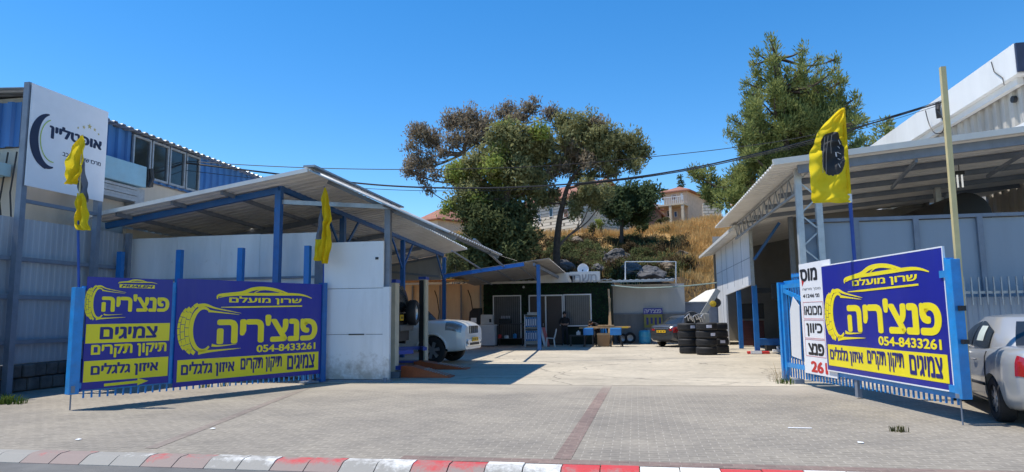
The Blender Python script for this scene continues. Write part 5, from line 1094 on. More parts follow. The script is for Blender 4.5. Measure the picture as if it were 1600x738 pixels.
# right flag with a printed tyre
Pq = RA + (RB - RA).normalized() * 2.6; Yr = Pq.y
t = thing('flag', 'sunlit yellow flag printed with a dark tyre on the blue pole above the right sign', 'flag', (Pq.x, Yr, .5), 0, 'yellow flags')
pb, pm, pt = on_y(1337, 402, Yr), on_y(1328, 312, Yr), on_y(1317.5, 169, Yr)
MB().tube([(pb.x + .02, Yr + .1, .6), (pm.x, Yr, pm.z)], .032, 10).build('pole', POLEBL, t); MB().tube([(pm.x, Yr, pm.z), (pt.x, Yr, pt.z)], .03, 10).build('pole_sleeve', FLAGY, t)
MB().tube([pm + Vector((0, 0, -.06)), pm + Vector((0, 0, .1))], .037, 10).build('collar', FRAMEW, t)
rows = [(170, 1312, 1319, 0), (180, 1302, 1319, 0), (195, 1287, 1320, 0), (208, 1277, 1321, 0), (218, 1273, 1321.5, 0), (226, 1272, 1322, 0), (238, 1266, 1323, 0), (255, 1265, 1324, 0), (275, 1265, 1325, 0), (295, 1266, 1326.5, 0), (309, 1267, 1327.5, 0), (317, 1270, 1328, 0)]
cl = cloth_rows(rows, Yr - .03, 80, .05, 1.6, 1, 14)
def inside(p):
    c = on_y(1300, 241, Yr); d = on_y(1320, 274, Yr); rx = abs(d.x - c.x); rz = abs(c.z - d.z); u = (p[0] - c.x) / rx; v = (p[2] - c.z) / rz
    return abs(u) ** 2.6 + abs(v) ** 2.6 < 1
nf = []
for i, f in enumerate(cl.f):
    c = [sum(cl.v[k][j] for k in f) / 4 for j in range(3)]
    if inside(c): cl.m[i] = 1
# finer cloth so that the printed outline is smooth
cl.build('cloth', [FLAGY, FLAGD], t)
# tread and rim marks of the printed tyre, sewn just in front of the cloth
def cloth_y(px_, py): return Yr - .03 - .075
b = MB()
for k in range(5):
    xx = 1302 + k * 0; 
for (xa, ya, xb, yb) in ((1289, 214, 1286, 270), (1294, 212, 1291, 272), (1300, 210, 1299, 240)):
    b.tube([on_y(xa, ya, cloth_y(0, 0)), on_y((xa + xb) / 2 - 1.5, (ya + yb) / 2, cloth_y(0, 0)), on_y(xb, yb, cloth_y(0, 0))], .006, 4)
b.build('tread_print', mat('grey tread print', (.12, .12, .12), .8), t)
b = MB()
for (xa, ya, xb, yb) in ((1310, 219, 1313, 226), (1309, 229, 1312, 232), (1308, 238, 1314, 241), (1309, 248, 1313, 250), (1310, 256, 1313, 262), (1306, 238, 1307, 245)):
    b.bar(on_y(xa, ya, cloth_y(0, 0) - .005), on_y(xb, yb, cloth_y(0, 0) - .005), .02, .006)
b.build('rim_print', mat('white rim print', (.5, .5, .52), .7), t)
# tall cream pole
pt = on_y(1472.5, 105, RA.y + .05); pb = on_y(1497, 405, RA.y + .05)
t = thing('square_pole', 'tall square cream pole behind the right gate post', 'pole', (pb.x, RA.y + .05, .35))
MB().bar((pb.x + .02, RA.y + .14, .36), (pt.x, RA.y + .05, pt.z), .068).build('shaft', POLECR, t)
cbp = on_x(1466, 172, 12.66); t = thing('cable_bracket', 'black cable bracket with a hanging wire loop on the white hall fascia', 'bracket', cbp)
MB().tube([cbp + Vector((0, 0, .3)), cbp + Vector((-.06, -.1, 0)), cbp + Vector((0, 0, -.35))], .09, 8).build('clamp', BLACK, t)
lp = [on_x(x, y, 12.55) for x, y in ((1446, 173), (1452, 195), (1461, 208), (1472, 207), (1475, 195), (1470, 180), (1462, 172))]
MB().tube(smooth_pts([tuple(x) for x in lp], 5), .022, 5).build('cable_loop', BLACK, t)
# cables strung from the pole to the left building
def strung(label, pxs, P, L, r, grp='overhead cables'):
    n2 = Vector((L.y - P.y, P.x - L.x, 0)).normalized(); pts = []
    for x, y in pxs:
        d = ray(x, y); s = (P - EYEP).dot(n2) / d.dot(n2); pts.append(tuple(EYEP + d * s))
    o = MB().tube(smooth_pts(pts, 6), r, 6).build('overhead_cable', BLACK); tag(o, label, 'cable', grp); return o
PP = on_x(1474, 157, 12.6); LP = Vector((-14.0, 19.5, 6.5))
strung('thick black cable bundle sagging from the white hall across the trees', [(1476, 158), (1400, 182), (1300, 210), (1200, 236), (1100, 259), (1000, 276), (900, 287), (800, 293), (700, 294), (600, 290), (500, 280), (400, 268), (300, 256), (165, 240)], PP, LP, 0.03)
strung('second cable twisted along the thick bundle near the white hall', [(1476, 160), (1420, 174), (1360, 194), (1300, 213), (1200, 238.5), (1100, 261.5), (1000, 278), (900, 289)], PP, LP, 0.02)
strung('thin cable running above the thick bundle over the tree crowns', [(1476, 156), (1380, 185), (1250, 215), (1130, 233), (1000, 247), (900, 256), (800, 262), (650, 265), (500, 263), (350, 256), (170, 243)], PP, LP, .014)
strung('lowest thin cable crossing the trees between the thick bundle and the upper cable', [(1476, 162), (1380, 192), (1250, 229), (1130, 255), (1020, 275), (900, 290), (800, 297), (650, 298), (500, 290), (380, 277), (170, 252)], PP, LP, .01)
o = MB().tube(smooth_pts([tuple(on_y(705, 350, 35)), tuple(on_y(760, 390, 34)), tuple(on_y(808, 408, 33))], 6), .012, 5).build('guy_wire', BLACK); tag(o, 'thin guy wire slanting down to the rear canopy', 'cable')

# ------------------------------------------------------------------ vehicles
GLASSC = glass_mat('car glass', (.02, .024, .028), .16)
def carpaint(name, col, metal=.3, rough=.3):
    return mat(name, col, rough, metal, var=.03, scale=2, coat=.8)
def sm(xs, ys, x, w=.12):      # smoothed piecewise curve
    xx = np.linspace(-1, 1, 9); k = np.exp(-2 * xx ** 2); k /= k.sum()
    return sum(kk * np.interp(np.asarray(x) + d * w, xs, ys) for kk, d in zip(k, xx))
def make_car(name, label, loc, rz, L, W, prof_deck, prof_shoulder, prof_low, plan, cabin, wheel_r, axles, paint, style, z_off=0.0):
    t = thing(name, label, 'car', loc, rz); h = L / 2
    NS, NR = 64, 30
    yb = np.concatenate([np.linspace(-h, -h + .35, 12), np.linspace(-h + .35, h - .35, 42)[1:-1], np.linspace(h - .35, h, 12)]); NS = len(yb)
    dk = sm(*prof_deck, yb, .1); sh = sm(*prof_shoulder, yb, .1); lo = sm(*prof_low, yb, .1); wd = sm(*plan, yb, .05) * W / 2
    def ring(i, v):    # v 0 bottom centre .. 1 deck centre
        w, z0_, zs, zd = wd[i], lo[i], sh[i], dk[i]
        ks = [0, .2, .27, .36, .5, .64, .7, .78, 1]; X = [0, .86, .93, .975, 1.0, .985, .93, .78, 0]
        Zs = [z0_, z0_, z0_ + .05, z0_ + .2 * (zs - z0_), z0_ + .55 * (zs - z0_), z0_ + .9 * (zs - z0_), zs + .35 * (zd - zs), zs + .78 * (zd - zs), zd]
        return float(sm(ks, X, v, .035)) * w, float(sm(ks, Zs, v, .035))
    VV = np.concatenate([np.linspace(0, .18, 3), np.linspace(.2, .8, 26), np.linspace(.85, 1, 4)]); M = len(VV)
    b = MB(); vs = []
    for i in range(NS):
        r = [ring(i, v) for v in VV]; r[0] = (0, r[0][1]); r[-1] = (0, r[-1][1])
        vs += [(x, yb[i], z) for x, z in r] + [(-x, yb[i], z) for x, z in r[-2:0:-1]]
    K = 2 * M - 2; fs = [(i * K + j, i * K + (j + 1) % K, (i + 1) * K + (j + 1) % K, (i + 1) * K + j) for i in range(NS - 1) for j in range(K)]
    fs += [tuple(range(K - 1, -1, -1)), tuple((NS - 1) * K + j for j in range(K))]; b.add(vs, fs)
    body = b.build('body', paint, t, smooth=True, local=True)
    # wheel arches cut out
    cut = MB()
    for ya in axles:
        for s in (-1, 1): cut.lathe([(0, s * (W / 2 - .30)), (wheel_r * 1.14, s * (W / 2 - .30)), (wheel_r * 1.14, s * (W / 2 + .3)), (0, s * (W / 2 + .3))], (0, ya, wheel_r * .98), 'x', 32)
    import bmesh
    co = cut.build('cut', paint); bm = bmesh.new(); bm.from_mesh(co.data); bmesh.ops.remove_doubles(bm, verts=bm.verts, dist=1e-5); bmesh.ops.recalc_face_normals(bm, faces=bm.faces); bm.to_mesh(co.data); bm.free()
    bm = bmesh.new(); bm.from_mesh(body.data); bmesh.ops.recalc_face_normals(bm, faces=bm.faces); bm.to_mesh(body.data); bm.free()
    mat0 = body.parent; body.parent = None
    md = body.modifiers.new('arch', 'BOOLEAN'); md.operation = 'DIFFERENCE'; md.solver = 'EXACT'; md.object = co
    bpy.context.view_layer.update(); dg = bpy.context.evaluated_depsgraph_get(); me2 = bpy.data.meshes.new_from_object(body.evaluated_get(dg)); body.modifiers.clear(); body.data = me2; body.parent = mat0
    bpy.data.objects.remove(co)
    me2.polygons.foreach_set('use_smooth', [True] * len(me2.polygons))
    try: me2.set_sharp_from_angle(angle=math.radians(35))
    except Exception: pass
    def bp(y, v, s, off=.006):   # point on the body surface
        i = int(np.argmin(abs(yb - y))); x, z = ring(i, v); x2, z2 = ring(i, v + .02); n = Vector((z2 - z, 0, -(x2 - x))); n.normalize()
        i2 = min(NS - 1, i + 1); i1 = max(0, i - 1); sl = (wd[i2] - wd[i1]) / max(1e-3, (yb[i2] - yb[i1])); n = Vector((n.x, -sl * abs(n.x), n.z)).normalized()
        return Vector((s * (x + n.x * off), yb[i] + n.y * off, z + n.z * off))
    def patch(nm, y0, y1, v0, v1, s, m, parent=t, off=.008):
        ii = [i for i in range(NS) if y0 - 1e-6 <= yb[i] <= y1 + 1e-6]; b = MB(); vs = []; nv = 7
        for i in ii:
            for j in range(nv): vs.append(bp(yb[i], v0 + (v1 - v0) * j / (nv - 1), s, off))
        fs = [(a * nv + j, a * nv + j + 1, (a + 1) * nv + j + 1, (a + 1) * nv + j) for a in range(len(ii) - 1) for j in range(nv - 1)]
        return b.add(vs, fs).build(nm, m, parent, smooth=True, local=True)
    # cabin
    yb0, yb1, yr0, yr1, wb, wr, zb, zr, n_b, n_r, bulge, crown = cabin
    def cab(kind, a, v, s=1, off=0.0):
        cb, hb_, cr_, hr_ = (yb0 + yb1) / 2, (yb1 - yb0) / 2, (yr0 + yr1) / 2, (yr1 - yr0) / 2; n = n_b + (n_r - n_b) * v
        if kind == 'side': fx = (1 - min(1, abs(a)) ** n) ** (1 / n); fy = a
        else: fx = a; fy = (1 - min(1, abs(a)) ** n) ** (1 / n) * s
        bl = bulge * math.sin(PI * v)
        w = wb + (wr - wb) * v + bl; hh = hb_ + (hr_ - hb_) * v + bl * 1.2; c = cb + (cr_ - cb) * v
        z = zb + (zr - zb) * v
        return Vector(((s if kind == 'side' else 1) * (w + off) * fx, c + (hh + off) * fy, z))
    A = []; NA = 22
    sa = [math.sin(PI / 2 * k / NA) for k in range(-NA, NA + 1)]
    per = [('side', a, 1) for a in sa if abs(a) < .97] + [('end', a, 1) for a in reversed(sa) if abs(a) < .97] + [('side', a, -1) for a in reversed(sa) if abs(a) < .97] + [('end', a, -1) for a in sa if abs(a) < .97]
    vv = [0, .08, .2, .35, .5, .65, .8, .9, .96, 1.0]; vs = []
    for v in vv: vs += [cab(k, a, v, s) for k, a, s in per]
    Kp = len(per); c0 = Vector((0, (yr0 + yr1) / 2, zr))
    for q in (.97, .9, .7, .4): vs += [Vector((p.x * q, c0.y + (p.y - c0.y) * q, zr + crown * (1 - q ** 2.2))) for p in (cab(k, a, 1, s) for k, a, s in per)]
    nr_ = len(vv) + 4; fs = [(i * Kp + j, i * Kp + (j + 1) % Kp, (i + 1) * Kp + (j + 1) % Kp, (i + 1) * Kp + j) for i in range(nr_ - 1) for j in range(Kp)]; fs.append(tuple((nr_ - 1) * Kp + j for j in range(Kp)))
    MB().add(vs, fs).build('cabin', paint, t, smooth=True, local=True)
    def win(nm, kind, a0, a1, v0, v1, s, sl0=0, sl1=0, m=GLASSC, off=.018, arcv=0.0):
        b = MB(); vs = []; na, nv = 9, 7
        for i in range(na):
            for j in range(nv):
                f = j / (nv - 1); aa0 = a0 + sl0 * f; aa1 = a1 + sl1 * f; am = aa0 + (aa1 - aa0) * i / (na - 1); vs.append(cab(kind, am, v0 + (v1 - arcv * (am - .05) ** 2 - v0) * f, s, off))
        fs = [(i * nv + j, i * nv + j + 1, (i + 1) * nv + j + 1, (i + 1) * nv + j) for i in range(na - 1) for j in range(nv - 1)]
        return b.add(vs, fs).build(nm, m, t, smooth=True, local=True)
    # wheels
    for ya in axles:
        for s in (-1, 1):
            xw = s * (W / 2 - .13); tw = .105; R = wheel_r
            w = MB(); w.lathe([(R * .62, -tw), (R * .9, -tw * 1.02), (R * .985, -tw * .8), (R, -tw * .5), (R, tw * .5), (R * .985, tw * .8), (R * .9, tw * 1.02), (R * .62, tw), (R * .62, -tw)], (xw, ya, R), 'x', 36)
            wo = w.build('wheel', RUBBER, t, smooth=True, local=True)
            r = MB(); xo = xw + s * tw * .72
            r.lathe([(R * .66, xo + s * .02 - xo), (R * .6, 0), (R * .57, -s * .05), (0, -s * .06)], (xo, ya, R), 'x', 32)
            ns = style.get('spokes', 5)
            for k in range(ns):
                a = 2 * PI * k / ns + .3; d = Vector((0, math.sin(a), math.cos(a))); e = Vector((0, math.cos(a), -math.sin(a))); c = Vector((xo + s * .004, ya, R))
                q = [c + d * R * .1 - e * R * .09, c + d * R * .1 + e * R * .09, c + d * R * .61 + e * R * .13, c + d * R * .61 - e * R * .13]
                r.poly(q if s > 0 else q[::-1], (-s * .03, 0, 0), 1)
            r.lathe([(0, s * .012), (R * .14, s * .01), (R * .15, -s * .02)], (xo, ya, R), 'x', 16, 1)
            r.build('rim', [DKMETAL, style.get('rim', ALLOY)], wo, local=True)
    MB().span(-W / 2 + .12, W / 2 - .12, -h + .5, h - .5, lo.min() + .03, lo.min() + .3).build('underbody', BLACK, t, local=True)
    return t, bp, patch, win, cab, ring, yb, h
TAIL = mat('red tail lamp lens', (.32, .012, .012), .15, var=.25, scale=25, coat=1.0)
TAILO = mat('amber lamp lens', (.6, .16, .03), .15, var=.1, coat=1.0)
HEADL = mat('headlamp glass', (.30, .31, .32), .08, .3, var=.3, scale=18, coat=1.0)
CHROME = mat('chrome', (.7, .7, .72), .12, 1.0, var=.02)
SEAM = mat('dark seam', (.02, .02, .022), .6)
def plate(parent, x, y, z, ny, w=.52, hgt=.115):
    b = MB(); b.span(x - w / 2, x + w / 2, y, y + ny * .02, z - hgt / 2, z + hgt / 2); o = b.build('number_plate', PLATE, parent, local=True)
    d = MB()
    for k in range(8):
        if k in (2, 5): continue
        xx = x - w / 2 + .06 + k * (w - .1) / 8; d.span(xx, xx + .03, y + ny * .0205, y + ny * .022, z - .035, z + .035)
    d.build('plate_digits', SEAM, o, local=True)
def seam_line(parent, pts, r=.010, nm='door_seam'):
    MB().tube(pts, r, 5).build(nm, SEAM, parent, local=True)
def sedan(name, label, loc, rz, paint, kind):
    L, W = 4.5, 1.72; h = L / 2
    deck = ([-h, -h + .06, -h + .3, -h + .75, -.2, .9, 1.35, h - .25, h - .06, h], [.92, 1.03, 1.08, 1.09, 1.0, .97, .95, .78, .67, .56])
    shl = ([-h, -h + .1, -1.0, .6, 1.3, h - .2, h], [.84, .94, .97, .92, .86, .69, .52])
    low = ([-h, -h + .2, -h + .6, h - .6, h - .15, h], [.36, .26, .20, .19, .2, .26])
    plan = ([-h, -h + .05, -h + .16, -h + .4, -1.2, .8, h - .5, h - .18, h - .05, h], [.70, .80, .88, .955, 1, 1, .95, .85, .76, .66])
    cabin = (-1.72, 1.12, -.98, .30, .785, .55, .95, 1.45, 4.2, 3.6, .05, .05)
    t, bp, patch, win, cab, ring, yb, h = make_car(name, label, loc, rz, L, W, deck, shl, low, plan, cabin, .315, (-1.28, 1.34), paint, {'spokes': 7})
    for s in (-1, 1):
        win('front_window', 'side', .10, .58, .10, .88, s, .02, .04, arcv=.75); win('rear_window', 'side', -.52, .06, .10, .88, s, -.10, .03, arcv=.6)
        pass
        patch('tail_lamp', -h + .01, -h + (.22 if kind == 'plain' else .34), .53, .685, s, TAIL); patch('headlamp', h - .42, h - .05, .56, .70, s, HEADL)
        for y in (.98, -.02, -1.02): seam_line(t, [bp(y, v, s, .002) for v in np.linspace(.30, .68, 10)])
        seam_line(t, [bp(y, .43, s, .012) for y in np.linspace(-1.0, 1.0, 14)], .022, 'side_moulding')
        for y in (-.62, .35):
            p = bp(y, .61, s, .02); MB().tube([p + Vector((0, -.09, 0)), p + Vector((s * .02, -.05, .004)), p + Vector((s * .02, .05, .004)), p + Vector((0, .09, 0))], .016, 6).build('door_handle', paint, t, local=True)
        p = Vector((s * .86, .72, .98)); b = MB(); b.lathe([(0, -.1), (.07, -.08), (.09, 0), (.075, .09), (0, .11)], p + Vector((s * .05, 0, 0)), 'x', 14); b.build('wing_mirror', paint, t, smooth=True, local=True)
        seam_line(t, [bp(y, .285, s, .004) for y in np.linspace(-.9, 1.0, 10)], .012, 'sill_trim')
    if kind == 'plain': win('window_paper', 'side', -.36, -.10, .30, .74, -1, -.03, .02, mat('pale window paper', (.5, .58, .56), .7), .024)
    win('windscreen', 'end', -.86, .86, .08, .9, 1, .03, -.03); win('rear_screen', 'end', -.74, .74, .14, .88, -1, .06, -.06)
    # boot, bumper, plate, lamps on the rear face
    seam_line(t, [(-.52, -h + .03, .93), (-.56, -h - .006, .80), (-.54, -h - .01, .62), (0, -h - .012, .6), (.54, -h - .01, .62), (.56, -h - .006, .80), (.52, -h + .03, .93)], .006, 'boot_seam')
    plate(t, 0, -h - .006, .77 if kind == 'plain' else .74, -1)
    MB().span(-.42, .42, -h - .022, -h + .03, .86, .90).build('boot_trim', CHROME if kind != 'plain' else paint, t, local=True, bevel=.008)
    MB().tube([(-.72, -h + .16, .56), (-.55, -h + .02, .56), (0, -h - .01, .56), (.55, -h + .02, .56), (.72, -h + .16, .56)], .012, 6).build('bumper_seam', SEAM, t, local=True)
    b = MB()
    for s in (-1, 1): b.span(s * .5 - (.15 if kind == 'plain' else .05), s * .5 + (.15 if kind == 'plain' else .12), -h - .012, -h + .02, .70 if kind == 'plain' else .76, .86)
    b.build('boot_lamp', TAIL, t, local=True, bevel=.01)
    MB().span(-.5, .5, -h - .008, -h + .05, .33, .40).build('diffuser', SEAM, t, local=True); MB().tube([(.45, -h + .3, .27), (.45, -h - .02, .27)], .03, 8).build('exhaust', DKMETAL, t, local=True)
    b = MB(); b.span(-.5, .5, h - .02, h + .01, .42, .56); b.build('grille', SEAM, t, local=True); plate(t, 0, h + .0, .38, 1)
    return t
SILVER = carpaint('silver car paint', (.42, .43, .435), .35, .3); GREYC = carpaint('dark grey car paint', (.075, .08, .09), .5, .3)
qw = on_ground(1566, 659); th = math.radians(11)
hd = Vector((math.sin(th), math.cos(th), 0)); rt = Vector((math.cos(th), -math.sin(th), 0))
# the near rear wheel touches the ground at qw
cc = Vector((qw.x, qw.y, 0)) + rt * (1.72 / 2 - .1) + hd * 1.28
tc = sedan('parked_car', 'silver sedan parked behind the right gate post, seen from its rear corner', (cc.x, cc.y, 0), -th, SILVER, 'plain')
qw = on_ground(1034, 541); th = math.radians(40); hd = Vector((math.sin(th), math.cos(th), 0)); rt = Vector((math.cos(th), -math.sin(th), 0)); cc = Vector((qw.x, qw.y, 0)) + rt * (1.72 / 2 - .1) + hd * 1.28
sedan('parked_car', 'dark grey sedan parked at the back of the yard beyond the tyre stacks', (cc.x, cc.y, 0), -th, GREYC, 'chrome')

def offroader(name, label, loc, rz, paint, rear_spare):
    L, W = 4.7, 1.88; h = L / 2
    deck = ([-h, -h + .06, -h + .3, .6, 1.0, 1.25, h - .35, h - .12, h], [.98, 1.08, 1.14, 1.14, 1.22, 1.28, 1.25, 1.18, 1.05])
    shl = ([-h, -h + .1, -1.0, 1.0, h - .4, h], [.95, 1.02, 1.07, 1.15, 1.12, .98])
    low = ([-h, -h + .2, -h + .6, h - .7, h - .15, h], [.52, .45, .36, .34, .38, .42])
    plan = ([-h, -h + .06, -h + .3, -1.2, 1.2, h - .5, h - .2, h - .06, h], [.86, .92, .97, 1, 1, .975, .93, .87, .80])
    cabin = (-2.30, 1.12, -2.16, .38, .86, .70, 1.06, 1.80, 9, 8, .03, .04)
    t, bp, patch, win, cab, ring, yb, h = make_car(name, label, loc, rz, L, W, deck, shl, low, plan, cabin, .40, (-1.38, 1.40), paint, {'spokes': 6})
    for s in (-1, 1):
        win('front_window', 'side', .22, .60, .10, .84, s, .0, .10); win('rear_window', 'side', -.28, .18, .10, .84, s, 0, 0); win('quarter_window', 'side', -.86, -.34, .10, .84, s, 0, 0)
        patch('headlamp', h - .62, h - .09, .60, .74, s, HEADL); patch('tail_lamp', -h + .02, -h + .2, .50, .70, s, TAIL)
        for y in (1.02, .02, -.95): seam_line(t, [bp(y, v, s, .002) for v in np.linspace(.30, .68, 10)])
        for y in (-.6, .4):
            p = bp(y, .60, s, .02); MB().tube([p + Vector((0, -.1, 0)), p + Vector((s * .02, 0, 0)), p + Vector((0, .1, 0))], .018, 6).build('door_handle', paint, t, local=True)
        MB().tube([(s * .62, -1.8, 1.88), (s * .62, -.1, 1.89)], .022, 6).build('roof_rail', DKMETAL, t, local=True)
        p = Vector((s * 1.0, .78, 1.14)); MB().lathe([(0, -.1), (.09, -.09), (.12, 0), (.09, .1), (0, .11)], p, 'x', 14).build('wing_mirror', paint, t, smooth=True, local=True)
        for ya in (-1.38, 1.40): MB().tube([(s * (W / 2 + .005), ya + .47 * math.cos(a), .40 + .47 * math.sin(a)) for a in np.linspace(.1, PI - .1, 16)], .03, 6).build('arch_flare', paint, t, local=True)
    win('windscreen', 'end', -.86, .86, .08, .9, 1, .02, -.02); win('rear_screen', 'end', -.78, .78, .14, .84, -1)
    # nose
    b = MB(); b.span(-.40, .40, h - .05, h + .012, .86, 1.08); g_ = b.build('grille', SEAM, t, local=True, bevel=.02)
    b = MB()
    for k in range(5): b.span(-.34 + k * .165, -.30 + k * .165, h + .0125, h + .03, .87, 1.07)
    b.build('grille_slats', CHROME, g_, local=True)
    b = MB(); b.poly([(-.66, h - .03, .50), (.66, h - .03, .50), (.60, h - .02, .70), (-.60, h - .02, .70)], (0, .06, 0)); b.build('bumper', paint, t, local=True, bevel=.025)
    b = MB(); b.span(-.42, .42, h + .031, h + .04, .53, .60); b.build('intake', SEAM, t, local=True)
    plate(t, 0, h + .045, .69, 1)
    for s in (-1, 1): MB().lathe([(0, .0), (.06, .0), (.065, -.03)], (s * .58, h - .02 + .055, .60), 'y', 14).build('fog_lamp', HEADL, t, local=True)
    if rear_spare:
        b = MB(); b.span(-.62, .62, -h + .05, -h + 1.6, .22, .55); b.tube([(-.8, -1.38, .4), (.8, -1.38, .4)], .09, 10); b.tube([(.4, -h + .1, .2), (.4, -h + .9, .24)], .08, 10); b.build('axle', BLACK, t, local=True)
    # tail
    MB().span(-.78, .78, -h - .06, -h + .1, .5, .68).build('bumper', paint if not rear_spare else mat('grey bumper', (.1, .1, .1), .5), t, local=True, bevel=.03)
    plate(t, -.52, -h - .012, .88, -1, .34, .16)
    if rear_spare:
        w = MB(); R = .37; c = (.22, -h - .16, 1.02); w.lathe([(R * .6, -.12), (R * .9, -.125), (R, -.08), (R, .08), (R * .9, .125), (R * .6, .12), (R * .6, -.12)], c, 'y', 32); wo = w.build('spare_wheel', RUBBER, t, smooth=True, local=True)
        w = MB(); w.lathe([(R * .62, -.1), (R * .5, -.06), (0, -.05)], c, 'y', 24); w.build('rim', ALLOY, wo, local=True)
    return t
WHITEC = carpaint('white car paint', (.75, .75, .74), 0, .3); BLKC = carpaint('black car paint', (.012, .013, .016), .2, .25)
qw = on_ground(682, 570); th = math.radians(95); hd = Vector((math.sin(th), math.cos(th), 0)); rt = Vector((math.cos(th), -math.sin(th), 0)); cc = Vector((qw.x, qw.y, 0)) - rt * (1.88 / 2 - .1) - hd * 1.40
cc = Vector((qw.x - .05, qw.y, 0)) + Vector((0, .97, 0)) - hd * 1.61
wc = offroader('parked_car', 'white off-roader with its nose poking out of the left carport', (cc.x, cc.y, 0), -th, WHITEC, False); wc.scale = (1.15, 1.15, 1.15)
ps = on_y(640, 500, 18.55); th = math.radians(-95); hd = Vector((math.sin(th), math.cos(th), 0)); cc = Vector((-6.5, 18.65, 0)) + hd * 2.35
offroader('lifted_car', 'black off-roader raised on the two post lift, spare wheel on its tail', (cc.x, cc.y, .66), -th, BLKC, True)

# two post lift
t = thing('car_lift', 'cream two post car lift with blue caps inside the left carport', 'car lift', (-6.35, 17, 0))
CREAM = mat('cream lift paint', (.55, .50, .38), .45, var=.1, dirt=(.3, .26, .18), dirt_amt=.3); CAPB = mat('blue lift cap', (.02, .06, .34), .4)
for y, hgt in ((16.95, 2.45), (20.1, 2.7)):
    xc = -6.30 if y < 18 else -6.42; hw_ = .16 if y < 18 else .10
    c = MB(); c.span(xc - hw_, xc + hw_, y - .15, y - .1, .03, hgt); c.span(xc - hw_, xc - hw_ + .05, y - .099, y + .15, .03, hgt); c.span(xc + hw_ - .05, xc + hw_, y - .099, y + .15, .03, hgt); c.build('column', CREAM, t)
    if y > 18: MB().span(xc - hw_ + .001, xc + hw_ - .052, y - .165, y - .151, .05, hgt - .02).build('track', BLACK, t)
    MB().span(xc - hw_ - .02, xc + hw_ + .02, y - .17, y + .17, hgt + .001, hgt + .09).build('cap', CAPB, t); MB().span(xc - .3, xc + .3, y - .25, y + .25, .005, .03).build('base_plate', GREYST, t)
    s_ = 1 if y < 18 else -1
    c = MB(); c.span(xc - hw_ + .055, xc + hw_ - .055, y - .08, y + .14, .6, 1.1); c.build('carriage', CAPB, t); c = MB(); c.bar((xc, y + s_ * .2, .62), (xc - 1.1, y + s_ * .85, .62), .12, .1); c.bar((xc, y + s_ * .2, .62), (xc + .3, y + s_ * .8, .62), .12, .1); c.build('arm', CAPB, t)
MB().span(-6.5, -6.2, 17.2, 19.95, .005, .05).build('floor_plate', CAPB, t)
MB().span(-6.25, -6.0, 16.75, 16.98, .01, .16).build('foot', GREYST, t)
# ramps
def ramp(label, a, bq, c, d, hl):
    A_, B__, C__, D__ = (on_ground(*p) for p in (a, bq, c, d))
    t = thing('ramp', label, 'ramp', A_, 0, 'orange drive on ramps'); m = MB()
    x0, x1 = A_.x, B__.x; y0 = (A_.y + B__.y) / 2; y1 = y0 + .52
    m.poly([(x0, y0, .01), (x1, y0, .01), (x1, y0, .03), (x0 + .25, y0, hl), (x0, y0, hl)], (0, .03, 0)); m.poly([(x0, y1 - .03, .01), (x1, y1 - .03, .01), (x1, y1 - .03, .03), (x0 + .25, y1 - .03, hl), (x0, y1 - .03, hl)], (0, .03, 0))
    m.build('side', ORANGE, t)
    m = MB(); m.hexa([(x0, y0 + .031, hl - .03), (x0 + .25, y0 + .031, hl - .03), (x0 + .25, y1 - .031, hl - .03), (x0, y1 - .031, hl - .03)], [(x0, y0 + .031, hl + .0), (x0 + .25, y0 + .031, hl + .0), (x0 + .25, y1 - .031, hl), (x0, y1 - .031, hl)])
    m.hexa([(x0 + .251, y0 + .031, hl - .03), (x1, y0 + .031, .008), (x1, y1 - .031, .008), (x0 + .251, y1 - .031, hl - .03)], [(x0 + .251, y0 + .031, hl), (x1, y0 + .031, .032), (x1, y1 - .031, .032), (x0 + .251, y1 - .031, hl)]); m.build('deck', ORANGE, t)
    g_ = MB(); n = 9
    for k in range(n):
        u = .35 + .6 * k / n; xx = x0 + .25 + (x1 - x0 - .25) * u; zz = hl + (.032 - hl) * u; g_.bar((xx, y0 + .06, zz + .012), (xx, y1 - .06, zz + .012), .02)
    g_.build('grip_bars', GALV, t)
    MB().span(x0 - .9, x0 - .001, y0 + .04, y1 - .04, .2, hl).build('runway', CAPB, t); return t
ramp('near orange ramp lying on the shaded floor under the lifted car', (622, 592), (706, 590), (0, 0), (0, 0), .30)
ramp('far orange ramp lying on the shaded floor beside the white off-roader', (646, 578), (729, 578), (0, 0), (0, 0), .24)

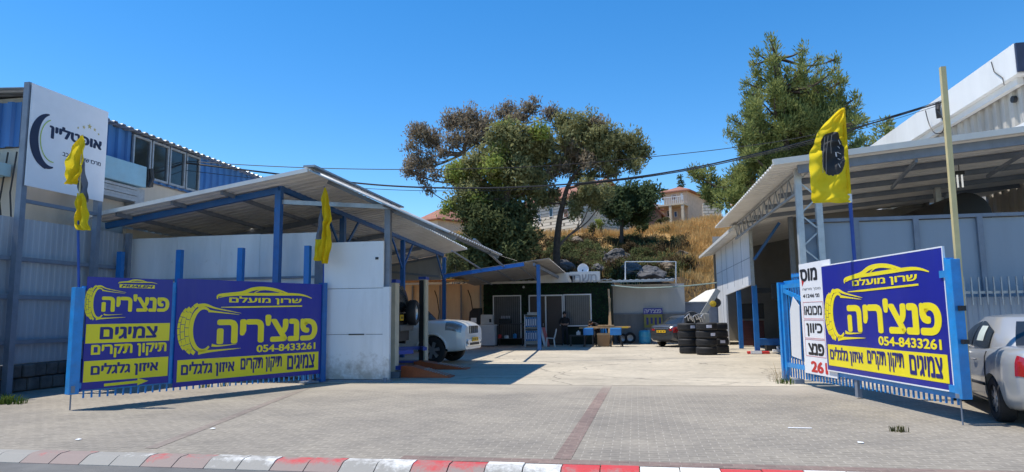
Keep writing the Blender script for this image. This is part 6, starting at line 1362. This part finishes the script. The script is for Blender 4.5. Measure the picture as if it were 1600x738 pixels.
# ------------------------------------------------------------------ tyres
def make_tyre(R=.40, hw=.145):
    prof = [(R * .56, -hw * .78), (R * .70, -hw * .98), (R * .88, -hw), (R * .96, -hw * .82), (R * .995, -hw * .6)]
    for z in (-.36, -.02, .34): prof += [(R, hw * (z - .14)), (R, hw * (z + .1)), (R * .972, hw * (z + .13)), (R * .972, hw * (z + .2))]
    prof += [(R * .995, hw * .62), (R * .96, hw * .82), (R * .88, hw), (R * .70, hw * .98), (R * .56, hw * .78)]
    return prof
ORD = ['bottom', 'second from the bottom', 'third from the bottom', 'topmost', 'topmost']
def stack(px_, py, n, sname, R=.40, hw=.15, labels=(), off=0.0):
    g_ = on_ground(px_, py); y = g_.y + R + off
    x = on_y(px_, py, y).x
    for k in range(n):
        o_ = ['bottom', 'second from the bottom', 'third from the bottom', 'topmost'][k] if k < n - 1 else 'topmost'
        t = thing('tyre', 'new black tyre, %s of the %s' % (o_, sname), 'tyre', (x + RNG.uniform(-.025, .025), y + RNG.uniform(-.02, .02), hw * (2 * k + 1) + .006), RNG.uniform(0, 6), 'stacked new tyres')
        if 'mesh' not in STK: STK['mesh'] = MB().lathe(make_tyre(), (0, 0, 0), 'z', 40).build('tread', RUBBER, t, smooth=True, local=True)
        else:
            o = STK['mesh'].copy(); COL.objects.link(o); o.parent = t
        if k in labels:
            lb = MB(); c = t.location; R_ = .405
            a0 = -PI / 2 - t.rotation_euler.z - .12 + RNG.uniform(-.35, .5); nn = 6; w_ = .5
            for q in range(nn):
                a = a0 + w_ * q / nn; a2 = a0 + w_ * (q + 1) / nn
                lb.hexa([(R_ * math.cos(a), R_ * math.sin(a), -.05), (R_ * math.cos(a2), R_ * math.sin(a2), -.05), ((R_ + .004) * math.cos(a2), (R_ + .004) * math.sin(a2), -.05), ((R_ + .004) * math.cos(a), (R_ + .004) * math.sin(a), -.05)],
                        [(R_ * math.cos(a), R_ * math.sin(a), .06), (R_ * math.cos(a2), R_ * math.sin(a2), .06), ((R_ + .004) * math.cos(a2), (R_ + .004) * math.sin(a2), .06), ((R_ + .004) * math.cos(a), (R_ + .004) * math.sin(a), .06)])
            lb.build('paper_label', mat('tyre label', (.62, .62, .72), .5), t, local=True)
STK = {}
stack(1105, 555.5, 4, 'wide front stack', .43, .152, (2, 3))
stack(1077, 553.5, 4, 'left stack beside the grey sedan', .4, .148, (3,))
stack(1123, 552.5, 4, 'right stack beside the white wall leg', .4, .148, (1,))
stack(1092, 544.5, 4, 'rear stack behind the wide front stack', .4, .15, (), .1)

# ------------------------------------------------------------------ yard clutter
def at_floor(px_, Y, z=0.0): p = on_y(px_, 540, Y); return Vector((p.x, Y, z))
# tow arm and machine behind the tyres
t = thing('crane_arm', 'pale slanted crane arm with a yellow motor rising behind the tyre stacks', 'crane', at_floor(1095, 31))
a0, a1 = on_y(1093, 500, 31), on_y(1122, 453, 31)
b = MB(); b.bar(a0, a1, .2, .22); b.build('arm', mat('pale grey machine paint', (.38, .37, .34), .5, var=.1, dirt=(.25, .22, .18), dirt_amt=.4), t)
MB().bar(a0.lerp(a1, .45) + Vector((0, -.16, 0)), a1 + Vector((0, -.16, 0)), .02, .2).build('face_plate', GALV, t)
b = MB(); c = a0 + Vector((.05, 0, -.15)); b.span(c.x - .45, c.x + .35, 30.8, 31.3, c.z - .5, c.z + .42); b.span(c.x - .35, c.x + .3, 30.85, 31.25, .01, c.z - .501); b.build('base', MATS['pale grey machine paint'], t, bevel=.02)
p = on_y(1114, 475, 30.8); b = MB(); b.lathe([(0, -.16), (.13, -.14), (.14, .1), (0, .12)], p, 'y', 14); b.build('motor', mat('yellow motor paint', (.6, .4, .02), .4), t); b = MB(); b.lathe([(0, -.1), (.2, -.1), (.2, .12), (0, .12)], p + Vector((.16, .2, .05)), 'y', 14); b.build('drum', DKMETAL, t)
t = thing('tyre_changer', 'dark oily tyre machine standing between the sedan and the tyre stacks', 'machine', at_floor(1081, 30.6))
p = on_y(1081, 498, 30.6); b = MB(); b.lathe([(0, -.1), (.3, -.1), (.34, 0), (.3, .1), (0, .12)], p, 'y', 18); b.tube([p, p + Vector((.25, 0, .15)), p + Vector((.4, -.1, -.2))], .06, 8); b.build('head', DKMETAL, t); MB().span(p.x - .3, p.x + .4, 30.5, 31.0, .01, p.z - .1).build('base', DKMETAL, t, bevel=.03)
b = MB()
for i in range(9): q = on_y(1070 + i * 3.2, 497 - 3 * math.sin(i * 1.7), 30.4); b.tube([q, q + Vector((.1, -.05, .1)), q + Vector((.16, 0, -.12))], .03, 6)
b.build('levers', ALLOY, t)
# red white post
p0, p1 = on_ground(1134, 549), on_y(1133, 514, on_ground(1134, 549).y); t = thing('marker_post', 'short red and white marker post at the foot of the white wall leg', 'bollard', p0)
b = MB(); hh = p1.z
for k in range(5): b.tube([(p0.x, p0.y, .02 + hh * k / 5), (p0.x, p0.y, .02 + hh * (k + 1) / 5 - .002)], .06, 10, k % 2)
b.build('shaft', [WHITES, REDP], t); MB().lathe([(0, .0), (.14, .0), (.14, .02), (0, .02)], p0, 'z', 14).build('base', BLACK, t)
# sign leaning at the rear wall
a, c = on_y(1005, 482, 37.2), on_y(1036, 506, 37.2)
t = thing('small_sign', 'small blue and yellow lettered sign leaning on the rear wall', 'sign', Vector((a.x, 37.3, .0)))
MB().span(a.x, c.x, 37.3, 37.34, a.z - .32, a.z).build('header', SIGNBLUE, t); MB().span(a.x + .02, c.x - .02, 37.3, 37.34, c.z - .2, a.z - .321).build('board', mat('olive yellow print', (.22, .21, .04), .5), t); MB().span(a.x + .05, c.x - .05, 37.35, 37.4, .01, a.z - .4).build('prop', GREYST, t)
v_, f_ = text_bits('פנצ׳ריה', a.x + .06, c.x - .06, a.z - .26, a.z - .06, 37.298, .004, .03); MB().add(v_, f_).build('lettering', mat('lilac letters', (.5, .5, .62), .5), t)
b = MB()
for k in range(4): b.span(a.x + .15 + k * .22, a.x + .26 + k * .22, 37.294, 37.299, c.z - .05 + .05 * (k % 2), a.z - .5)
b.build('print', NAVY, t)
p = at_floor(1008, 36.6); t = thing('blue_drum', 'light blue plastic drum standing by the rear wall', 'drum', p)
MB().lathe([(0, .01), (.26, .01), (.3, .06), (.32, .3), (.3, .36), (.32, .42), (.3, .66), (.24, .72), (0, .73)], p, 'z', 24).build('barrel', mat('light blue plastic', (.03, .28, .48), .35), t, smooth=True); MB().lathe([(0, .731), (.06, .731), (.06, .76), (0, .76)], p + Vector((.1, 0, 0)), 'z', 10).build('cap', BLACK, t)
# clutter near the rear wall
for i, (px_, lab, r_) in enumerate(((985, 'dark scrap wheel leaning low on the rear wall, left of the blue drum', .3), (973, 'dark scrap wheel leaning by the wooden table', .27))):
    p = at_floor(px_, 37.2); t = thing('wheel', lab, 'wheel', p, 0, 'scrap wheels by the rear wall'); b = MB(); b.lathe([(r_ * .55, -.09), (r_ * .9, -.1), (r_, -.05), (r_, .05), (r_ * .9, .1), (r_ * .55, .09), (r_ * .55, -.09)], p + Vector((0, 0, r_ + .01)), 'y', 24); b.build('tread', RUBBER, t, smooth=True); MB().lathe([(r_ * .56, -.06), (0, -.03)], p + Vector((0, 0, r_ + .01)), 'y', 18).build('rim', GALV, t)
b = MB()
for dx in (0, .16, .3): p0 = at_floor(951 + dx * 10, 35.5); p1 = on_y(952 + dx * 14, 452, 35.75)
for k, (xa, xb, lab) in enumerate(((951, 953, 'short pale timber pole leaning beside the office corner'), (956, 951, 'long pale timber pole leaning beside the office corner'))):
    p0, p1 = at_floor(xa, 35.3), on_y(xb, 452 + 14 * (1 - k), 35.75); t = thing('timber_pole', lab, 'pole', p0, 0, 'leaning timber poles'); MB().bar(p0, p1, .09, .06).build('shaft', WOOD, t)
# counter with machine and box
p, q = on_y(729, 508, 34.3), on_y(773, 540, 34.3)
t = thing('counter', 'white counter box left of the office window', 'counter', ((p.x + q.x) / 2, 34.6, 0)); ct = p.z
MB().span(p.x, q.x, 34.3, 35.1, .06, ct - .05).build('body', mat('white counter board', (.55, .56, .58), .5, var=.05), t); MB().span(p.x - .04, q.x + .04, 34.26, 35.14, ct - .049, ct).build('top', FRAMEW, t); MB().span(p.x + .05, q.x - .05, 34.35, 35.1, .008, .059).build('plinth', BLACK, t)
a, c = on_y(732, 482, 34.5), on_y(751, 507, 34.5)
t = thing('black_machine', 'black rounded machine with a white notice standing on the white counter', 'machine', ((a.x + c.x) / 2, 34.7, ct)); b = MB(); b.poly([(a.x, 34.45, ct + .005), (c.x, 34.45, ct + .005), (c.x, 34.45, a.z), (a.x + .25, 34.45, a.z), (a.x + .06, 34.45, a.z - .2)], (0, .45, 0)); b.build('housing', BLACK, t, bevel=.03)
MB().span(a.x + .14, a.x + .44, 34.44, 34.449, ct + .12, ct + .36).build('notice', WHITES, t)
a, c = on_y(750, 492, 34.5), on_y(770, 507, 34.5); t = thing('white_box', 'pale box with a dark dial on the white counter', 'box', ((a.x + c.x) / 2, 34.7, ct)); MB().span(a.x + .04, c.x, 34.45, 34.9, ct + .005, a.z).build('case', mat('pale box', (.5, .5, .48), .5), t, bevel=.015); MB().span(c.x - .18, c.x - .06, 34.44, 34.449, ct + .12, ct + .3).build('dial', BLACK, t)
# workbench under the window
p, q = on_y(776, 506, 34.9), on_y(818, 538, 34.9); t = thing('workbench', 'dark steel workbench with a lower shelf under the left office window', 'bench', ((p.x + q.x) / 2, 35.1, 0))
MB().span(p.x, q.x, 34.8, 35.5, p.z - .05, p.z).build('bench_top', DKMETAL, t); MB().span(p.x + .05, q.x - .05, 34.85, 35.45, .35, .39).build('shelf', DKMETAL, t)
for x in (p.x + .04, q.x - .04):
    for y in (34.84, 35.46): MB().span(x - .03, x + .03, y - .03, y + .03, .008, p.z - .051).build('leg', DKMETAL, t)
for k, (dx, w_, h_, mm, lab) in enumerate(((.15, .2, .22, REDP, 'small red can on the workbench shelf'), (.5, .25, .16, FRAMEW, 'white jug on the workbench shelf'), (.95, .2, .25, BLUE, 'blue can on the workbench shelf'))):
    o = MB().lathe([(0, .0), (w_ / 2, .0), (w_ / 2, h_ * .8), (w_ * .2, h_ * .95), (w_ * .2, h_), (0, h_)], (p.x + dx, 35.0, .395), 'z', 14).build('oil_can', mm); tag(o, lab, 'can', 'cans on the workbench')
a = on_y(790, 500, 35.1); t = thing('parts_crate', 'dark crate of parts on the workbench top', 'crate', (a.x, 35.1, p.z)); MB().span(a.x - .3, a.x + .3, 34.9, 35.3, p.z + .004, p.z + .26).build('body', BLACK, t, bevel=.02); b = MB()
for i in range(6): b.tube([(a.x - .22 + i * .085, 35.0, p.z + .2), (a.x - .2 + i * .085, 35.05, p.z + .4)], .02, 6)
b.build('parts', GALV, t)
# wiper rack
p, q = on_y(819, 492, 33.5), on_y(844, 539, 33.5); t = thing('display_rack', 'white rack hung with rows of blue packs beside the canopy post', 'rack', ((p.x + q.x) / 2, 33.6, 0)); b = MB()
for x in (p.x + .02, q.x - .02): b.span(x - .02, x + .02, 33.5, 33.9, .01, p.z)
b.span(p.x, q.x, 33.88, 33.9, .1, p.z); b.build('frame', FRAMEW, t)
for z in (p.z - .05, p.z - .75, .1): MB().span(p.x + .041, q.x - .041, 33.52, 33.879, z - .02, z + .02).build('shelf', DKMETAL, t)
b = MB(); c2 = MB()
for r_ in range(2):
    for i in range(6): xx = p.x + .1 + i * (q.x - p.x - .2) / 5; zz = p.z - .12 - r_ * .68; b.span(xx - .045, xx + .045, 33.55, 33.6, zz - .5, zz); c2.span(xx - .02, xx + .02, 33.54, 33.549, zz - .42, zz - .1)
b.build('packs', mat('blue packs', (.06, .22, .48), .4), t); c2.build('pack_print', WHITES, t)
MB().span(p.x + .15, q.x - .1, 33.55, 33.85, p.z - .025, p.z + .12).build('top_tray', GALV, t)
# boards leaning
for k, (xa, xb, mm, lab) in enumerate(((848, 846, FRAMEW, 'white board leaning right of the display rack'), (853, 849, mat('red edged board', (.5, .12, .09), .5), 'red edged narrow board leaning right of the display rack'))):
    p0, p1 = at_floor(xa + 4, 33.8), on_y(xb, 512, 34.3); t = thing('leaning_board', lab, 'board', p0, 0, 'boards leaning by the rack'); MB().bar(p0 + Vector((0, 0, .02)), p1, .16, .03).build('panel', mm, t)
# white plastic chair
def chair(label, px_, Y, rz, m, scale=1.0, tall=True):
    p = at_floor(px_, Y); t = thing('plastic_chair', label, 'chair', p, rz, 'plastic chairs in the yard'); s = scale
    MB().poly([(-.2 * s, -.2 * s, .43 * s), (.2 * s, -.2 * s, .43 * s), (.22 * s, .2 * s, .41 * s), (-.22 * s, .2 * s, .41 * s)], (0, 0, .03)).build('seat', m, t, local=True, bevel=.01)
    if tall:
        b = MB()
        for x in (-.18, .18): b.tube([(x * s, .2 * s, .43 * s), (x * s, .26 * s, .65 * s), (x * .8 * s, .3 * s, .84 * s)], .02, 6)
        for k in range(4): b.bar((-.14 * s + k * .093 * s, .21 * s, .44 * s), (-.11 * s + k * .075 * s, .3 * s, .84 * s), .03, .015)
        b.tube([(-.145 * s, .3 * s, .84 * s), (0, .31 * s, .88 * s), (.145 * s, .3 * s, .84 * s)], .022, 6); b.build('backrest', m, t, local=True)
    for x in (-.18, .18):
        for y in (-.17, .18): MB().bar((x * s, y * s, .43 * s), (x * 1.15 * s, y * 1.2 * s, .006), .035).build('leg', m, t, local=True)
    return t
WPL = mat('white chair plastic', (.66, .66, .64), .4); BPL = mat('blue chair plastic', (.02, .2, .55), .4)
chair('white plastic chair standing in front of the brown office door', 860, 33.6, -PI / 2 + .2, WPL)
chair('blue plastic chair behind the timber table', 943, 34.6, .1, BPL, 1.05)
def stool(label, px_, Y, w):
    p, q = on_y(px_ - w, 513, Y), on_y(px_ + w, 524, Y); t = thing('blue_stool', label, 'stool', at_floor(px_, Y), 0, 'blue stools by the table')
    MB().span(p.x, q.x, Y, Y + .4, q.z, p.z).build('seat', BPL, t, bevel=.03); b = MB()
    for x in (p.x + .04, q.x - .04):
        for y in (Y + .04, Y + .36): MB().bar((x, y, q.z - .002), (x, y, .006), .035).build('leg', DKMETAL, t)
stool('blue stool under the left end of the timber table', 919, 33.2, 8); stool('blue stool under the right end of the timber table', 962, 33.2, 9)
# table made of planks on trestles
p, q = on_y(905, 513, 33.5), on_y(985, 513, 33.5); zt = p.z - .02
t = thing('plank_table', 'rough timber plank table with a yellow tipped end in front of the office', 'table', ((p.x + q.x) / 2, 33.6, 0))
MB().span(p.x, q.x - .4, 33.5, 33.75, zt, zt + .06).build('plank', WOOD, t); MB().span(p.x + .4, q.x, 33.77, 34.0, zt + .02, zt + .09).build('plank', WOOD, t); MB().span(q.x - .399, q.x - .1, 33.5, 33.75, zt + .0, zt + .07).build('plank_tip', mat('yellow plank tip', (.7, .45, .03), .5), t)
MB().span(p.x + .9, p.x + 1.7, 33.55, 33.9, zt + .091, zt + .16).build('plank', WOOD, t)
b = MB()
for x in (p.x + .5, q.x - .7):
    for s in (-1, 1): MB().bar((x + s * .05, 33.75, zt - .005), (x + s * .3, 33.75 + s * .25, .006), .05).build('leg', DKMETAL, t)
p, q = on_y(933, 521, 33.6), on_y(952, 535, 33.6); t = thing('cardboard_box', 'brown cardboard box under the timber table', 'box', ((p.x + q.x) / 2, 33.8, 0)); MB().span(p.x, q.x, 33.6, 34.0, .008, p.z).build('carton', mat('cardboard', (.36, .2, .09), .8), t); MB().span(p.x - .01, q.x + .01, 33.595, 33.61, p.z - .09, p.z + .004).build('flap', WOOD, t)
# dark bench with machine left of the table
p, q = on_y(868, 516, 33.9), on_y(905, 538, 33.9); t = thing('low_bench', 'dark low bench cluttered with tools beside the standing man', 'bench', ((q.x), 34.2, 0)); MB().span(q.x - .5, q.x + .3, 34, 34.5, .5, .56).build('bench_top', DKMETAL, t)
for x in (q.x - .45, q.x + .25):
    for y in (34.05, 34.45): MB().span(x - .025, x + .025, y - .025, y + .025, .008, .499).build('leg', DKMETAL, t)
o = MB().span(-.1, .1, -.08, .08, 0, .16).lathe([(0, .16), (.06, .161), (.03, .22), (0, .24)], (0, 0, 0), 'z', 12).build('white_jug', FRAMEW); o.location = (q.x - .05, 34.2, .562); tag(o, 'small white jug on the dark low bench', 'jug')
# inside the right workshop
t = thing('tool_cabinet', 'red tool cabinet with a dark screen inside the right workshop', 'cabinet', at_floor(1178, 33)); p = at_floor(1178, 33)
MB().span(p.x - .5, p.x + .5, 33, 33.5, .05, 1.2).build('body', mat('red cabinet', (.07, .010, .010), .4), t, bevel=.02); b = MB()
for k in range(4): b.span(p.x - .44, p.x + .44, 32.985, 32.999, .15 + k * .26, .36 + k * .26)
b.build('drawer', mat('dark red drawer', (.05, .008, .008), .4), t); MB().span(p.x - .55, p.x + .55, 33.1, 33.2, 1.3, 2.0).build('screen', BLACK, t, bevel=.02); MB().span(p.x - .05, p.x + .05, 33.2, 33.25, 1.2, 1.5).build('stand', GREYST, t)
p = on_y(1205, 455, 28); t = thing('alignment_camera', 'dark wheel alignment camera beam fixed high inside the right workshop', 'machine', p)
b = MB(); b.span(p.x - .6, p.x + .9, 27.8, 28.1, p.z - .08, p.z + .12); b.build('beam', BLACK, t); b = MB(); b.span(p.x - .05, p.x + .55, 27.7, 27.799, p.z - .35, p.z + .3); b.build('camera_head', DKMETAL, t, bevel=.03); MB().span(p.x + .3, p.x + .42, 28.11, 28.2, .01, p.z + .1).build('post', GREYST, t)
p = on_y(1205, 540, 29.5); t = thing('lift_platform', 'low blue lift platform inside the right workshop', 'lift', (p.x, 29.5, 0)); b = MB(); b.span(p.x - .5, p.x + 3.2, 29.3, 29.9, .24, .5); b.build('runway', DKBLUE, t); MB().span(p.x - .2, p.x + .2, 29.4, 29.8, .008, .239).build('base', DKMETAL, t); MB().span(p.x + 1.5, p.x + 1.9, 29.4, 29.8, .008, .239).build('base', DKMETAL, t)
o = MB().span(p.x - .1, p.x + .25, 28.6, 28.8, .005, .1).lathe([(0, 0), (.05, 0), (.05, .12), (0, .12)], (p.x + .1, 28.7, .1), 'z', 10).build('wheel_chock', WHITES); tag(o, 'small pale wheel chock on the floor before the blue lift platform', 'chock')

# ------------------------------------------------------------------ people
SKIN = mat('skin', (.33, .19, .13), .6, var=.05); SHIRT = mat('black work shirt', (.012, .012, .014), .85, var=.2); TROUS = mat('dark work trousers', (.018, .018, .024), .85, var=.2); SHOE = mat('dark shoes', (.02, .018, .016), .6); HAIR = mat('black hair', (.008, .007, .006), .7)
def person(label, loc, rz, joints, edges, radii, head_c, head_dir, mats_of):
    t = thing('person', label, 'person', loc, rz)
    me = bpy.data.meshes.new('body'); o = bpy.data.objects.new('body', me); COL.objects.link(o); names = list(joints)
    me.from_pydata([joints[k] for k in names], [(names.index(a), names.index(c)) for a, c in edges], [])
    sk = o.modifiers.new('skin', 'SKIN'); sk.use_smooth_shade = True
    for i, k in enumerate(names):
        r = radii[k]; me.skin_vertices[0].data[i].radius = r if isinstance(r, tuple) else (r, r); me.skin_vertices[0].data[i].use_root = (k == 'pelvis')
    sb = o.modifiers.new('sub', 'SUBSURF'); sb.levels = 1; sb.render_levels = 1
    dg = bpy.context.evaluated_depsgraph_get(); me2 = bpy.data.meshes.new_from_object(o.evaluated_get(dg)); o.modifiers.clear(); o.data = me2; o.parent = t
    for m in (SKIN, SHIRT, TROUS, SHOE): me2.materials.append(m)
    for p in me2.polygons: p.material_index = mats_of(p.center); p.use_smooth = True
    # hair cap with ears, nose and brow kept on the head itself
    hc = Vector(head_c); hd_ = Vector(head_dir).normalized()
    h = blob_mesh((0, 0, 0), .108, 5, 2, (.98, 1.05, 1.0), .04); vs = []
    for v in h.v: vs.append(tuple(Vector(v) + hc + Vector((0, 0, .035)) - hd_ * .025))
    h.v = vs; h.build('hair', HAIR, t, smooth=True, local=True)
    f = MB(); s = hd_.cross(Vector((0, 0, 1))).normalized()
    f.tube([hc + hd_ * .085 + Vector((0, 0, .015)), hc + hd_ * .125 + Vector((0, 0, -.025)), hc + hd_ * .1 + Vector((0, 0, -.035))], [.012, .017, .012], 6)
    for e in (-1, 1): f.lathe([(0, -.012), (.02, -.01), (.026, .008), (0, .012)], hc + s * (.098 * e) - hd_ * .005, 'x', 10)
    f.build('face_features', SKIN, t, smooth=True, local=True)
    e_ = MB()
    for e in (-1, 1): e_.lathe([(0, -.006), (.009, -.004), (.009, .004), (0, .006)], hc + hd_ * .096 + s * (.035 * e) + Vector((0, 0, .02)), 'y', 8)
    e_.bar(hc + hd_ * .098 - s * .025 + Vector((0, 0, -.06)), hc + hd_ * .098 + s * .025 + Vector((0, 0, -.06)), .008); e_.build('eyes', HAIR, t, local=True)
    return t
def fingers(J, E, R, wrist, d, side, k):     # palm and five short chains
    d = Vector(d).normalized(); s = Vector(side); pw = Vector(J[wrist]); pm = pw + d * .085; J['palm' + k] = tuple(pm); E.append((wrist, 'palm' + k)); R['palm' + k] = (.028, .018)
    for i, (o_, l_) in enumerate(((-.03, .075), (-.01, .085), (.012, .08), (.032, .062))):
        a = pm + s * o_ + d * .03; J['fa%d' % i + k] = tuple(a); J['fb%d' % i + k] = tuple(a + d * l_ + Vector((0, -.01, -.02))); E += [('palm' + k, 'fa%d' % i + k), ('fa%d' % i + k, 'fb%d' % i + k)]; R['fa%d' % i + k] = .0095; R['fb%d' % i + k] = .008
    a = pw + d * .03 - s * .035; J['ta' + k] = tuple(a); J['tb' + k] = tuple(a - s * .02 + d * .05); E += [(wrist, 'ta' + k), ('ta' + k, 'tb' + k)]; R['ta' + k] = .011; R['tb' + k] = .009
# standing man with folded forearms, facing the street
J = {'pelvis': (0, 0, .93), 'waist': (0, 0, 1.08), 'chest': (0, .01, 1.28), 'neck': (0, .0, 1.46), 'jaw': (0, -.02, 1.54), 'head': (0, -.015, 1.63), 'crown': (0, .0, 1.70)}
E = [('pelvis', 'waist'), ('waist', 'chest'), ('chest', 'neck'), ('neck', 'jaw'), ('jaw', 'head'), ('head', 'crown')]
R = {'pelvis': (.165, .12), 'waist': (.15, .115), 'chest': (.18, .125), 'neck': .058, 'jaw': .068, 'head': (.078, .09), 'crown': .05}
for s, k in ((-1, 'l'), (1, 'r')):
    J.update({'sho' + k: (s * .19, .01, 1.40), 'elb' + k: (s * .26, .03, 1.12), 'wri' + k: (s * .10, -.2, 1.10), 'hip' + k: (s * .09, 0, .88), 'kne' + k: (s * .11, -.02, .49), 'ank' + k: (s * .12, .02, .09), 'toe' + k: (s * .15, -.15, .045)})
    E += [('chest', 'sho' + k), ('sho' + k, 'elb' + k), ('elb' + k, 'wri' + k), ('pelvis', 'hip' + k), ('hip' + k, 'kne' + k), ('kne' + k, 'ank' + k), ('ank' + k, 'toe' + k)]
    R.update({'sho' + k: .068, 'elb' + k: .045, 'wri' + k: .03, 'hip' + k: .092, 'kne' + k: .062, 'ank' + k: .045, 'toe' + k: .036}); fingers(J, E, R, 'wri' + k, (-s * .9, -.1, -.05), (0, .1, 1), k)
def mo(c):
    if c.z < .1: return 3
    if c.z < .95 : return 2
    if c.z > 1.49 or (abs(c.x) < .16 and c.y < -.14 and c.z < 1.2) or (c.y < -.1 and c.z < 1.18): return 0
    return 1
p = at_floor(883, 34.9); person('man in black shirt and dark trousers standing before the brown door with forearms raised', (p.x, 34.9, .006), .15, J, E, R, (0, -.015, 1.625), (0, -1, -.05), mo)
# man bending over the table
J = {'pelvis': (0, .28, .90), 'waist': (0, .18, 1.02), 'chest': (-.02, -.06, 1.12), 'neck': (-.03, -.24, 1.15), 'jaw': (-.04, -.31, 1.12), 'head': (-.04, -.36, 1.14), 'crown': (-.04, -.40, 1.19)}
E = [('pelvis', 'waist'), ('waist', 'chest'), ('chest', 'neck'), ('neck', 'jaw'), ('jaw', 'head'), ('head', 'crown')]
R = {'pelvis': (.16, .13), 'waist': (.15, .12), 'chest': (.17, .13), 'neck': .06, 'jaw': .066, 'head': .082, 'crown': .05}
for s, k in ((-1, 'l'), (1, 'r')):
    J.update({'sho' + k: (s * .19, -.12, 1.12), 'elb' + k: (s * .26, -.22, .88), 'wri' + k: (s * .14, -.42, .84), 'hip' + k: (s * .09, .28, .85), 'kne' + k: (s * .11, .18, .47), 'ank' + k: (s * .12, .26, .09), 'toe' + k: (s * .14, .1, .045)})
    E += [('chest', 'sho' + k), ('sho' + k, 'elb' + k), ('elb' + k, 'wri' + k), ('pelvis', 'hip' + k), ('hip' + k, 'kne' + k), ('kne' + k, 'ank' + k), ('ank' + k, 'toe' + k)]
    R.update({'sho' + k: .07, 'elb' + k: .046, 'wri' + k: .03, 'hip' + k: .092, 'kne' + k: .062, 'ank' + k: .045, 'toe' + k: .036}); fingers(J, E, R, 'wri' + k, (-s * .3, -.9, -.2), (1, 0, 0), k)
def mo2(c):
    if c.z < .1: return 3
    if c.z < .92 and c.y > .02: return 2
    if c.y < -.25: return 0
    return 1
p = at_floor(930, 34.35); person('man in black bending over the timber table', (p.x, 34.35, .006), -.5, J, E, R, (-.04, -.355, 1.145), (0, -.8, -.5), mo2)

# ------------------------------------------------------------------ weeds and litter
WEED = leaf_mat('green weed leaves', (.05, .09, .02), (.09, .14, .03), (.16, .2, .06), 8, .3); DRYW = leaf_mat('dry weed stems', (.18, .12, .05), (.28, .2, .1), (.36, .28, .15), 8, .2)
def weed(label, pxs, hgt, m, m2=None, nb=12, cat='weed', wd=.012):
    sp = []
    for x, y, s in pxs: p = on_ground(x, y); sp.append((p.x, p.y, .03, s))
    o = tufts('weed', sp, hgt, m, nb, .16, wd, .9); tag(o, label, cat, 'weeds at the paving edge'); return o
weed('dry scraggly weed at the hinge end of the right gate', [(1216, 596, 1.2), (1222, 598, 1.0), (1210, 597, .8), (1228, 597, 1.1)], .3, DRYW, nb=9, wd=.004)
weed('low green weed beside the hinge foot of the right gate', [(1226, 600, .7), (1234, 601, .8), (1219, 600, .6)], .16, WEED, nb=16)
weed('low green weeds at the foot of the left fence', [(4, 632, 1), (14, 631, 1), (24, 632, .8), (34, 631, .6), (9, 629, 1.1)], .16, WEED, nb=22)
weed('small weeds growing under the left gate', [(325, 605, .8), (350, 604, .7), (318, 606, .6)], .14, WEED, nb=12)
p = on_ground(1406, 675); o = tufts('fallen_twig', [(p.x - .05, p.y, .03, .6), (p.x + .05, p.y, .03, .6), (p.x, p.y + .02, .03, .7)], .07, leaf_mat('wilted leaves', (.04, .05, .015), (.07, .075, .025), (.12, .11, .04), 9, .2), 14, .12, .012, 1.6, None); tag(o, 'wilted clump of leaves lying on the pavers below the right sign', 'twig')
for i, (x, y, lab) in enumerate(((1344, 693, 'tiny white paper scrap on the pavers, right side'), (1250, 670, 'thin white paper strip on the pavers below the white sign'), (122, 688, 'tiny white paper scrap on the pavers, left side'), (332, 671, 'white scrap on the faint red paver strip'))):
    p = on_ground(x, y); o = MB().poly([(-.03, -.02, 0), (.035, -.03, 0), (.04, .02, .004), (-.02, .03, .008)] if i != 1 else [(-.15, -.01, 0), (.15, -.012, 0), (.15, .012, .003), (-.15, .012, .004)], (0, 0, .003)).build('paper_scrap', WHITES); o.location = (p.x, p.y, .008); tag(o, lab, 'litter', 'paper litter')
